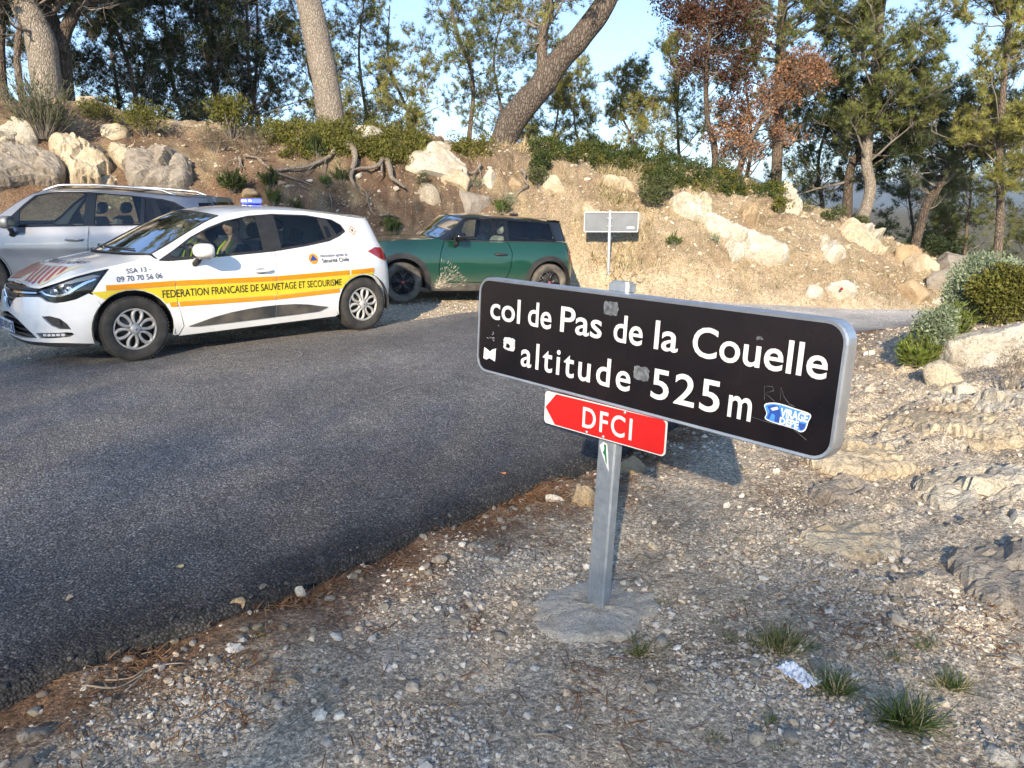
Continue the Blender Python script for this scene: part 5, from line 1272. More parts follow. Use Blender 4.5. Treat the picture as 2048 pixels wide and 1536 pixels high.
def dress_sign():
    root, bd, Wd, Ht, zc, xo, yo, Rn, Bp, gz, words, U, Z = SG
    def line(items, bold):
        for s, a, b, base, capz in items:
            (f0, z0, _), (f1, z1, _) = sign_uv(*a), sign_uv(*b)
            words(s, f0, f1, base, capz, bold)
    zb = np.mean([sign_uv(983, 634)[1], sign_uv(1640, 764)[1], sign_uv(1310, 697)[1]])
    # cap line from the P of "Pas" and the C of "Couelle"
    zt = np.mean([sign_uv(1135, 614)[1], sign_uv(1405, 655)[1], sign_uv(1633, 686)[1]])
    words('col', sign_uv(982, 620)[0], sign_uv(1042, 625)[0], zb, zt); words('de', sign_uv(1057, 640)[0], sign_uv(1104, 645)[0], zb, zt)
    words('Pas', sign_uv(1121, 660)[0], sign_uv(1205, 660)[0], zb, zt); words('de', sign_uv(1228, 670)[0], sign_uv(1286, 680)[0], zb, zt)
    words('la', sign_uv(1309, 690)[0], sign_uv(1357, 695)[0], zb, zt); words('Couelle', sign_uv(1385, 700)[0], sign_uv(1657, 735)[0], zb, zt)
    zb2 = np.mean([sign_uv(1050, 731)[1], sign_uv(1180, 767)[1], sign_uv(1405, 820)[1]])
    zt2 = np.mean([sign_uv(1086, 688)[1], sign_uv(1232, 722)[1], sign_uv(1330, 740)[1]])
    words('altitude', sign_uv(1043, 715)[0], sign_uv(1262, 765)[0], zb2, zt2, .012, 1.2); words('525', sign_uv(1303, 780)[0], sign_uv(1441, 800)[0], zb2, zt2, .012, 1.1); words('m', sign_uv(1457, 815)[0], sign_uv(1504, 825)[0], zb2, zt2, .012)
    def flat(name, pts, mat, y=-.0035, parent=bd):
        mb = MB(); mb.add([(x, y, z) for x, z in pts], [tuple(range(len(pts)))]); return mb.build(name, mat, parent)
    def px(u, v): P = sign_uv(u, v)[2]; return (P[0], P[2])
    rr = np.random.default_rng(3)
    def blotch(name, u0, v0, u1, v1, mat, n=26, rough=.18):
        c = np.array(px((u0 + u1) / 2, (v0 + v1) / 2)); a, b = np.array(px(u0, v0)), np.array(px(u1, v1)); hw, hh = abs(b[0] - a[0]) / 2, abs(a[1] - b[1]) / 2
        pts = []
        for t in np.linspace(0, 2 * math.pi, n, endpoint=False):
            k = 1 / max(abs(math.cos(t)), abs(math.sin(t))) ; k = min(k, 1.25) * (1 - rr.uniform(0, rough))
            pts.append((c[0] + hw * k * math.cos(t), c[1] + hh * k * math.sin(t)))
        return flat(name, pts, mat)
    blotch('glue_mark', 1208, 600, 1238, 634, M['residue']); blotch('glue_mark', 1268, 728, 1299, 766, M['residue'])
    blotch('torn_sticker', 1008, 672, 1031, 704, M['residuewhite'], 30, .12); blotch('glue_mark', 1013, 685, 1022, 698, M['signblack'], 12, .4).location.y = -.0006
    # torn label in the shape of an X
    flat('torn_sticker', [px(*q) for q in ((970, 694), (977, 699), (981, 703), (986, 699), (993, 697), (992, 716), (991, 723), (985, 719), (980, 716), (974, 719), (968, 716), (969, 704))][::-1], M['stickerwhite'])
    for i in range(34):
        u, v = rr.normal(988, 6), rr.normal(674, 11); l = rr.uniform(.8, 2.6); a = rr.uniform(0, 3.14); w = rr.uniform(.3, .9)
        q = [(u - math.cos(a) * l - math.sin(a) * w, v - math.sin(a) * l + math.cos(a) * w), (u + math.cos(a) * l, v + math.sin(a) * l), (u + math.sin(a) * w, v - math.cos(a) * w)]
        if i % 3 == 0: flat('paper_fleck', [px(*p) for p in q][::-1], M['residuewhite'])
    blotch('paint_chip', 1512, 669, 1528, 683, M['residue'], 14, .6)
    # scratched letters
    for pts in ([(1530, 800), (1530, 772), (1546, 773), (1549, 781), (1531, 786), (1551, 803)], [(1562, 800), (1563, 774), (1570, 795), (1580, 808), (1590, 813)], [(1502, 833), (1540, 845), (1585, 855), (1614, 880)]):
        mb = MB(); mb.tube([(px(*p)[0], -.0032, px(*p)[1]) for p in pts], .0008, 4); mb.build('scratch', M['residue'], bd)
    # blue football sticker
    st = empty('blue_sticker', parent=bd)
    out = [(1530, 809), (1545, 805), (1562, 807), (1590, 816), (1622, 828), (1618, 844), (1612, 860), (1602, 864), (1590, 858), (1560, 849), (1532, 838), (1534, 826)]
    P = [px(*q) for q in out]
    flat('sticker_edge', [tuple(p) for p in cr(P, 5, True)][::-1], M['stickerwhite'], -.0036, st)
    ctr = np.mean(P, 0); flat('sticker_blue_ground', [tuple(ctr + (np.array(p) - ctr) * np.array([.955, .90])) for p in cr(P, 5, True)][::-1], M['stickerblue'], -.0041, st)
    flat('sticker_figure', [px(*q) for q in ((1536, 812), (1548, 809), (1558, 811), (1562, 820), (1564, 836), (1559, 845), (1550, 842), (1552, 830), (1545, 826), (1540, 838), (1535, 836), (1541, 822))][::-1], M['stickernavy'], -.0046, st)
    flat('sticker_figure', [px(*q) for q in ((1543, 816), (1556, 813), (1559, 818), (1547, 821))][::-1], M['stickerwhite'], -.0049, st)
    sl = (px(1615, 829)[1] - px(1562, 815)[1]) / (px(1615, 829)[0] - px(1562, 815)[0])
    for s, a, b, top in (('VIRAGE', (1562, 833), (1616, 845), (1563, 815)), ('DEPE', (1560, 847), (1598, 857), (1561, 833))):
        A, Bq, T = px(*a), px(*b), px(*top); q, F = fit_text(s, A[0], Bq[0], A[1], T[1], bold=.035, slope=(Bq[1] - A[1]) / (Bq[0] - A[0]))
        obj('sticker_lettering', tri_mesh('sticker_lettering', np.stack([q[:, 0], np.full(len(q), -.0049), q[:, 1]], 1), F, M['stickerwhite']), st)
    flat('sticker_shield', [px(*q) for q in ((1600, 845), (1613, 848), (1611, 856), (1604, 861), (1599, 853))][::-1], M['stickernavy'], -.0049, st)
    # red arrow plate
    pl = empty('direction_plate', (xo, yo, zc), parent=root)
    c4 = [np.array(px(*q)) for q in ((1086, 780), (1329, 842), (1326, 914), (1084, 847))]
    cen = np.mean(c4, 0); w = .5 * (np.linalg.norm(c4[1] - c4[0]) + np.linalg.norm(c4[2] - c4[3])); h = .5 * (np.linalg.norm(c4[3] - c4[0]) + np.linalg.norm(c4[2] - c4[1]))
    a = math.atan2(*(c4[1] - c4[0] + c4[2] - c4[3])[::-1])
    print('sign width', Wd, Ht, 'plate', w, h, a, cen / Ht)
    pl.location = (xo + cen[0], yo + .012, zc + cen[1]); pl.rotation_euler = (0, -a, 0)
    rp = rrect(w, h, .016); n = len(rp)
    mb = MB(); V = [(x, 0, z) for x, z in rp] + [(x, .004, z) for x, z in rp]
    mb.add(V, [tuple(range(n)), tuple(range(n, 2 * n))[::-1]] + [(i, n + i, n + (i + 1) % n, (i + 1) % n) for i in range(n)]); mb.build('plate_panel', M['signwhite'], pl)
    e = .004
    red = [(-w / 2 + .006, .0), (-w / 2 + w * .105, -h / 2 + e)] + [(x - e, z + (e if z < 0 else -e)) for x, z in rp if x > 0] + [(-w / 2 + w * .105, h / 2 - e)]
    flat('red_arrow', red, M['signred'], -.0015, pl)
    q, F = fit_text('DFCI', -w * .147, w * .255, -h * .30, h * .30, bold=.014, spacing=1.2)
    obj('lettering', tri_mesh('lettering', np.stack([q[:, 0], np.full(len(q), -.003), q[:, 1]], 1), F, M['signwhite']), pl)
    for x in (-.11, .03, .19):
        mb = MB(); mb.lathe([(.001, -.006), (.005, -.005), (.0065, -.0015)], 10, c=(x * w, 0, -h * .42 if x != .19 else h * .42)); mb.build('rivet', M['alu'], pl)
    for z in (-.05, .05):
        mb = MB(); mb.box((-cen[0] - xo * 0, .030, z), (.11, .052, .030), None, .004); o = mb.build('clamp', M['galv'], pl)
    for z in (-Ht * .3, Ht * .3):
        mb = MB(); mb.box((-xo, .062, z), (.12, .03, .04), None, .004); mb.build('clamp', M['galv'], bd)
    # small green walker sticker on the post
    ws = empty('walker_sticker', (0, -.0248, 0), parent=root)
    zz = zc + cen[1] - h / 2 - .085
    flat('sticker_edge', [(-.030, zz + .045), (-.012, zz + .062), (.006, zz + .058), (.012, zz + .03), (.024, zz - .045), (.012, zz - .028), (-.002, zz - .005), (-.018, zz + .02)][::-1], M['stickerwhite'], 0, ws)
    flat('sticker_figure', [(-.010, zz + .055), (.002, zz + .055), (.004, zz + .03), (.010, zz + .0), (.014, zz - .022), (.004, zz - .008), (-.002, zz + .012), (-.012, zz + .022), (-.006, zz + .035)][::-1], M['stickergreen'], -.0006, ws)
    # concrete footing round the foot
    M['concrete'] = rock_mat('weathered_concrete', (.84, .77, .66), (.75, .68, .57), (.62, .55, .45), (.33, .31, .28), 6.0)
    n = 84; V = []; F = []; prof = [(.03, .0), (.06, .0), (.09, .0), (.12, .0), (.15, .0), (.18, -.001), (.205, -.002), (.225, -.004), (.240, -.009), (.250, -.022), (.256, -.045), (.262, -.12)]
    for j, (rr_, dz) in enumerate(prof):
        for i in range(n):
            t = 2 * math.pi * i / n; k = .90 * rr_ * (1 + .14 * math.sin(2 * t + .4) + .07 * math.sin(5 * t + 1.2) + .12 * float(perlin(3 * math.cos(t) + 5, 3 * math.sin(t), 8)) + .04 * float(perlin(9 * math.cos(t) + 5, 9 * math.sin(t), 9)))
            x, y = Bp[0] - .015 + k * math.cos(t) * 1.05, Bp[1] - .03 + k * math.sin(t)
            V.append((x, y, gz + .020 + dz + .010 * float(fbm(np.array(x * 14), np.array(y * 14), 4, 71, .65)) * (j < 11)))
    ctrp = len(V); V.append((Bp[0], Bp[1], gz + .020))
    for j in range(len(prof) - 1):
        for i in range(n): F.append((j * n + i, (j + 1) * n + i, (j + 1) * n + (i + 1) % n, j * n + (i + 1) % n))
    F += [(ctrp, i, (i + 1) % n) for i in range(n)]
    Mi = np.array(root.matrix_world.inverted()); V = np.array(V) @ Mi[:3, :3].T + Mi[:3, 3]
    obj('concrete_footing', poly_mesh('concrete_footing', V, F, M['concrete'], True), root)
dress_sign()

# ------------------------------------------------------------------ the small sign seen from behind, at the foot of the slope
M['fargrey'] = simple('dull_grey_sign_back', (.15, .17, .19), .5, c2=(.19, .21, .23), nscale=6)
def build_far_sign():
    p = at(1216, 553); s = px2m(p[1])
    root = empty('road_sign', p, (0, 0, -.06)); tag(root, 'grey back of a road sign on a steel post beneath the slope', 'sign')
    h = (553 - 432) * s * 1.02
    mb = MB(); mb.box((0, 0, h / 2 - .1), (.055, .035, h + .2), None, .006); mb.build('post', M['galv'], root)
    pw, ph = 106 * s, 39 * s; zc = (553 - 454) * s * 1.02
    bd = empty('board', (.03, .03, zc), parent=root)
    V2 = rrect(pw, ph, .03); n = len(V2)
    mb = MB(); mb.add([(x, 0, z) for x, z in V2] + [(x, .012, z) for x, z in V2], [tuple(range(n)), tuple(range(n, 2 * n))[::-1]]); mb.build('back_sheet', M['fargrey'], bd)
    rings = [(pw - .03, ph - .03, .02, .002), (pw - .03, ph - .03, .02, -.028), (pw, ph, .03, -.028), (pw, ph, .03, .016)]
    Vv = []
    for (w, hh, r, y) in rings: Vv += [(x, y, z) for x, z in rrect(w, hh, r)]
    obj('frame', poly_mesh('frame', Vv, [(i * n + j, i * n + (j + 1) % n, (i + 1) * n + (j + 1) % n, (i + 1) * n + j) for i in range(3) for j in range(n)], M['alu']), bd)
    mb = MB(); mb.box((pw * .36, -.003, -ph * .28), (.14, .004, .035)); mb.build('maker_label', M['stickerwhite'], bd)
    mb = MB(); mb.box((-.03, -.035, ph * .2), (.09, .012, .03)); mb.box((-.03, -.035, -ph * .2), (.09, .012, .03)); mb.build('clamp', M['galv'], bd)
build_far_sign()
# ------------------------------------------------------------------ rocks
def ico(sub):
    t = (1 + 5 ** .5) / 2
    V = [(-1, t, 0), (1, t, 0), (-1, -t, 0), (1, -t, 0), (0, -1, t), (0, 1, t), (0, -1, -t), (0, 1, -t), (t, 0, -1), (t, 0, 1), (-t, 0, -1), (-t, 0, 1)]
    F = [(0, 11, 5), (0, 5, 1), (0, 1, 7), (0, 7, 10), (0, 10, 11), (1, 5, 9), (5, 11, 4), (11, 10, 2), (10, 7, 6), (7, 1, 8), (3, 9, 4), (3, 4, 2), (3, 2, 6), (3, 6, 8), (3, 8, 9), (4, 9, 5), (2, 4, 11), (6, 2, 10), (8, 6, 7), (9, 8, 1)]
    V = [np.array(v) / np.linalg.norm(v) for v in V]
    for _ in range(sub):
        c = {}; G = []
        def mid(a, b):
            k = (min(a, b), max(a, b))
            if k not in c: m = V[a] + V[b]; V.append(m / np.linalg.norm(m)); c[k] = len(V) - 1
            return c[k]
        for a, b, d in F: x, y, z = mid(a, b), mid(b, d), mid(d, a); G += [(a, x, z), (b, y, x), (d, z, y), (x, y, z)]
        F = G
    return np.array(V), np.array(F)
ICO = {k: ico(k) for k in (0, 1, 2, 3, 4)}
def rock_shape(seed, sub=3, cuts=9, rough=.16, strata=0.0, cut_lo=.55):
    r = np.random.default_rng(seed); V, F = ICO[sub]; V = V.copy()
    for _ in range(cuts):
        n = r.normal(size=3); n /= np.linalg.norm(n); d = r.uniform(cut_lo, .92); k = V @ n - d; V -= np.clip(k, 0, None)[:, None] * n * .92
    off = r.uniform(-50, 50, 3)
    a = perlin3(V + off, 1.3, seed % 40) * rough + perlin3(V + off, 3.1, seed % 31) * rough * .5 + perlin3(V + off, 7.3, seed % 29) * rough * .25
    V = V * (1 + a)[:, None]
    if strata:
        h = V[:, 2] * 3.2 + .25 * V[:, 0]; st = (h - np.floor(h)); V[:, :2] *= (1 + strata * (st - .5))[:, None]
    return V, F
M['limestone'] = rock_mat('pale_limestone', (.66, .57, .43), (.56, .46, .33), (.40, .31, .21), (.34, .30, .25), 2.4)
M['limewhite'] = rock_mat('white_limestone', (.72, .67, .58), (.62, .55, .44), (.44, .37, .28), (.30, .28, .25), 3.0)
M['greyrock'] = rock_mat('grey_limestone', (.44, .39, .33), (.36, .31, .26), (.25, .21, .17), (.30, .28, .25), 2.6)
M['tanrock'] = rock_mat('tan_limestone', (.55, .42, .27), (.47, .34, .21), (.33, .23, .14), (.46, .42, .36), 3.2)
_rockn = [100]
def rock(u0, v0, u1, v1, label, mat='limestone', depth=.8, sub=3, sink=.25, tilt=0.0, cuts=14, rough=.12, strata=0.0, name='rock', group=None, bury=0.0, cut_lo=.42):
    """a boulder filling a photo box, standing where that box meets the ground"""
    _rockn[0] += 1; uc, vc = (u0 + u1) / 2, v0 + (v1 - v0) * .62
    p = at(uc, vc)
    if p is None: p = unproj(uc, vc, 18)
    d = p[1]; s = px2m(d) * math.hypot(1, (uc - 1024) / FPX) ** 0 * 1.0
    w, h = (u1 - u0) * s, (v1 - v0) * s
    V, F = rock_shape(_rockn[0], sub, cuts, rough, strata, cut_lo)
    V = V / np.array([np.ptp(V[:, 0]), np.ptp(V[:, 1]), np.ptp(V[:, 2])])
    big = 1.16 if h > .25 else 1.05
    V[:, 0] *= w * big; V[:, 1] *= max(w * depth, h * .7) * big; V[:, 2] *= h * (1 + sink) * big
    if tilt: c, sn = math.cos(tilt), math.sin(tilt); V[:, [0, 2]] = V[:, [0, 2]] @ np.array([[c, sn], [-sn, c]])
    o = obj(name, tri_mesh(name, V, F, M[mat], smooth=False), None, label=label, cat='rock', group=group, kind='thing')
    q = unproj(uc, (v0 + v1) / 2 + (v1 - v0) * sink * .5, d + (.12 if h < .25 else .30) * h + bury); o.location = q
    o.rotation_euler = (0, 0, -math.atan2(q[0], q[1]))
    o.data.polygons.foreach_set('use_smooth', np.ones(len(F), bool))
    return o
G1 = 'limestone outcrops on the bank'
rock(205, 250, 250, 286, 'small pale boulder beneath the crest left of the yellow shrubs', 'limestone')
rock(15, 248, 70, 292, 'pale boulder beside the large left rosemary bush', 'limewhite', .8)
rock(150, 195, 190, 215, 'small pale stone on the left skyline', 'limestone')
rock(125, 285, 165, 315, 'small pale block on top of the left outcrop', 'limestone')
rock(165, 295, 208, 330, 'wedge of pale stone between the left outcrops', 'limestone')
rock(835, 303, 945, 365, 'largest pale boulder under the leaning pine', 'limewhite', .8, 4, .3, 0, 10, .16)
rock(875, 340, 925, 378, 'grey faced boulder tucked below the largest pale boulder', 'limestone', .8, 3, .2)
rock(900, 350, 948, 390, 'blocky boulder with a root beside it under the leaning pine', 'limestone', .9, 3, .2, .1)
rock(840, 372, 885, 425, 'upright pale boulder left above the green car roof', 'limestone', .8, 3, .3, .2)
rock(905, 383, 975, 436, 'low cracked boulder just above the green car roof', 'greyrock', .7, 3, .3)
rock(965, 346, 995, 382, 'narrow white stone on the bank right of the rooted boulder', 'limewhite', .7)
rock(1015, 358, 1042, 380, 'ochre stone on the bank below the leaning pine', 'tanrock')
rock(1075, 352, 1125, 398, 'slanting pale slab beside a rosemary on the bank', 'limestone', .6, 3, .2, .5)
rock(855, 280, 895, 305, 'pale stone above the largest pale boulder', 'limewhite')
rock(690, 255, 760, 285, 'pale ledge beside the foot of the straight pale pine', 'limewhite', .7)
rock(585, 268, 628, 290, 'pale stone in the shrubs left of the straight pale pine', 'limewhite')
rock(1058, 286, 1110, 300, 'pale ledge on the skyline right of the leaning pine', 'limewhite', .6)
rock(480, 378, 512, 392, 'small flat stone on the red bank above the blue beacon', 'tanrock')
rock(552, 360, 570, 376, 'small pale stone below the crossing roots', 'tanrock')
rock(570, 368, 592, 376, 'thin flat stone right of the crossing roots', 'limestone')
# the long slabs on the right slope
def slab(pts, label, mat='limestone', th=.22, seed=0, k=1.0, cell=.38):
    """an inclined bedding slab: a thick, uneven sheet following the slope under an outline seen in the photo"""
    P = np.array([at(u, v) for u, v in pts]); c = P.mean(0)
    # best-fit plane of the outline on the ground
    U_, S_, Vt = np.linalg.svd(P - c); n = Vt[2]; n = n if n @ np.array([0, -.6, 1.0]) > 0 else -n
    e1 = Vt[0]; e2 = np.cross(n, e1)
    Q = np.stack([(P - c) @ e1, (P - c) @ e2], 1); Q = cr(Q, 6, True)
    q, F = surf_tri([tuple(p) for p in Q], (), .045 if k > .8 else .028)
    bd = np.array([np.sqrt(((Q - k) ** 2).sum(1).min()) for k in q])
    # fractured bedding: every block sits a little higher or lower and tilts its own way
    rs = np.random.default_rng(1000 + seed); lo, hi = Q.min(0), Q.max(0); ns = max(4, int(np.prod(hi - lo) / (cell * k) ** 2)); sd = rs.uniform(lo, hi, (ns, 2)) ; wq = q + .06 * k * np.stack([perlin(q[:, 0] * 5 / k, q[:, 1] * 5 / k, 7), perlin(q[:, 1] * 5 / k, q[:, 0] * 5 / k, 9)], 1)
    ar2 = np.array([1.0, 1.7]); dd = (((wq[:, None] - sd[None]) * ar2) ** 2).sum(2); ic = dd.argmin(1); lift = rs.uniform(-.10, .10, ns) * k * (1 if k > .8 else .6); tl = rs.normal(0, .22 if k > .8 else .12, (ns, 2)); rel = lift[ic] + ((q - sd[ic]) * tl[ic]).sum(1)
    s2 = np.sort(dd, 1); seam = np.sqrt(s2[:, 1]) - np.sqrt(s2[:, 0]) if ns > 1 else np.ones(len(q))
    e_ = .05 * k; h = th * (1 - np.exp(-bd / e_)) + (rel - .05 * k * np.exp(-seam / (.03 * k))) * sstep(0, e_, bd) + .03 * k * fbm(q[:, 0] * 7 / k, q[:, 1] * 11 / k, 3, 101 + seed) * sstep(0, e_, bd)
    top = c + q[:, :1] * e1 + q[:, 1:] * e2 + (h - .05 * k)[:, None] * n; bot = c + q[:, :1] * e1 + q[:, 1:] * e2 - .25 * n
    A = q[F]; ar = (A[:, 1, 0] - A[:, 0, 0]) * (A[:, 2, 1] - A[:, 0, 1]) - (A[:, 2, 0] - A[:, 0, 0]) * (A[:, 1, 1] - A[:, 0, 1]); F = np.where((ar > 0)[:, None], F, F[:, ::-1])
    E = np.concatenate([F[:, [0, 1]], F[:, [1, 2]], F[:, [2, 0]]]); _, inv, cnt = np.unique(np.sort(E, 1), axis=0, return_inverse=True, return_counts=True); b = E[cnt[inv.ravel()] == 1]; m = len(q)
    G = np.concatenate([np.stack([b[:, 1], b[:, 0], b[:, 0] + m], 1), np.stack([b[:, 1], b[:, 0] + m, b[:, 1] + m], 1)])
    o = obj('rock_slab', tri_mesh('rock_slab', np.vstack([top, bot]) - c, np.concatenate([F, F[:, ::-1] + m, G]), M[mat], smooth=False), None, label=label, cat='rock', kind='thing'); o.location = c
    return o
slab([(1340, 395), (1372, 388), (1405, 415), (1450, 445), (1500, 475), (1545, 500), (1576, 520), (1560, 535), (1530, 532), (1490, 520), (1462, 528), (1452, 495), (1420, 470), (1385, 440), (1345, 425)], 'long pale limestone slab slanting down the sunlit slope', 'limewhite', .20, 1)
slab([(1388, 388), (1412, 398), (1428, 425), (1420, 430), (1400, 412)], 'narrow upright slab at the head of the long slab', 'limestone', .18, 2)
slab([(1483, 405), (1502, 410), (1514, 440), (1508, 455), (1490, 448), (1482, 425)], 'orange stained block standing on the sunlit slope', 'tanrock', .26, 3)
slab([(1200, 355), (1250, 362), (1275, 385), (1260, 384), (1215, 372)], 'flat tilted ledge beneath the evergreen cover right of the road sign', 'limestone', .18, 4)
slab([(1262, 385), (1285, 420), (1292, 450), (1280, 458), (1268, 420)], 'thin pale rib running down beside the road sign', 'limestone', .14, 5)
slab([(1165, 412), (1195, 418), (1200, 432), (1170, 428)], 'small pale patch of bedrock left of the road sign', 'limestone', .10, 6)
slab([(1560, 380), (1580, 392), (1602, 420), (1590, 428), (1562, 408)], 'pale slab on the skyline left of the S-curved pine', 'limewhite', .2, 7)
slab([(1640, 478), (1665, 490), (1690, 505), (1688, 522), (1660, 520), (1640, 498)], 'pale boulder jutting over a dark hollow on the slope', 'limewhite', .30, 8)
slab([(1680, 455), (1720, 468), (1765, 492), (1770, 510), (1735, 500), (1690, 475)], 'weathered pale ledge near the right end of the crest', 'limestone', .2, 9)
slab([(1700, 448), (1745, 460), (1770, 478), (1740, 482), (1705, 464)], 'upper pale ledge under the S-curved pine', 'limewhite', .18, 10)
slab([(-40, 305), (30, 294), (85, 300), (118, 318), (135, 345), (120, 376), (60, 374), (0, 384), (-40, 365)], 'wide grey limestone outcrop at the left frame edge above the silver car', 'greyrock', .38, 11)
slab([(95, 292), (140, 287), (190, 308), (225, 338), (230, 374), (150, 376), (134, 345)], 'broad pale outcrop behind the silver car roof rails', 'limestone', .34, 12)
slab([(205, 290), (235, 283), (272, 305), (302, 330), (305, 348), (270, 352), (230, 330)], 'slanting limestone block beside a tuft above the silver car', 'limestone', .30, 13)
slab([(255, 335), (300, 316), (350, 316), (381, 333), (384, 374), (350, 397), (290, 394), (258, 374)], 'large rounded limestone block where the red earth bank begins', 'greyrock', .42, 14)
slab([(-30, 262), (20, 258), (40, 280), (10, 292), (-30, 290)], 'pale ledge under the tall rosemary at the left edge', 'limewhite', .25, 15)
rock(1778, 490, 1838, 540, 'yellowish fractured block low on the right ridge', 'tanrock', .9, 3, .2, .3, 11, .16, .05)
rock(1812, 515, 1862, 560, 'slanting cream block below the yellowish block', 'limestone', .9, 3, .2, .5, 11, .14, .05)
rock(1850, 508, 1930, 560, 'dark grey rounded boulder at the end of the ridge', 'greyrock', .9, 4, .2, .25, 8, .10)
rock(1852, 545, 1920, 602, 'smooth grey slanting boulder under the dark rounded boulder', 'greyrock', .9, 4, .2, .45, 8, .10)
rock(1795, 560, 1850, 606, 'pale yellow boulder at the roadside end of the ridge', 'tanrock', .8, 3, .25, .2)
rock(1905, 565, 1950, 606, 'grey boulder half hidden by the pale green bush', 'greyrock', .9, 3, .2)
rock(1868, 592, 1895, 608, 'small cream stone beside the far road edge at right', 'limewhite')
rock(1655, 568, 1712, 600, 'white roadside boulder with a red painted dot', 'limewhite', .6, 3, .3, .25, 10, .2)
rock(1612, 573, 1648, 598, 'small pale roadside stone left of the boulder with the red dot', 'limewhite', .7, 3, .3)
rock(1462, 530, 1480, 542, 'small ochre stone beneath the foot of the long slab', 'tanrock')
def red_dot():
    p = unproj(1684, 578, at(1684, 590)[1] - .16); mb = MB(); mb.lathe([(.001, -.022), (.018, -.018), (.030, .02)], 14, c=(0, 0, 0)); o = mb.build('paint_dot', M['redlamp']); o.location = p
    tag(o, 'red painted dot on the white roadside boulder', 'paint mark')
red_dot()
# right verge rocks
rock(1898, 632, 2080, 790, 'big white pitted rock on the right verge beneath the bushes', 'limewhite', .8, 4, .12, -.12, 8, .12, 0, cut_lo=.6)
rock(1855, 725, 1930, 790, 'grey slanting rock under the pale green bush', 'limestone', .9, 3, .3, .4)
rock(1890, 728, 1925, 775, 'thin upright rock wedge beside the big white rock', 'limestone', .6, 3, .3, .5)
rock(1900, 768, 1965, 812, 'rough pale rock in front of the big white rock', 'limewhite', .9, 3, .3, -.4)
rock(1868, 770, 1920, 810, 'jagged tan rock on the right verge', 'limestone', .9, 3, .3)
rock(1725, 770, 1752, 788, 'white stone alone on the dirt right of the black sign', 'limewhite', .9, 2, .2)
rock(1728, 790, 1755, 805, 'second white stone on the dirt right of the black sign', 'limestone', .9, 2, .2)
rock(1965, 772, 2000, 792, 'cream stone on the right verge slope', 'limewhite', .9, 2, .25)
rock(2005, 768, 2035, 796, 'pale block at the right frame edge', 'limestone', .9, 2, .25)
rock(1752, 792, 1850, 812, 'flat grey slab lying on the right verge', 'greyrock', .6, 3, .6, 0, 9, .12)
slab([(1750, 862), (1830, 835), (1930, 828), (2020, 850), (2055, 890), (1960, 900), (1850, 890)], 'broad layered bedrock hump on the right verge', 'limestone', .09, 21, .5)
slab([(1600, 905), (1700, 890), (1800, 910), (1835, 940), (1740, 962), (1640, 945)], 'flat layered bedrock below the end of the black sign', 'limestone', .07, 22, .4)
slab([(1615, 985), (1700, 957), (1757, 985), (1730, 1015), (1640, 1010)], 'low weathered ledge breaking through the trodden ground', 'greyrock', .06, 23, .35)
slab([(1590, 1070), (1680, 1052), (1790, 1075), (1802, 1110), (1700, 1125), (1610, 1105)], 'broken ledge with dark edges on the trodden ground', 'limestone', .055, 24, .35)
slab([(1830, 960), (1950, 930), (2065, 950), (2065, 1060), (1960, 1050), (1860, 1010)], 'pale worn bedrock patch at the right of the trodden ground', 'limewhite', .055, 25, .45)
slab([(1900, 1120), (2065, 1090), (2065, 1235), (1990, 1230), (1920, 1180)], 'rounded ledge at the right frame edge', 'greyrock', .07, 26, .4)
slab([(1850, 800), (1930, 795), (2055, 800), (2055, 835), (1940, 822)], 'thin pale ledge above the layered bedrock hump', 'limewhite', .07, 27, .4)
# stones near the post
rock(1133, 968, 1192, 1030, 'large tan angular stone left of the sign post', 'tanrock', .8, 3, .12, .1, 10, .12)
rock(1225, 905, 1302, 968, 'large tan stone behind the sign post', 'tanrock', .8, 3, .12, -.1, 10, .12)
rock(1085, 985, 1128, 1010, 'pale stone left of the large tan stone', 'limewhite', .8, 2, .1)
rock(1296, 1083, 1318, 1108, 'single cream stone on bare ground right of the post', 'limestone', .8, 2, .1, .3)
rock(1206, 1205, 1232, 1232, 'white stone touching the foot of the post', 'limewhite', .8, 2, .1)
rock(1158, 1200, 1180, 1216, 'white stone left of the foot of the post', 'limewhite', .8, 2, .1)
rock(445, 1198, 492, 1228, 'flat tan stone leaning on the asphalt edge', 'tanrock', .5, 2, .1, .2)
rock(590, 1168, 614, 1198, 'white rounded stone beside the asphalt edge', 'limewhite', .9, 2, .1)
rock(862, 1108, 898, 1132, 'bluish grey stone among pine needles', 'greyrock', .8, 2, .1)
rock(968, 1110, 1002, 1132, 'pale oblong stone among pine needles', 'limewhite', .8, 2, .1)
rock(560, 1355, 608, 1387, 'pinkish stone in the lower left gravel', 'tanrock', .6, 2, .1, -.2)
rock(1045, 1398, 1085, 1425, 'white stone in the gravel under the concrete footing', 'limewhite', .8, 2, .1)
rock(1230, 1465, 1278, 1498, 'white stone at the bottom edge below the post', 'limewhite', .8, 2, .1)
rock(1495, 1458, 1535, 1515, 'white stone at the bottom edge right of the post', 'limewhite', .8, 2, .1)
rock(1710, 1435, 1740, 1460, 'white stone left of the long grass tufts', 'limewhite', .8, 2, .1)
rock(1965, 1495, 2030, 1545, 'large white pebble in the lower right corner', 'limewhite', .8, 2, .1)
rock(2000, 1310, 2050, 1340, 'rounded white pebble at the right edge', 'limewhite', .8, 2, .1)
rock(35, 1447, 100, 1492, 'dull grey stone in the lower left corner', 'greyrock', .8, 2, .4)
rock(1325, 1330, 1360, 1352, 'cream stone right of the concrete footing', 'limestone', .8, 2, .1)
rock(1505, 1350, 1530, 1380, 'grey white stone beside the crumpled tissue', 'greyrock', .8, 2, .1)

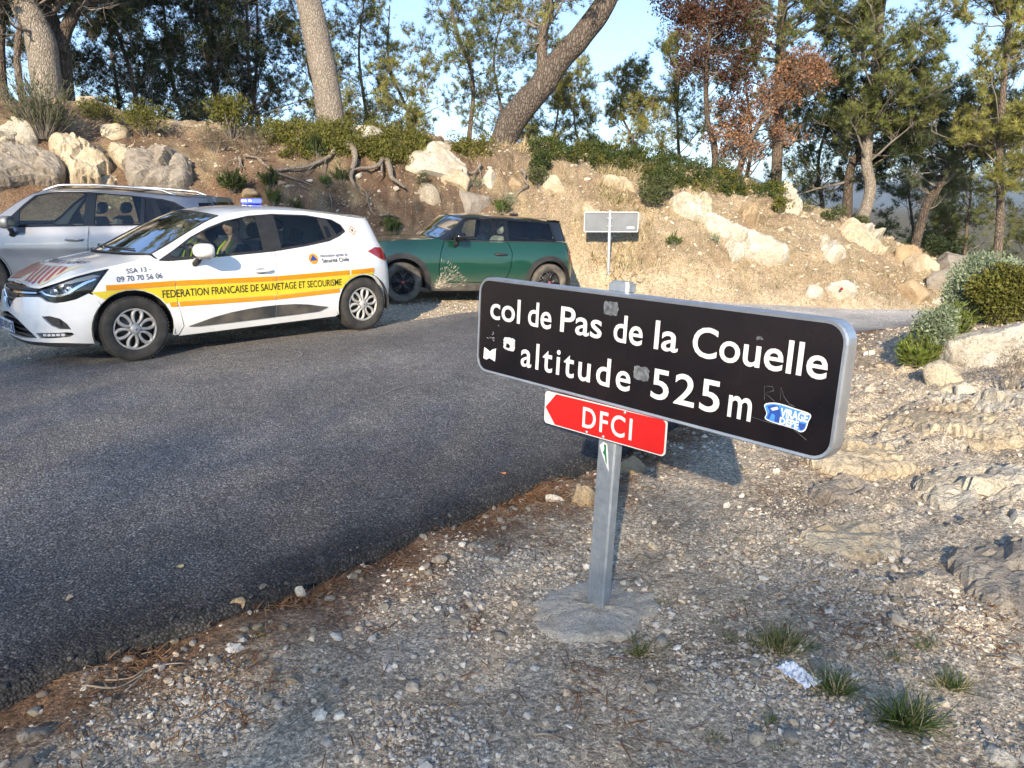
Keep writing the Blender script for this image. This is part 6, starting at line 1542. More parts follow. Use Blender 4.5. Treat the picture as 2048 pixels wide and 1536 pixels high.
# ------------------------------------------------------------------ exposed roots on the bank
M['root'] = bark_mat('bleached_root', (.36, .31, .26), (.25, .21, .17), (.35, .3, .25), .12, 40, .006)
def root_thing(pix, r_px, label, out=.07, name='tree_root', sub=()):
    root = empty(name); tag(root, label, 'root', 'roots laid bare on the red bank')
    def path(pp):
        P = []
        for (u, v) in pp:
            q = at(u, v); P.append(q + np.array([0, -out, out * .3]))
        return cr(P, 8)
    P = path(pix); c = P[0].copy(); root.location = c
    r0 = r_px * px2m(c[1]) * .78; rad = r0 * np.linspace(1, .30, len(P)) * (1 + .15 * perlin(np.linspace(0, 9, len(P)), np.zeros(len(P)), 7))
    mb = MB(); mb.tube(P - c, rad, 9); mb.build('main_root', M['root'], root)
    for (pp, rp) in sub:
        Q = path(pp); mb = MB(); mb.tube(Q - c, rp * px2m(c[1]) * np.linspace(.85, .2, len(Q)), 6); mb.build('rootlet', M['root'], root)
    return root
root_thing([(672, 303), (660, 318), (635, 330), (610, 338), (585, 343), (560, 346), (548, 355)], 5.5, 'long pale root sweeping left from under the shrubs', .09, sub=[([(640, 326), (622, 342), (612, 352)], 2), ([(655, 322), (650, 345), (648, 352)], 1.6), ([(632, 333), (618, 345)], 1.8)])
root_thing([(520, 322), (535, 335), (552, 343), (580, 341)], 4, 'pale root crossing in from the left on the red bank', .09, sub=[([(490, 316), (515, 320), (552, 324)], 2.6)])
root_thing([(558, 350), (585, 358), (605, 365), (622, 371)], 3, 'thin straight root below the crossing roots', .06)
root_thing([(482, 318), (484, 330), (480, 345)], 4, 'stubby root knot left of the crossing roots', .07, sub=[([(482, 322), (465, 325), (452, 335)], 1.8), ([(484, 330), (492, 345)], 1.5), ([(478, 326), (470, 350)], 1.5)])
root_thing([(697, 293), (710, 305), (713, 325), (708, 345), (705, 362), (714, 380)], 9.5, 'thick scaly root dropping down the bank left of its twin', .12)
root_thing([(775, 322), (782, 345), (786, 362), (800, 372), (812, 380)], 8.5, 'thick scaly root right of its twin on the bank', .12)
root_thing([(768, 318), (762, 335), (745, 344), (720, 345), (694, 353)], 6, 'curved smooth root looping between the two thick roots', .13, sub=[([(766, 328), (765, 352), (752, 366)], 3)])
root_thing([(735, 390), (738, 410), (745, 428), (755, 436)], 2.6, 'tangle of fine rootlets hanging above the cars', .06, sub=[([(720, 388), (735, 395), (750, 385)], 1.5), ([(715, 382), (728, 392), (736, 402)], 1.4), ([(745, 380), (738, 392)], 1.3), ([(725, 380), (745, 398), (760, 392)], 1.2), ([(738, 405), (725, 418)], 1.2), ([(742, 420), (758, 425)], 1.2)])
root_thing([(662, 395), (665, 410), (663, 420)], 1.8, 'short thin root standing above the white car roof', .05)
root_thing([(760, 435), (780, 433), (800, 437)], 4, 'grey dead branch lying on the bank between the cars', .06)
root_thing([(962, 332), (955, 345), (945, 350), (935, 349)], 4.5, 'pale root hooked over the rooted boulder', .12, sub=[([(958, 340), (950, 352), (947, 362)], 2), ([(960, 345), (963, 360)], 1.8)])
root_thing([(1042, 344), (1050, 355), (1048, 362), (1055, 376), (1040, 384), (1030, 392)], 4.5, 'twisted root below the foot of the leaning pine', .12)
root_thing([(600, 372), (612, 380), (622, 382)], 2, 'dark twig lying right of the crossing roots', .05)
root_thing([(1895, 880), (1912, 866), (1940, 860), (1975, 864)], 7, 'bent grey root arching out of the right verge', .05, sub=[([(1940, 862), (1925, 885), (1932, 905)], 5)])
# ------------------------------------------------------------------ foliage building blocks
def rand_rot(r, n, up=None, spread=1.0):
    """n rotation matrices; local z is turned towards up with some spread"""
    d = r.normal(size=(n, 3))
    if up is not None: d = d * spread + up
    d /= np.linalg.norm(d, axis=1)[:, None] + 1e-9
    a = r.normal(size=(n, 3)); x = np.cross(a, d); x /= np.linalg.norm(x, axis=1)[:, None] + 1e-9
    y = np.cross(d, x); return np.stack([x, y, d], 2)
def scatter(tV, tT, pos, R, sc, col):
    n, k = len(pos), len(tV)
    V = np.einsum('nij,kj->nki', R, tV) * np.asarray(sc).reshape(-1, 1, 1) + pos[:, None]
    T = (tT[None] + (np.arange(n) * k)[:, None, None]).reshape(-1, 3)
    return V.reshape(-1, 3), T, np.repeat(col, k, 0)
def tuft_tpl(n, ln, w, cone, seed):
    r = np.random.default_rng(seed); V = []; T = []
    for i in range(n):
        a = 2 * math.pi * (i + r.uniform(-.3, .3)) / n; t = cone * r.uniform(.35, 1.0); l = ln * r.uniform(.7, 1.1)
        d = np.array([math.sin(t) * math.cos(a), math.sin(t) * math.sin(a), math.cos(t)]); s = np.cross(d, [.3, .2, .9]); s /= np.linalg.norm(s)
        k = len(V); V += [-s * w / 2, s * w / 2, d * l]; T.append((k, k + 1, k + 2))
    return np.array(V), np.array(T)
NEEDLE = [tuft_tpl(9, .15, .013, 1.15, s) for s in range(3)]
LEAF = (np.array([(0, 0, 0), (.5, .12, .35), (0, .05, 1.0), (-.5, .12, .35)]), np.array([(0, 1, 2), (0, 2, 3)]))
BLADE = (np.array([(-.5, 0, 0), (.5, 0, 0), (.3, .25, .6), (-.3, .25, .6), (0, .6, 1.0)]), np.array([(0, 1, 2), (0, 2, 3), (3, 2, 4)]))
M['needles'] = leaf_mat('pine_needles', trans=.38, rough=.6)
M['leaves'] = leaf_mat('broad_leaves', trans=.30, rough=.55)
M['dryleaf'] = leaf_mat('dry_leaves', trans=.35, rough=.8)
M['straw'] = leaf_mat('dry_grass_blades', trans=.30, rough=.8)
M['grass'] = leaf_mat('green_grass_blades', trans=.30, rough=.5)
M['bark_pale'] = bark_mat('pale_pine_bark', (.40, .345, .285), (.29, .25, .21), (.42, .38, .34), .40, 30, .012)
M['bark_dark'] = bark_mat('dark_pine_bark', (.17, .13, .10), (.10, .078, .062), (.35, .3, .27), .35, 22, .02)
M['bark_mid'] = bark_mat('brown_pine_bark', (.25, .195, .15), (.16, .125, .10), (.35, .3, .27), .35, 24, .018)
M['bark_lean'] = bark_mat('weathered_dark_bark', (.22, .175, .14), (.13, .105, .085), (.3, .26, .23), .35, 20, .025)
M['twig'] = simple('grey_twigs', (.17, .145, .12), .9, c2=(.26, .23, .20), nscale=5)
PAL = dict(dark=[(.030, .048, .018), (.045, .066, .024), (.062, .082, .030)], mid=[(.115, .138, .042), (.160, .182, .058), (.205, .215, .072)], light=[(.20, .21, .055), (.26, .255, .072), (.32, .295, .095)],
           blue=[(.065, .090, .046), (.090, .116, .060), (.115, .140, .072)], brown=[(.075, .030, .018), (.105, .046, .026), (.14, .066, .036)], orange=[(.27, .130, .070), (.36, .195, .110), (.44, .26, .16)],
           olive=[(.110, .118, .024), (.155, .155, .034), (.205, .190, .048)], deep=[(.036, .062, .016), (.058, .090, .024), (.085, .115, .032)], sage=[(.22, .28, .17), (.30, .36, .23), (.37, .43, .29)], rosem=[(.075, .095, .036), (.110, .130, .052), (.15, .165, .070)],
           fresh=[(.120, .170, .028), (.165, .215, .042), (.215, .25, .06)], straw=[(.42, .33, .18), (.52, .42, .24), (.62, .51, .31)], drybush=[(.22, .175, .125), (.29, .235, .165), (.35, .29, .21)], grass=[(.050, .095, .020), (.075, .130, .028), (.115, .16, .040)])
for _k, _g in (('mid', 1.2), ('light', 1.2), ('blue', 1.15)): PAL[_k] = [tuple(v * _g for v in c) for c in PAL[_k]]
def colours(r, pal, n):
    c = np.array(PAL[pal]); k = r.integers(0, len(c), n); f = r.uniform(.8, 1.2, n)[:, None]; return c[k] * f
class Wood:
    def __init__(s): s.V = []; s.T = []; s.n = 0
    def tube(s, P, r, n):
        V, F = tube_np(np.asarray(P), np.asarray(r), n); T = np.concatenate([F[:, [0, 1, 2]], F[:, [0, 2, 3]]]) + s.n
        s.V.append(V); s.T.append(T); s.n += len(V)
    def mesh(s, name, mat): return tri_mesh(name, np.vstack(s.V), np.vstack(s.T), mat, smooth=True)
def bend(r, p0, d, L, n, wob, upb=0.0):
    d = d / np.linalg.norm(d); P = [p0]; st = L / (n - 1)
    for i in range(n - 1):
        d = d + r.normal(0, wob, 3) + np.array([0, 0, upb]); d /= np.linalg.norm(d); P.append(P[-1] + d * st)
    return np.array(P)
def grow(seed, trunk, r0, r1, crown, limb_len, limbs, pal, bark, tuft=(.9, 1.25), subs=6, twigs=5, tufts=5, elev=(.1, .8), kind='needle', dead=0, tip=True, azim=None, trunk_n=14):
    """a tree: trunk, bare twigs and crown meshes in local coordinates; crown = (from, to) along the trunk"""
    r = np.random.default_rng(seed); P = cr(trunk, 8); n = len(P); t = np.linspace(0, 1, n)
    rad = r0 + (r1 - r0) * t ** .8; rad = rad * (1 + .06 * perlin(t * 9, t * 0, seed % 50)); rad[:3] *= np.array([1.28, 1.14, 1.05])
    W = Wood(); 
    V, F = tube_np(P, rad, trunk_n); k = perlin3(V, 3.0, seed % 20) * .05; 
    cen = np.repeat(P, trunk_n, 0); V = cen + (V - cen) * (1 + k)[:, None]
    W.V.append(V); T = np.concatenate([F[:, [0, 1, 2]], F[:, [0, 2, 3]]]); W.T.append(T); W.n = len(V)
    trunk_me = W.mesh('trunk', bark); B = Wood(); tp = []; td = []
    dp = 0
    for i in range(limbs + dead):
        is_dead = i >= limbs
        tt = r.uniform(*( (crown[0] * .4, crown[0] + .2) if is_dead else crown)); j = min(int(tt * (n - 1)), n - 2); p = P[j]
        f = (tt - crown[0]) / max(crown[1] - crown[0], .01)
        az = r.uniform(0, 2 * math.pi) if azim is None else r.uniform(*azim); el = r.uniform(*elev) if not is_dead else r.uniform(-.4, .4)
        L = limb_len * (1 - .55 * abs(f - .25)) * r.uniform(.65, 1.15) * (.45 if is_dead else 1); d = np.array([math.cos(az) * math.cos(el), math.sin(az) * math.cos(el), math.sin(el)])
        Q = bend(r, p, d, L, 7, .13, .05); rr = max(rad[j] * .32, .012) * (L / limb_len) ** .5; B.tube(Q, rr * np.linspace(1, .3, 7), 5)
        for s in range(subs if not is_dead else 3):
            q = r.uniform(.25, 1.0); k = min(int(q * 6), 5); a = r.normal(size=3) * .8 + (Q[k + 1] - Q[k]) / np.linalg.norm(Q[k + 1] - Q[k]) + np.array([0, 0, .25])
            Ls = L * .38 * r.uniform(.6, 1.2); S = bend(r, Q[k] + (Q[k + 1] - Q[k]) * r.uniform(), a, Ls, 5, .16, .05); B.tube(S, rr * .35 * np.linspace(1, .3, 5), 3)
            for w in range(twigs if not is_dead else 2):
                k2 = r.integers(1, 4); a2 = r.normal(size=3) * .7 + (S[k2 + 1] - S[k2]) / np.linalg.norm(S[k2 + 1] - S[k2]) + np.array([0, 0, .35]); Lt = r.uniform(.18, .42)
                G = bend(r, S[k2], a2, Lt, 3, .15, .05); B.tube(G, .006 * np.linspace(1, .5, 3), 3)
                if not is_dead:
                    e = r.uniform(.35, 1.05, tufts); tp.append(G[0] + (G[-1] - G[0]) * e[:, None] + r.normal(0, .03, (tufts, 3))); td.append(np.repeat(((G[-1] - G[0]) / (np.linalg.norm(G[-1] - G[0]) + 1e-6))[None], tufts, 0))
    if tip and len(tp) == 0: pass
    tp = np.vstack(tp); td = np.vstack(td); m = len(tp)
    # light and dark clumps are whole twigs of slightly different growth
    col = colours(r, pal, m) * (1 + .35 * perlin3(tp, 1.1, seed % 33))[:, None].clip(.55, 1.5)
    if kind == 'needle':
        tv, tt_ = NEEDLE[seed % 3]; R = rand_rot(r, m, td + np.array([0, 0, .35]), .35); V, T, C = scatter(tv, tt_, tp, R, r.uniform(*tuft, m), col); lm = M['needles']
    else:
        q = 4; tp = np.repeat(tp, q, 0) + r.normal(0, .055, (m * q, 3)); R = rand_rot(r, m * q); V, T, C = scatter(LEAF[0] * np.array([.62, 1, 1]), LEAF[1], tp, R, r.uniform(*tuft, m * q), np.repeat(col, q, 0) * r.uniform(.8, 1.2, (m * q, 1))); lm = M['dryleaf'] if kind == 'dry' else M['leaves']
    return trunk_me, B.mesh('branches', M['twig']), tri_mesh('crown', V, T, lm, C)
def plant_tree(name, label, base, meshes, rot=0.0, sc=1.0, group='pines along the crest', cat='tree'):
    root = empty(name, base, (0, 0, rot)); root.scale = (sc, sc, sc); tag(root, label, cat, group)
    for nm, me in zip(('trunk', 'branches', 'crown'), meshes): obj(nm, me, root)
    return root
def fork(tree, pts, depth, w0, w1, extra, seed, bark, **k):
    """a second stem that leaves the trunk of an existing tree: parts of that tree"""
    P = [unproj(u, v, depth) for u, v in pts]; Q = [p - P[0] for p in P]; s = px2m(depth)
    for e in extra: Q.append(Q[-1] + np.array(e))
    for nm, me in zip(('fork_stem', 'branches', 'crown'), grow(seed, Q, w0 * s / 2, w1 * s / 2, bark=M[bark], **k)): o = obj(nm, me, tree); o.location = Vector(P[0]) - tree.location
def px_tree(name, label, pts, depth, w0, w1, extra, seed, bark, **k):
    """tree whose trunk passes the given photo points at one distance, then goes on by the extra 3-D points"""
    P = [unproj(u, v, depth + dd) for (u, v, dd) in [(q + (0,))[:3] for q in pts]]
    b = P[0].copy(); g = float(H(b[0], b[1])); s = px2m(depth)
    loc = np.array([b[0], b[1], min(b[2], g) - .15]); Q = [np.zeros(3)] + [p - loc for p in P[1:]]
    for e in extra: Q.append(Q[-1] + np.array(e))
    return plant_tree(name, label, loc, grow(seed, Q, w0 * s / 2, w1 * s / 2, bark=M[bark], **k), group=k.get('group', None) or 'trees along the crest')

def forest():
    # the four large trunks of the picture
    px_tree('pine_tree', 'stout pale pine leaning left at the left end of the crest', [(95, 205), (90, 140), (78, 70), (45, 0)], 15.2, 56, 40, [(-.5, .3, 1.6), (-.1, .3, 2.0), (.2, 0, 1.6)], 11, 'bark_pale', crown=(.55, 1), limb_len=2.4, limbs=22, pal='mid', subs=6, twigs=5, tufts=5, dead=3)
    fk = px_tree('pine_tree', 'dark forked pine right beside the stout pale pine', [(125, 205), (122, 140), (118, 85), (100, 40), (82, 0)], 15.8, 40, 26, [(-.5, .2, 1.5), (0, .2, 1.8)], 12, 'bark_dark', crown=(.5, 1), limb_len=2.2, limbs=22, pal='dark', dead=4)
    fork(fk, [(120, 100), (132, 60), (150, 20), (160, -10)], 15.7, 24, 18, [(.4, .2, 1.5), (.3, .2, 1.6)], 13, 'bark_dark', crown=(.4, 1), limb_len=2.0, limbs=18, pal='dark', dead=3)
    px_tree('pine_tree', 'thin crooked grey stem left of the stout pale pine', [(45, 195), (36, 140), (36, 80), (44, 30), (30, -5)], 15.0, 13, 9, [(-.3, .1, .8)], 14, 'bark_mid', crown=(.6, 1), limb_len=1.2, limbs=8, pal='dark', dead=3)
    px_tree('pine_tree', 'dark pine trunk at the very left frame edge', [(0, 190), (2, 120), (5, 40), (6, -10)], 16.5, 16, 12, [(0, 0, 2.0)], 15, 'bark_dark', crown=(.35, 1), limb_len=1.8, limbs=16, pal='dark', dead=4)
    px_tree('pine_tree', 'straight pale pine trunk rising above the white car', [(668, 268), (655, 190), (640, 110), (628, 50), (616, -5)], 17.2, 53, 42, [(-.35, .2, 1.6), (-.3, .3, 2.0), (-.1, .2, 1.5)], 16, 'bark_pale', crown=(.62, 1), limb_len=2.8, limbs=24, pal='mid', dead=0, trunk_n=20)
    lp = px_tree('pine_tree', 'big dark forked pine leaning right over the green car', [(990, 305), (1030, 235), (1080, 175), (1115, 125), (1165, 70), (1205, 15), (1225, -25)], 17.4, 54, 34, [(.5, .2, .7), (.6, .3, .8)], 17, 'bark_lean', crown=(.72, 1), limb_len=2.3, limbs=16, pal='light', dead=5, subs=5, twigs=4, tufts=3, trunk_n=20)
    fork(lp, [(1098, 165), (1086, 145), (1084, 110), (1088, 60), (1100, 20), (1095, -10)], 17.3, 24, 14, [(-.2, .1, .8)], 18, 'bark_mid', crown=(.35, 1), limb_len=1.5, limbs=14, pal='light', subs=5, twigs=4, tufts=3, dead=3)
    px_tree('oak_tree', 'slim oak with dark brown dead leaves against the sky', [(1432, 335), (1428, 290), (1415, 240), (1412, 150), (1420, 60), (1425, 0)], 18.3, 14, 5, [(.1, 0, .7)], 19, 'bark_dark', crown=(.38, 1), limb_len=1.15, limbs=34, pal='brown', subs=6, twigs=4, tufts=4, kind='dry', tuft=(.052, .082))
    px_tree('oak_tree', 'small oak with orange withered leaves beside the brown oak', [(1470, 358), (1485, 320), (1505, 270), (1540, 225), (1590, 185)], 18.2, 14, 5, [(.3, 0, .3)], 20, 'bark_mid', crown=(.15, 1), limb_len=.95, limbs=28, pal='orange', subs=5, twigs=4, tufts=4, kind='dry', tuft=(.048, .075), elev=(-.2, .9))
    px_tree('pine_tree', 'straight brown trunk behind the orange oak', [(1553, 375), (1555, 300), (1558, 200), (1562, 80), (1566, 0)], 20, 22, 15, [(.1, 0, 1.6)], 21, 'bark_mid', crown=(.32, 1), limb_len=2.0, limbs=30, pal='mid')
    px_tree('pine_tree', 'S-curved pale pine at the right end of the crest', [(1718, 432), (1740, 385), (1733, 330), (1736, 280), (1748, 180), (1755, 90), (1765, 0)], 18.6, 24, 13, [(.1, 0, 1.2)], 22, 'bark_pale', crown=(.30, 1), limb_len=1.75, limbs=40, pal='mid', subs=7)
    px_tree('pine_tree', 'dark branching pine left of the S-curved pine', [(1697, 438), (1696, 385), (1702, 335), (1725, 290), (1740, 240)], 19.2, 22, 8, [(.1, .1, .8)], 23, 'bark_dark', crown=(.25, 1), limb_len=1.9, limbs=30, pal='dark', elev=(-.15, .6))
    px_tree('pine_tree', 'leaning dark pine below the gap on the right', [(1826, 475), (1850, 420), (1880, 370), (1900, 325), (1905, 260)], 18.8, 20, 8, [(.2, .1, .8)], 24, 'bark_dark', crown=(.35, 1), limb_len=1.5, limbs=30, pal='blue', dead=7, elev=(-.1, .7))
    px_tree('pine_tree', 'tall slender pine at the right frame edge', [(1995, 545), (2000, 440), (2000, 300), (2008, 160), (2018, 40), (2024, -40)], 17.2, 17, 7, [(.05, 0, .8)], 25, 'bark_mid', crown=(.22, 1), limb_len=1.45, limbs=52, pal='light', subs=6)
    # trees standing behind the crest: (u, depth, height, palette, seed, label)
    spec = [(180, 20, 5.5, 'dark', 31, 'dark bushy pine right of the forked pine'), (250, 21, 6.5, 'blue', 32, 'blue green pine with thin stems left of the tan trunk'), (312, 19.5, 6.0, 'dark', 33, 'pine with a tan crooked trunk behind the yellow shrubs'),
            (395, 21, 6.8, 'dark', 34, 'dense dark pine in the middle of the left grove'), (470, 20, 6.5, 'deep', 35, 'thick evergreen left of the straight pale pine'), (560, 21, 6.8, 'dark', 36, 'tall dark evergreen close left of the straight pale pine'),
            (520, 24, 7.5, 'blue', 37, 'pine glimpsed behind the thick evergreen'), (430, 25, 7.5, 'dark', 38, 'distant pine behind the left grove'), (755, 20.5, 4.7, 'light', 39, 'yellow green pine with a bent trunk right of the straight pale pine'),
            (690, 23, 5.0, 'mid', 40, 'small pine just right of the straight pale pine'), (840, 23, 5.2, 'light', 41, 'sunlit pine between the bent pine and the fan-shaped pine'), (935, 20.5, 6.0, 'mid', 42, 'fan-shaped pine left of the leaning trunk'),
            (1010, 22.5, 5.4, 'mid', 43, 'pine behind the foot of the leaning trunk'), (1075, 24, 4.5, 'mid', 44, 'low pine seen under the leaning trunk'), (1150, 22.5, 3.1, 'light', 45, 'small bright pine right of the leaning trunk'),
            (1255, 21.5, 3.2, 'light', 46, 'young pale stemmed pine on the open skyline'), (1370, 22, 4.6, 'light', 47, 'yellow green pine behind the brown oak'), (1480, 23, 6.4, 'mid', 48, 'tall pine behind the two oaks'),
            (1630, 22, 6.6, 'mid', 49, 'tall pine left behind the S-curved pine'), (1800, 23, 5.2, 'mid', 51, 'pine right behind the S-curved pine'),
            (1930, 20.5, 4.6, 'mid', 52, 'bushy pine left of the slender right edge pine'), (2060, 19, 4.8, 'mid', 54, 'bushy pine cut by the right frame edge'), (1885, 26, 3.9, 'blue', 56, 'far pine showing through the right gap')]
    for (u, d, h, pal, sd, lab) in spec:
        r = np.random.default_rng(sd); x = (u - 1024) / FPX * d; b = np.array([x, d, float(H(x, d)) - .15])
        top = h * 1.0; lean = r.normal(0, .10, 2) * h
        low = 'low' in lab; tr = [(0, 0, 0), (lean[0] * .2 + r.normal(0, .12), lean[1] * .3, top * .2), (lean[0] * .4 + r.normal(0, .16), lean[1] * .5, top * .42), (lean[0] * .7 + r.normal(0, .2), lean[1] * .7, top * .7), (lean[0], lean[1], top)]
        dark = pal in ('dark', 'blue', 'deep'); leafy = pal == 'deep'
        plant_tree('pine_tree' if not leafy else 'evergreen_tree', lab, b, grow(sd, [np.array(q) for q in tr], .035 + .009 * h, .016, crown=(.12 if low else .25 if dark else .28, 1), limb_len=.30 * h + .25, limbs=int((14 if dark else 11) + (3.6 if dark else 3.0) * h), pal=pal, bark=M['bark_mid'] if not dark else M['bark_dark'], subs=5, twigs=5, tufts=4, dead=5, elev=(-.05, .95), kind='leaf' if leafy else 'needle', tuft=(.045, .07) if leafy else (.85, 1.2)), rot=0, group='trees along the crest')
forest()
# ------------------------------------------------------------------ shrubs
def shrub_mesh(seed, w, d, h, kind, n):
    r = np.random.default_rng(seed)
    if kind in ('rosemary', 'broom'):           # upright spiky sprays
        ns = max(26, int(n / 26)); B = Wood(); tp = []; td = []
        for i in range(ns):
            a = r.uniform(0, 2 * math.pi); q = r.uniform(0, 1) ** .6; tilt = q * .95
            dr = np.array([math.cos(a) * math.sin(tilt) * w / h, math.sin(a) * math.sin(tilt) * d / h, math.cos(tilt) + .25]); L = h * r.uniform(.55, 1.1) * (1 - .25 * q)
            P = bend(r, np.array([math.cos(a) * w * .10 * q, math.sin(a) * d * .10 * q, -.03]), dr, L, 5, .09, .09); B.tube(P, .006 * np.linspace(1, .4, 5), 3)
            m = int(n / ns); e = r.uniform(.22, 1.0, m) ** .8 * 4; k = np.minimum(e.astype(int), 3); f = (e - k)[:, None]; tp.append(P[k] * (1 - f) + P[k + 1] * f); td.append((P[k + 1] - P[k]))
        tp = np.vstack(tp); td = np.vstack(td); td /= np.linalg.norm(td, axis=1)[:, None]; R = rand_rot(r, len(tp), td, .45)
        ln = .055 if kind == 'rosemary' else .10
        tpl = (LEAF[0] * np.array([.16, .3, 1]), LEAF[1]); s = r.uniform(.7, 1.3, len(tp)) * ln * (h / .5) ** .3; return tp, R, s, tpl, B
    B = Wood(); nl = max(8, n // 160); cen = []
    for i in range(nl):                          # leafy domes: lobes on short stems
        a = r.uniform(0, 2 * math.pi); q = r.uniform(0, 1) ** .5 * .72; z = h * r.uniform(.25, .80) * (1 - .45 * q * q); c = np.array([math.cos(a) * q * w / 2, math.sin(a) * q * d / 2, z]); cen.append(c)
        B.tube(bend(r, np.array([c[0] * .2, c[1] * .2, -.05]), c, np.linalg.norm(c), 4, .08), .012 * np.linspace(1, .4, 4) * (h / .6), 4)
    cen = np.array(cen); k = r.integers(0, nl, n); v = r.normal(size=(n, 3)); v /= np.linalg.norm(v, axis=1)[:, None]; rad = r.uniform(.45, 1.0, n)[:, None] ** .5
    tp = cen[k] + v * rad * np.array([w, d, h]) * .235; tp[:, 2] = np.maximum(tp[:, 2], -.02); R = rand_rot(r, n, v + np.array([0, 0, .4]), .8)
    ln = dict(leafy=.050, cistus=.062, dry=.05, low=.038)[kind]; tpl = (LEAF[0] * np.array([dict(leafy=.55, cistus=.42, dry=.10, low=.6)[kind], 1, 1]), LEAF[1])
    return tp, R, r.uniform(.65, 1.3, n) * ln, tpl, B
def shrub(u0, v0, u1, v1, kind, pal, label, n=None, seed=None, group='shrubs on the slope', name='shrub', depth=.8):
    uc = (u0 + u1) / 2; p = at(uc, v1 - (v1 - v0) * .12); s = px2m(p[1]); w, h = (u1 - u0) * s, (v1 - v0) * s
    seed = seed or int(u0 * 7 + v0 * 13) % 9973; r = np.random.default_rng(seed)
    n = n or int(np.clip((u1 - u0) * (v1 - v0) * .42, 260, 5000))
    lim = 8.5 * s; tp, R, sc, tpl, B = shrub_mesh(seed, w * .95, max(w * depth, h * .6), h * 1.05, kind, n)
    sc = np.minimum(sc, lim * (2.0 if kind in ('broom', 'rosemary') else 1.0) * r.uniform(.7, 1.2, len(sc)))
    V, T, C = scatter(tpl[0], tpl[1], tp, R, sc, colours(r, pal, len(tp)) * (1 + .3 * perlin3(tp, 5.0, 3))[:, None].clip(.6, 1.4))
    root = empty(name, p); tag(root, label, 'shrub', group)
    obj('stems', B.mesh('stems', M['twig']), root); obj('foliage', tri_mesh('foliage', V, T, M['straw'] if kind == 'dry' else M['leaves'], C), root)
    return root
shrub(10, 165, 165, 292, 'rosemary', 'rosem', 'tall feathery rosemary bush at the left end of the bank', 4200)
shrub(415, 205, 510, 285, 'leafy', 'olive', 'light green leafy shrub on the crest left of the straight pale pine', 2600)
shrub(160, 205, 255, 245, 'low', 'olive', 'low yellow green shrub right of the tall rosemary')
shrub(240, 215, 345, 275, 'low', 'olive', 'low yellow green mound above the red bank')
shrub(395, 262, 470, 312, 'dry', 'drybush', 'grey dead bush on the edge of the red bank')
shrub(470, 268, 545, 312, 'dry', 'drybush', 'second grey dead bush right of the first on the bank edge')
shrub(428, 345, 500, 388, 'broom', 'deep', 'dark green spiky bush on the red bank')
shrub(522, 345, 562, 382, 'broom', 'deep', 'small dark bush beside the crossing roots')
shrub(530, 380, 560, 415, 'broom', 'grass', 'little green tuft right above the blue beacon')
shrub(568, 398, 612, 422, 'broom', 'rosem', 'small grey green tuft beside the roof aerial')
shrub(640, 355, 662, 378, 'broom', 'grass', 'tiny green tuft alone on the red bank')
shrub(668, 338, 700, 368, 'broom', 'deep', 'small dark tuft left of the thick root')
shrub(605, 280, 660, 320, 'broom', 'deep', 'dark spray hanging over the long pale root')
shrub(765, 438, 805, 475, 'broom', 'grass', 'green tuft between the white and green cars')
shrub(828, 350, 860, 385, 'dry', 'rosem', 'grey green tuft left of the largest pale boulder')
shrub(655, 372, 715, 400, 'dry', 'drybush', 'low dry bush under the thick root')
shrub(820, 400, 850, 430, 'dry', 'drybush', 'dry tuft left of the upright boulder')
shrub(985, 402, 1022, 432, 'broom', 'grass', 'green tuft right of the green car roof')
shrub(1005, 390, 1040, 415, 'dry', 'sage', 'grey sage tuft right of the low cracked boulder')
shrub(940, 355, 965, 380, 'dry', 'sage', 'grey sage tuft among the rooted boulders')
shrub(1052, 338, 1098, 382, 'leafy', 'rosem', 'rosemary green shrub left of the slanting slab')
shrub(1058, 310, 1110, 350, 'leafy', 'deep', 'dark shrub right of the foot of the leaning pine')
shrub(1262, 360, 1350, 418, 'cistus', 'rosem', 'grey green bush above the road sign', 2400)
shrub(1332, 470, 1366, 494, 'broom', 'grass', 'single green tuft on the straw right of the road sign')
shrub(1640, 415, 1692, 448, 'cistus', 'rosem', 'round grey green shrub on the skyline left of the S-curved pine')
shrub(1705, 424, 1752, 452, 'cistus', 'rosem', 'low shrub at the foot of the S-curved pine')
shrub(1540, 395, 1585, 432, 'leafy', 'olive', 'small shrub below the skyline slab')
shrub(1590, 395, 1640, 425, 'dry', 'rosem', 'faded tuft on the skyline right of the skyline slab')
shrub(1850, 470, 1930, 520, 'leafy', 'dark', 'dark shrub at the right end of the ridge')
shrub(1930, 490, 2060, 560, 'leafy', 'deep', 'dark thicket behind the pale green bush')
shrub(1415, 470, 1440, 490, 'dry', 'sage', 'faint grey tuft above the long slab')
GB = 'bushes on the right verge'
shrub(1885, 520, 2030, 660, 'cistus', 'sage', 'pale sage green bush on the right verge', 9000, group=GB, depth=.7)
shrub(1820, 618, 1905, 735, 'cistus', 'sage', 'lower pale sage bush leaning towards the road', 6500, group=GB, depth=.7)
shrub(1790, 670, 1880, 742, 'broom', 'fresh', 'spiky bright green bush nearest the black sign', 2600, group=GB)
shrub(1855, 615, 1925, 718, 'broom', 'fresh', 'spiky green bush between the sage bushes and the big white rock', 3000, group=GB)
shrub(1935, 545, 2075, 660, 'leafy', 'olive', 'yellowish box bush above the big white rock', 9000, group=GB, depth=.8)
shrub(1965, 690, 2085, 800, 'dry', 'drybush', 'bare brown twigs trailing over the big white rock', 1100, group=GB)

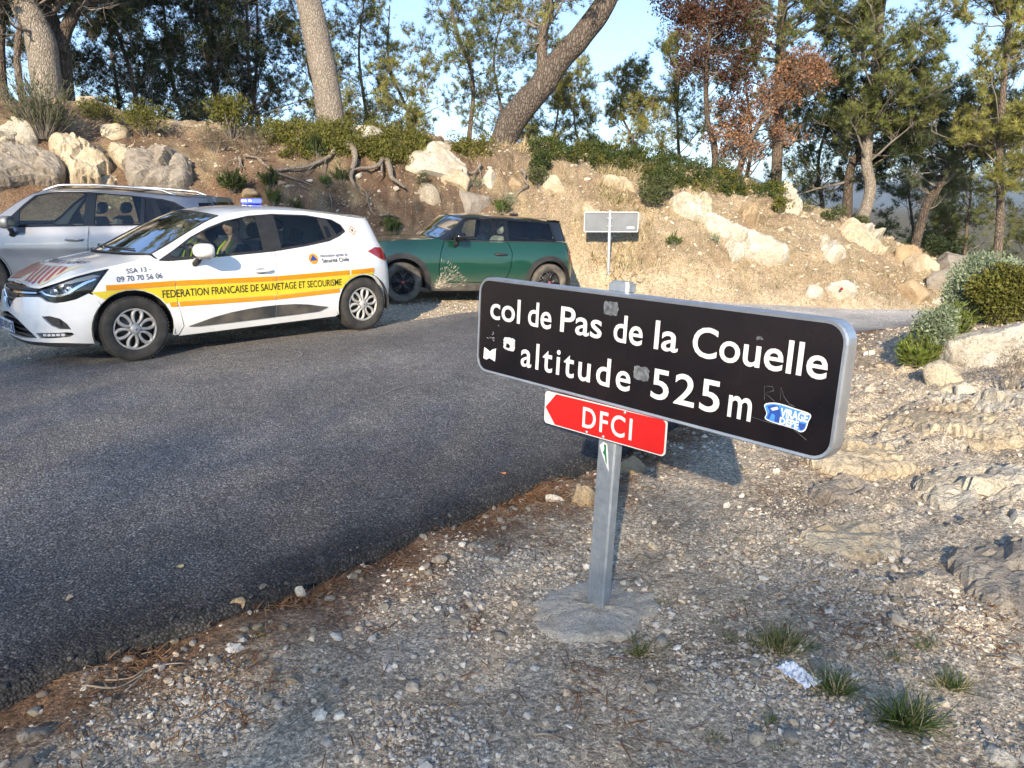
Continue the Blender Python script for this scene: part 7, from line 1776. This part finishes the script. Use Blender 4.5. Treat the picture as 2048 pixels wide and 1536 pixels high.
# continuous low evergreen cover along the crest
def cover(name, label, bands, pal, seed, per=95):
    r = np.random.default_rng(seed); P = []; cols = []
    for (u0, u1, vt0, vb0, vt1, vb1, cnt, hh) in bands:
        for _ in range(cnt):
            f = r.uniform(); u = u0 + (u1 - u0) * f; v = r.uniform(vt0 + (vt1 - vt0) * f, vb0 + (vb1 - vb0) * f); c = at(u, v)
            q = r.normal(size=(per, 3)); q /= np.linalg.norm(q, axis=1)[:, None]; k = r.uniform(.5, 1.0, per)[:, None]; R_ = r.uniform(.08, .27)
            x = c + np.array([0, 0, hh * r.uniform(-.1, .75)]) + q * k * np.array([R_, R_, R_ * .75]); P.append(x); cols.append(colours(r, pal if r.uniform() < .68 else 'olive', per) * r.uniform(.7, 1.3))
    P = np.vstack(P); C = np.vstack(cols); n = len(P); V, T, C = scatter(LEAF[0] * np.array([.6, 1, 1]), LEAF[1], P, rand_rot(r, n, np.array([0, -.2, .6]), .9), r.uniform(.03, .058, n), C)
    obj(name, tri_mesh(name, V, T, M['leaves'], C), None, label=label, cat='ground cover', kind='stuff')
cover('kermes_oak_cover', 'olive green low oak cover hanging over the red bank', [(530, 650, 240, 290, 245, 300, 75, .2), (640, 780, 262, 300, 262, 335, 130, .25), (740, 850, 262, 330, 275, 330, 110, .25), (905, 985, 283, 310, 280, 315, 28, .2), (560, 700, 285, 320, 290, 325, 22, .15)], 'olive', 301)
cover('evergreen_cover', 'dark evergreen cover along the crest right of the leaning pine', [(1065, 1200, 283, 318, 288, 335, 85, .3), (1180, 1330, 290, 335, 312, 368, 120, .3), (1310, 1480, 318, 372, 350, 395, 120, .3), (1460, 1570, 352, 392, 378, 400, 60, .25)], 'deep', 302)

# ------------------------------------------------------------------ dry grass, scree and litter
def hill_grass():
    r = np.random.default_rng(401); n = 42000
    x = r.uniform(-7, 11, n * 2); y = r.uniform(12, 19, n * 2); yt = np.interp(x, TOE[:, 0], TOE[:, 1]); yc = np.interp(x, crest[:, 0], crest[:, 1])
    dens_ = sstep(-.25, .35, fbm(x * .8, y * .8, 3, 403)) * (.14 + .86 * sstep(-1, 1.5, x)) * (1 - .55 * sstep(3.0, 5, x)) + .35 * sstep(.6, 1.5, y - yt) * 0
    strip = (y - yt < 1.3) & (x > .5); k = (y > yt + .1) & (y < yc + .6) & (r.uniform(size=n * 2) < np.maximum(dens_, strip * .8)); x, y = x[k], y[k]
    big = sstep(.05, .4, fbm(x * .6 + 5, y * .6, 3, 405)) * sstep(3.6, 1.5, x) * sstep(-.6, .6, x)
    m = len(x); P = np.stack([x, y, ground_z(x, y) - .01], 1); R = rand_rot(r, m, np.array([0, 0, 1.3]), .55); h = r.uniform(.05, .11, m) + big * r.uniform(.06, .22, m)
    tpl = (BLADE[0] * np.array([.10, .7, 1]), BLADE[1]); c = colours(r, 'straw', m); g = (r.uniform(size=m) < .10); c[g] = colours(r, 'grass', int(g.sum())) * 1.4
    dk = r.uniform(size=m) < .25; c[dk] *= .62
    V, T, C = scatter(tpl[0], tpl[1], P, R, h, c)
    obj('dry_grass', tri_mesh('dry_grass', V, T, M['straw'], C), None, label='straw coloured dry grass over the sunlit slope', cat='grass', kind='stuff')
hill_grass()
OCT = (np.array([(1, 0, 0), (-1, 0, 0), (0, 1, 0), (0, -1, 0), (0, 0, 1), (0, 0, -1)], float), np.array([(0, 2, 4), (2, 1, 4), (1, 3, 4), (3, 0, 4), (2, 0, 5), (1, 2, 5), (3, 1, 5), (0, 3, 5)]))
def stones(pos, size, col, r, tpl):
    """angular chips: a jittered hull per stone"""
    n, k = len(pos), len(tpl[0]); J = tpl[0][None] * r.uniform(.62, 1.3, (n, k, 1)); J *= np.stack([r.uniform(.7, 1.3, n), r.uniform(.7, 1.3, n), r.uniform(.4, .8, n)], 1)[:, None]
    R = rand_rot(r, n, np.array([0, 0, 1.6]), .6); V = np.einsum('nij,nkj->nki', R, J) * size[:, None, None] + pos[:, None]
    return V.reshape(-1, 3), (tpl[1][None] + (np.arange(n) * k)[:, None, None]).reshape(-1, 3), np.repeat(col, k, 0)
def stone_mat():
    m, nt, b = nodes('gravel_stone'); at_ = N(nt, 'ShaderNodeAttribute', attribute_name='tint').outputs['Color']; v = vec(nt); n = noise(nt, v, 90, 4)
    nt.links.new(mixc(nt, 1.0, at_, ramp(nt, n, [(.3, (.75, .74, .72)), (.7, (1.15, 1.15, 1.15))]), 'MULTIPLY'), b.inputs['Base Color']); b.inputs['Roughness'].default_value = .9; b.inputs['Specular IOR Level'].default_value = .25
    bump(nt, b, n, .4, .003); return m
M['gravel'] = stone_mat()
STONEC = np.array([(.68, .61, .51), (.60, .52, .42), (.74, .68, .58), (.50, .42, .33), (.42, .38, .34), (.30, .28, .26), (.56, .45, .33), (.64, .57, .48)])
def verge_mask(x, y): return (grid_val(dnear, x, y) < -.02)
def pick(r, n, x0, x1, y0, y1, w=None):
    x = r.uniform(x0, x1, n); y = r.uniform(y0, y1, n); k = verge_mask(x, y)
    k &= np.abs(x) < .76 * y + .5
    k &= np.hypot(x - SG[8][0], y - SG[8][1]) > .15
    if w is not None: k &= r.uniform(size=n) < w(x, y)
    return x[k], y[k]
def gravel():
    r = np.random.default_rng(501)
    pat = lambda x, y: (.12 + .88 * sstep(.08, .5, -grid_val(dnear, x, y))) * np.clip(.03 + .95 * sstep(.0, .45, fbm(x * 1.1, y * 1.1, 3, 503)) * sstep(3.7, 2.2, y) + .38 * sstep(.05, .45, fbm(x * .9 + 4, y * .9, 3, 505)) * .8, 0, 1) * (1 - .75 * sstep(1.0, 1.8, x - .35 * (y - 3)) * sstep(2.4, 3.2, y))
    x, y = pick(r, 190000, -2.2, 3.2, 1.35, 4.6, pat); n = len(x); s = np.exp(r.normal(math.log(.0050), .50, n)).clip(.002, .015)
    x2, y2 = pick(r, 34000, -2, 6.5, 4.4, 9.5, lambda x, y: np.full(len(x), .42)); n2 = len(x2); s2 = np.exp(r.normal(math.log(.008), .45, n2)).clip(.004, .025)
    x, y, s = np.r_[x, x2], np.r_[y, y2], np.r_[s, s2]; n = len(x)
    V, T, C = stones(np.stack([x, y, ground_z(x, y) + s * .2], 1), s, STONEC[r.integers(0, 8, n)] * r.uniform(.75, 1.1, (n, 1)), r, OCT)
    obj('gravel', tri_mesh('gravel', V, T, M['gravel'], C), None, label='fine pale gravel covering the near shoulder', cat='gravel', kind='stuff')
    # loose chips of medium size
    x, y = pick(r, 9000, -2.0, 6.5, 1.35, 9.5, lambda x, y: np.clip(.22 + .9 * sstep(.05, .4, fbm(x * 1.3 + 8, y * 1.3, 3, 507)) * sstep(4.5, 2.5, y) + .8 * sstep(1.0, 1.6, x) * sstep(2.3, 1.7, y), 0, 1)); n = len(x)
    s = np.exp(r.normal(math.log(.013), .30, n)).clip(.008, .028) * (1 + .5 * sstep(4, 7, y)); V, T, C = stones(np.stack([x, y, ground_z(x, y) + s * .25], 1), s, STONEC[r.integers(0, 8, n)] * r.uniform(.85, 1.2, (n, 1)), r, ICO[0])
    obj('stone_chips', tri_mesh('stone_chips', V, T, M['gravel'], C), None, label='loose limestone chips strewn over the near shoulder', cat='gravel', kind='stuff')
    # countable pebbles
    protos = []
    for i in range(10):
        Vp, F = rock_shape(900 + i, 2, 9, .10, 0, .5); protos.append(tri_mesh('pebble', Vp * np.array([1, .8, .55]), F, M[('limewhite', 'limestone', 'limewhite', 'greyrock', 'limewhite')[i % 5]], smooth=True))
    x, y = pick(r, 2600, -1.7, 3.2, 1.4, 5.2, lambda x, y: np.clip(.10 + .7 * sstep(1.0, 1.6, x) * sstep(2.4, 1.7, y) + .4 * sstep(-.5, -.1, grid_val(dnear, x, y)), 0, 1)); x, y = x[:290], y[:290]
    for i in range(len(x)):
        s = float(np.clip(np.exp(r.normal(math.log(.017), .35)), .010, .04)); o = link('pebble', protos[i % 10]); o.location = (x[i], y[i], float(ground_z(x[i], y[i])) + s * .25); o.scale = (s, s, s); o.rotation_euler = (r.uniform(-.3, .3), r.uniform(-.3, .3), r.uniform(0, 6.28))
        tag(o, 'small loose pebble on the gravel of the near shoulder', 'pebble', 'loose pebbles on the near shoulder', 'thing')
    # scree on the slope
    x = r.uniform(-7, 11, 22000); y = r.uniform(12, 18.5, 22000); k = (y > np.interp(x, TOE[:, 0], TOE[:, 1]) - .3) & (y < np.interp(x, crest[:, 0], crest[:, 1])) & (r.uniform(size=22000) < .25 + .6 * sstep(.0, .5, fbm(x * .9, y * .9, 3, 511))); x, y = x[k], y[k]; n = len(x)
    s = np.exp(r.normal(math.log(.020), .5, n)).clip(.008, .09); V, T, C = stones(np.stack([x, y, ground_z(x, y) + s * .15], 1), s, np.array([(.50, .42, .31), (.56, .49, .38), (.42, .33, .23), (.62, .56, .46)])[r.integers(0, 4, n)] * r.uniform(.8, 1.1, (n, 1)), r, ICO[0])
    obj('scree', tri_mesh('scree', V, T, M['gravel'], C), None, label='small stones scattered over the bank and slope', cat='scree', kind='stuff')
    # lay-by gravel beyond the road
    x = r.uniform(-9, 3, 42000); y = r.uniform(7, 14.2, 42000); k = (grid_val(dfar, x, y) > .0) & (y < np.interp(x, TOE[:, 0], TOE[:, 1]) + .2); x, y = x[k], y[k]; n = len(x); s = np.exp(r.normal(math.log(.009), .4, n)).clip(.004, .03)
    V, T, C = stones(np.stack([x, y, ground_z(x, y) + s * .15], 1), s, STONEC[r.integers(0, 8, n)] * np.array((1, .95, .87)) * r.uniform(.8, 1.1, (n, 1)), r, OCT)
    obj('lay_by_gravel', tri_mesh('lay_by_gravel', V, T, M['gravel'], C), None, label='pale gravel of the lay-by under the parked cars', cat='gravel', kind='stuff')
gravel()
def needles():
    r = np.random.default_rng(601); n = 420000; x = r.uniform(-2.4, 5, n); y = r.uniform(1.5, 8.5, n); d = -grid_val(dnear, x, y)
    w = np.exp(-np.maximum(d - .02, 0) / .17) * sstep(-.25, .25, fbm(x * 1.8, y * 1.8, 3, 603)) * (d > .004) + .008 * (d > 0) + 12e-2 * (d > 0) * sstep(.32, .6, fbm(x * 1.5, y * 1.5, 3, 605)); k = r.uniform(size=n) < w; x, y = x[k], y[k]; n = len(x)
    a = r.uniform(0, 6.28, n); l = r.uniform(.03, .085, n); wd = r.uniform(.0012, .0026, n); z = ground_z(x, y) + r.uniform(.002, .02, n)
    dx, dy = np.cos(a), np.sin(a); dz = r.normal(0, .10, n)
    A = np.stack([x, y, z], 1); E = np.stack([dx, dy, dz], 1) * l[:, None]; S = np.stack([-dy, dx, np.full(n, .3)], 1) * wd[:, None]; mid = A + E * .5 + np.stack([-dy, dx, 0 * dx], 1) * (l * r.normal(0, .08, n))[:, None] + np.array([0, 0, .004])
    V = np.stack([A - S, A + S, mid + S, mid - S, A + E], 1).reshape(-1, 3); T = (np.array([(0, 1, 2), (0, 2, 3), (3, 2, 4)])[None] + (np.arange(n) * 5)[:, None, None]).reshape(-1, 3)
    c = np.array([(.26, .115, .05), (.34, .17, .08), (.20, .10, .055), (.40, .26, .14)])[r.integers(0, 4, n)] * r.uniform(.7, 1.15, (n, 1))
    obj('pine_needle_litter', tri_mesh('pine_needle_litter', V, T, M['straw'], np.repeat(c, 5, 0)), None, label='rust brown pine needles along the asphalt edge', cat='needles', kind='stuff')
needles()
def asphalt_crumbs():
    r = np.random.default_rng(621); n = 30000; k = r.integers(0, len(near_c), n); P = near_c[k] + r.normal(0, .06, (n, 2)); P = P[(P[:, 1] > 1.6) & (P[:, 1] < 7.5)]; d = grid_val(dnear, P[:, 0], P[:, 1]); kk = (d > -.035) & (d < .16) & (r.uniform(size=len(P)) < np.exp(-np.abs(d) / .05)); P = P[kk]; d = d[kk]; n = len(P); s = np.exp(r.normal(math.log(.0065), .35, n))
    z = np.where(d > .01, base_h(P[:, 0], P[:, 1]) + .030 - .026 * np.exp(-np.maximum(d, 0) / .035), ground_z(P[:, 0], P[:, 1]) + .004)
    V, T, C = stones(np.stack([P[:, 0], P[:, 1], z], 1), s, np.array([(.045, .045, .048), (.075, .074, .074), (.03, .03, .033), (.12, .115, .105)])[r.integers(0, 4, n)], r, ICO[0])
    obj('asphalt_crumbs', tri_mesh('asphalt_crumbs', V, T, M['gravel'], C), None, label='loose black chippings along the crumbling asphalt edge', cat='gravel', kind='stuff')
asphalt_crumbs()

# ------------------------------------------------------------------ grass tufts, tissue, sticks
def tuft(u, v, w_px, h_px, label, n=120, pal='grass', dry=.25):
    p = at(u, v); s = px2m(p[1]) ; w, h = w_px * s, h_px * s * .72; r = np.random.default_rng(int(u + v * 3)); q = r.normal(0, .33, (n, 2)) * np.array([w / 2, w / 3]); P = np.stack([q[:, 0], q[:, 1], np.zeros(n)], 1); P[:, 2] = ground_z(p[0] + q[:, 0], p[1] + q[:, 1]) - p[2] - .004
    R = rand_rot(r, n, np.stack([q[:, 0] / w * 2.2, q[:, 1] / w * 2.2, np.full(n, 1.0)], 1), .45); c = colours(r, pal, n); k = r.uniform(size=n) < dry; c[k] = colours(r, 'straw', int(k.sum())) * .9
    V, T, C = scatter(BLADE[0] * np.array([.045, 1.4, 1]), BLADE[1], P, R, h * r.uniform(.6, 1.3, n), c)
    root = obj('grass_tuft', tri_mesh('grass_tuft', V, T, M['grass'], C), None, label=label, cat='grass', group='grass tufts on the near shoulder'); root.location = p
    return root
tuft(1560, 1300, 150, 62, 'broad flat grass patch above the crumpled tissue', 420, dry=.45)
tuft(1670, 1390, 90, 70, 'upright grass tuft right of the crumpled tissue', 260)
tuft(1810, 1450, 120, 95, 'longest grass tuft of the lower right', 330, dry=.2)
tuft(1905, 1370, 90, 55, 'grass tuft at the right beyond the long tuft', 220)
tuft(1850, 1295, 60, 35, 'small grass tuft above the right tufts', 110)
tuft(1790, 1318, 55, 35, 'faint grass tuft left of the small right tuft', 90)
tuft(1465, 1290, 36, 30, 'little grass tuft left of the broad flat patch', 80)
tuft(1280, 1310, 55, 45, 'grass tuft right below the concrete footing', 150)
tuft(1265, 1275, 30, 25, 'tiny grass tuft touching the concrete footing', 60)
tuft(1340, 1300, 35, 22, 'thin grass sprout right of the footing', 50)
tuft(1325, 1212, 45, 22, 'flat grass sprout right of the post', 60)
tuft(1430, 1250, 40, 24, 'sparse grass sprout on the trodden ground', 50)
tuft(1480, 1210, 45, 22, 'upper sparse sprout on the trodden ground', 50)
tuft(1540, 1445, 60, 40, 'grass sprout at the bottom right of the post', 110)
tuft(1430, 1480, 60, 34, 'dull grass sprout at the bottom edge', 80, dry=.5)
tuft(515, 1282, 36, 26, 'small bright green tuft beside the pine needles', 70, dry=0)
tuft(640, 1395, 50, 28, 'yellowish sprout in the lower left gravel', 60, dry=.6)
tuft(1550, 1510, 40, 26, 'grass sprout at the very bottom', 60)
def tissue():
    p = at(1597, 1358); s = px2m(p[1]); r = np.random.default_rng(9); n = 17; g = np.linspace(-1, 1, n); X, Y = np.meshgrid(g, g)
    w, h = 27 * s, 52 * s
    Z = .010 + .010 * np.abs(perlin(X * 2.1, Y * 2.1, 3)) * 2 + .012 * np.abs(perlin(X * 4.3 + 2, Y * 4.3, 5)); ang = .5
    x = X * w * (1 + .18 * perlin(Y * 2, X * 0, 4)); y = Y * h * .8 * (1 + .15 * perlin(X * 2 + 5, Y * 0, 6))
    xr, yr = x * math.cos(ang) - y * math.sin(ang), x * math.sin(ang) + y * math.cos(ang)
    Z = Z + ground_z(p[0] + xr, p[1] + yr) - p[2]
    o = obj('tissue', grid_mesh('tissue', np.stack([xr, yr, Z], -1), M['paper']), None, label='crumpled white tissue lying beside the grass tufts', cat='litter'); o.location = p
    sm = o.modifiers.new('thickness', 'SOLIDIFY'); sm.thickness = .0012
    o.data.polygons.foreach_set('use_smooth', np.zeros(len(o.data.polygons), bool))
tissue()
M['stick'] = simple('grey_driftwood', (.40, .33, .25), .9, c2=(.28, .22, .16), nscale=20)
M['stickdark'] = simple('dark_wood', (.12, .085, .06), .9, c2=(.20, .15, .11), nscale=20)
def stick(pts, r_px, label, mat='stick', lift=.004):
    P = cr([at(u, v) for u, v in pts], 6); P[:, 2] = ground_z(P[:, 0], P[:, 1]) + lift; c = P[0].copy(); rr = r_px * px2m(c[1]); mb = MB(); mb.tube(P - c, rr * np.linspace(1, .6, len(P)), 7); o = mb.build('stick', M[mat], None, label=label, cat='stick'); o.location = c
stick([(1065, 1478), (1095, 1482), (1125, 1488)], 3.2, 'short bleached stick at the bottom below the footing')
stick([(1725, 1232), (1762, 1240), (1768, 1262), (1800, 1282)], 3.0, 'curved dark rootlet on the trodden ground', 'stickdark')
stick([(1695, 1190), (1720, 1196), (1755, 1200)], 2.0, 'thin dark twig above the curved rootlet', 'stickdark')
stick([(165, 1378), (230, 1370), (300, 1345), (370, 1330)], 2.2, 'pale dry stalk in the lower left litter', lift=.012)
stick([(250, 1385), (275, 1360), (290, 1335)], 2.2, 'second dry stalk crossing the pale one', lift=.016)
stick([(210, 1362), (262, 1352), (285, 1340)], 1.8, 'third thin stalk in the lower left litter', lift=.014)
stick([(605, 1440), (640, 1438), (665, 1442)], 2.0, 'thin tan twig in the lower left gravel')
stick([(1230, 1500), (1275, 1506)], 3.0, 'flat wood chip at the bottom edge')
M['chalk'] = simple('faint_chalk', (.30, .30, .30), .9, c2=(.16, .16, .16), nscale=14)
def chalk(pts, label, wd=.012, closed=False):
    P = []
    for u, v in pts: r = ray(u, v); k = (CAMH - .044) / -r[2]; P.append((r[0] * k, r[1] * k))
    C = cr(P, 10, closed)
    if closed: C = np.vstack([C, C[:1]])
    T = np.gradient(C, axis=0); T /= np.hypot(*T.T)[:, None]; Nn = np.stack([-T[:, 1], T[:, 0]], 1) * wd / 2; z = np.full((len(C), 1), .0475); V = np.stack([np.hstack([C - Nn, z]), np.hstack([C + Nn, z])], 1)
    obj('road_marking', grid_mesh('road_marking', V, M['chalk'], True), None, label=label, cat='road marking', kind='thing')
chalk([(425, 716), (520, 698), (590, 702), (600, 713), (545, 726), (440, 724)], 'faint chalk oval on the asphalt in front of the white car', .012, True)
chalk([(765, 790), (800, 775), (850, 767), (900, 768)], 'faint chalk arc on the asphalt left of the black sign')
chalk([(38, 866), (75, 860), (118, 855)], 'short faint chalk stroke on the asphalt at left')
def road_leaf(u, v, label, c):
    r = ray(u, v); k = (CAMH - .035) / -r[2]; m = simple('fallen_leaf', c, .8); mb = MB(); t = np.linspace(0, 2 * math.pi, 9)[:-1]; mb.add([(.022 * math.cos(a) * (1 + .25 * math.sin(3 * a)), .012 * math.sin(a), .004 * math.sin(2 * a) + .002) for a in t], [tuple(range(8))]); o = mb.build('fallen_leaf', m, None, label=label, cat='leaf'); o.location = (r[0] * k, r[1] * k, .040); o.rotation_euler = (0, 0, u)
road_leaf(140, 1198, 'pale fallen leaf on the asphalt at lower left', (.42, .32, .22)); road_leaf(1005, 948, 'orange fallen leaf on the asphalt near the edge', (.45, .18, .09)); road_leaf(358, 1135, 'yellow fallen leaf on the asphalt', (.45, .36, .18))

# ------------------------------------------------------------------ the crew inside the rescue car
def person(seat_y, label, jacket, shift, hair, turn):
    Mw = Matrix.Translation((-4.21, 7.62, .036)) @ Matrix.Rotation(.789, 4, 'Z'); root = empty('person', Mw @ Vector((1.12 + shift, seat_y, .50))); root.rotation_euler = (0, 0, .789); tag(root, label, 'person')
    # one continuous skinned body; car front is -x
    J = [((.05, 0, .06), .15), ((.10, 0, .24), .145), ((.16, 0, .42), .165), ((.18, 0, .53), .11), ((.165, 0, .60), .058), ((.15, 0, .66), .062), ((.135, 0, .74), .092), ((.14, 0, .82), .086)]
    E = [(i, i + 1) for i in range(7)]
    for s in (-1, 1):
        b = len(J); J += [((.17, s * .17, .49), .075), ((.04, s * .24, .30), .052), ((-.18, s * .19, .32), .042), ((-.27, s * .16, .36), .034)]; E += [(3, b), (b, b + 1), (b + 1, b + 2), (b + 2, b + 3)]
        b = len(J); J += [((-.05, s * .12, .06), .095), ((-.40, s * .14, .12), .075), ((-.55, s * .13, -.12), .055)]; E += [(0, b), (b, b + 1), (b + 1, b + 2)]
    me = bpy.data.meshes.new('body'); me.from_pydata([j[0] for j in J], E, []); me.update(); o = obj('body', me, root); sk = o.modifiers.new('skin', 'SKIN'); sb = o.modifiers.new('sub', 'SUBSURF'); sb.levels = 2; sb.render_levels = 2
    for v, (_, r_) in zip(me.skin_vertices[0].data, J): v.radius = (r_, r_)
    me.skin_vertices[0].data[0].use_root = True; me.materials.append(M['skin'])
    # jacket: lofted shell round the torso
    rows = []; a = np.linspace(0, 2 * math.pi, 20, endpoint=False)
    for (x, z, rx, ry) in ((.05, .02, .165, .20), (.10, .22, .165, .205), (.15, .38, .165, .225), (.175, .48, .145, .225), (.18, .545, .10, .13), (.168, .585, .072, .075)): rows.append(np.stack([x + rx * np.cos(a), ry * np.sin(a), np.full(20, z)], 1))
    V = np.vstack(rows); F = [(i * 20 + k, i * 20 + (k + 1) % 20, (i + 1) * 20 + (k + 1) % 20, (i + 1) * 20 + k) for i in range(5) for k in range(20)]; jk = obj('jacket', poly_mesh('jacket', V, F, jacket, True), root)
    for s in (-1, 1): mb = MB(); mb.tube([(.17, s * .17, .505), (.10, s * .235, .40), (.04, s * .245, .30), (-.17, s * .19, .325)], [.085, .074, .066, .054], 12); mb.build('sleeve', jacket, root)
    for s in (-1, 1): mb = MB(); mb.tube([(.10, s * .085, .585), (.02, s * .10, .50), (-.03, s * .11, .36), (-.07, s * .11, .24)], .010, 6); mb.build('hi_vis_trim', M['hivis'], root)
    hd = empty('head', (.137, 0, .755), (0, 0, turn), root)
    V, Fh = ICO[3]; V = V * np.array([.098, .078, .118]); V[:, 0] -= .012 * np.exp(-((V[:, 2] + .02) / .03) ** 2) * (V[:, 0] < -.05); nose = np.exp(-(V[:, 1] / .014) ** 2 - ((V[:, 2] + .008) / .028) ** 2) * (V[:, 0] < 0); V[:, 0] -= .024 * nose; V[:, 0] -= .008 * np.exp(-(V[:, 1] / .03) ** 2 - ((V[:, 2] + .085) / .02) ** 2) * (V[:, 0] < 0)
    obj('face', tri_mesh('face', V, Fh, M['skin'], smooth=True), hd)
    k = (V[Fh].mean(1)[:, 2] > .045) | ((V[Fh].mean(1)[:, 0] > .015) & (V[Fh].mean(1)[:, 2] > -.05)); obj('hair', tri_mesh('hair', V * 1.045, Fh[k], hair, smooth=True), hd)
    for s in (-1, 1):
        mb = MB(); mb.lathe([(.001, -.004), (.007, -.002), (.010, .004)], 8, c=(-.088, s * .031, .012)); mb.build('eye', M['ink'], hd)
        mb = MB(); mb.box((.012, s * .080, -.005), (.036, .012, .055), None, .005); mb.build('ear', M['skin'], hd)
    mb = MB(); mb.box((-.093, 0, -.055), (.010, .042, .008), None, .003); mb.build('mouth', M['redfilm'], hd)
person(-.37, 'driver in a dark jacket with yellow trim behind the wheel of the white car', M['jacket'], 0.0, M['hair'], .5)
person(.37, 'passenger in a dark jacket beside the driver of the white car', M['jacket'], -.06, M['hair'], .2)
# ------------------------------------------------------------------ far wooded ranges and the air in front of them
def far_hills():
    M['farwood'] = simple('far_woodland', (.045, .060, .030), .95, c2=(.075, .085, .045), nscale=.02)
    a = np.radians(np.linspace(-60, 60, 220)); rows = []
    for r_, f in ((2000, 0.0), (2300, .30), (2600, .62), (2900, .88), (3200, 1.0), (3600, .8), (4300, .1)):
        hgt = 105 + 45 * fbm(a * 5 + 3, a * 0 + r_ * .0002, 4, 801) + 16 * fbm(a * 21, a * 0 + r_ * .004, 3, 803)
        rows.append(np.stack([r_ * np.sin(a), r_ * np.cos(a), -12 + f * np.clip(hgt, 40, 170)], 1))
    obj('hills', grid_mesh('hills', np.stack(rows), M['farwood'], True), kind='structure')
far_hills()
def haze():
    m = bpy.data.materials.new('haze'); m.use_nodes = True; nt = m.node_tree; nt.nodes.clear(); out = N(nt, 'ShaderNodeOutputMaterial'); v = N(nt, 'ShaderNodeVolumePrincipled'); v.inputs['Color'].default_value = (.72, .84, 1.0, 1); v.inputs['Density'].default_value = .00032; v.inputs['Anisotropy'].default_value = .2
    nt.links.new(v.outputs[0], out.inputs['Volume']); mb = MB(); mb.box((0, 1500, 70), (11000, 8000, 200)); mb.build('haze', m, None, kind='stuff')
haze()
# ------------------------------------------------------------------ trees behind the viewer that shade the shoulder and the near road
def shade_tree(x, y, w, z0, z1, n, leaf, seed, label, gaps=.35):
    r = np.random.default_rng(seed); base = np.array([x, y, float(H(x, y))]); h = z1
    W = Wood(); P = bend(r, np.zeros(3), np.array([0, 0, 1.0]), h * .8, 9, .04); W.tube(P, (.10 + .012 * h) * np.linspace(1, .3, 9), 9)
    B = Wood(); nl = int(18 + w * 7); cen = []
    for i in range(nl):
        a = r.uniform(0, 6.28); q = r.uniform(0, 1) ** .5; z = r.uniform(z0, z1 * .93); f = (z - z0) / (z1 - z0); rad = w / 2 * (1 - .45 * max(0, f - .5) * 2) * q; c = np.array([math.cos(a) * rad, math.sin(a) * rad, z]); cen.append(c); k = min(int(z / (h * .8) * 7), 7)
        B.tube(bend(r, P[k], c - P[k], np.linalg.norm(c - P[k]), 5, .08), .03 * np.linspace(1, .3, 5), 4)
    cen = np.array(cen); k = r.integers(0, nl, n); v = r.normal(size=(n, 3)); v /= np.linalg.norm(v, axis=1)[:, None]; tp = cen[k] + v * r.uniform(.1, 1, n)[:, None] ** .45 * (.16 * w + .28) * np.array([1, 1, .85])
    V, T, C = scatter(LEAF[0] * np.array([.7, 1, 1]), LEAF[1], tp, rand_rot(r, n), r.uniform(.7, 1.2, n) * leaf, colours(r, 'deep', n))
    plant_tree('shade_tree', label, base, (W.mesh('trunk', M['bark_dark']), B.mesh('branches', M['twig']), tri_mesh('crown', V, T, M['leaves'], C)), group='trees behind the viewer')
# crowns at the tops of slender pines some way back: thin enough to let dappled sun through
for i, (x, y, w, z0, z1, n, lab) in enumerate([(-9.4, -24, 2.8, 9.6, 13.9, 1000, 'slender pine behind the viewer, left of the middle'), (-7.5, -24.5, 2.8, 9.4, 13.7, 900, 'slender pine straight behind the viewer'), (-5.9, -23.6, 2.7, 9.2, 13.2, 700, 'lower slender pine behind the viewer'), (-4.4, -24, 2.6, 9.0, 12.9, 900, 'small slender pine behind the viewer, right of the middle'), (-3.0, -24.4, 2.2, 8.8, 12.3, 450, 'smallest slender pine behind the viewer'), (-1.4, -24, 2.2, 8.6, 11.7, 250, 'young pine behind the viewer at right'),
        (-11.6, -24.6, 3.2, 10, 17.0, 4600, 'tall dense pine behind the viewer at left'), (-13.8, -25, 3.4, 10, 18.0, 9000, 'tallest dense pine behind the viewer at left'), (-16.4, -24.4, 3.4, 10, 18, 8000, 'far left dense pine behind the viewer'), (-10.4, -26, 3.6, 16.6, 20.5, 2400, 'high thin crowned pine behind the viewer')]):
    shade_tree(x, y, w, z0, z1, n, .17, 700 + i, lab)
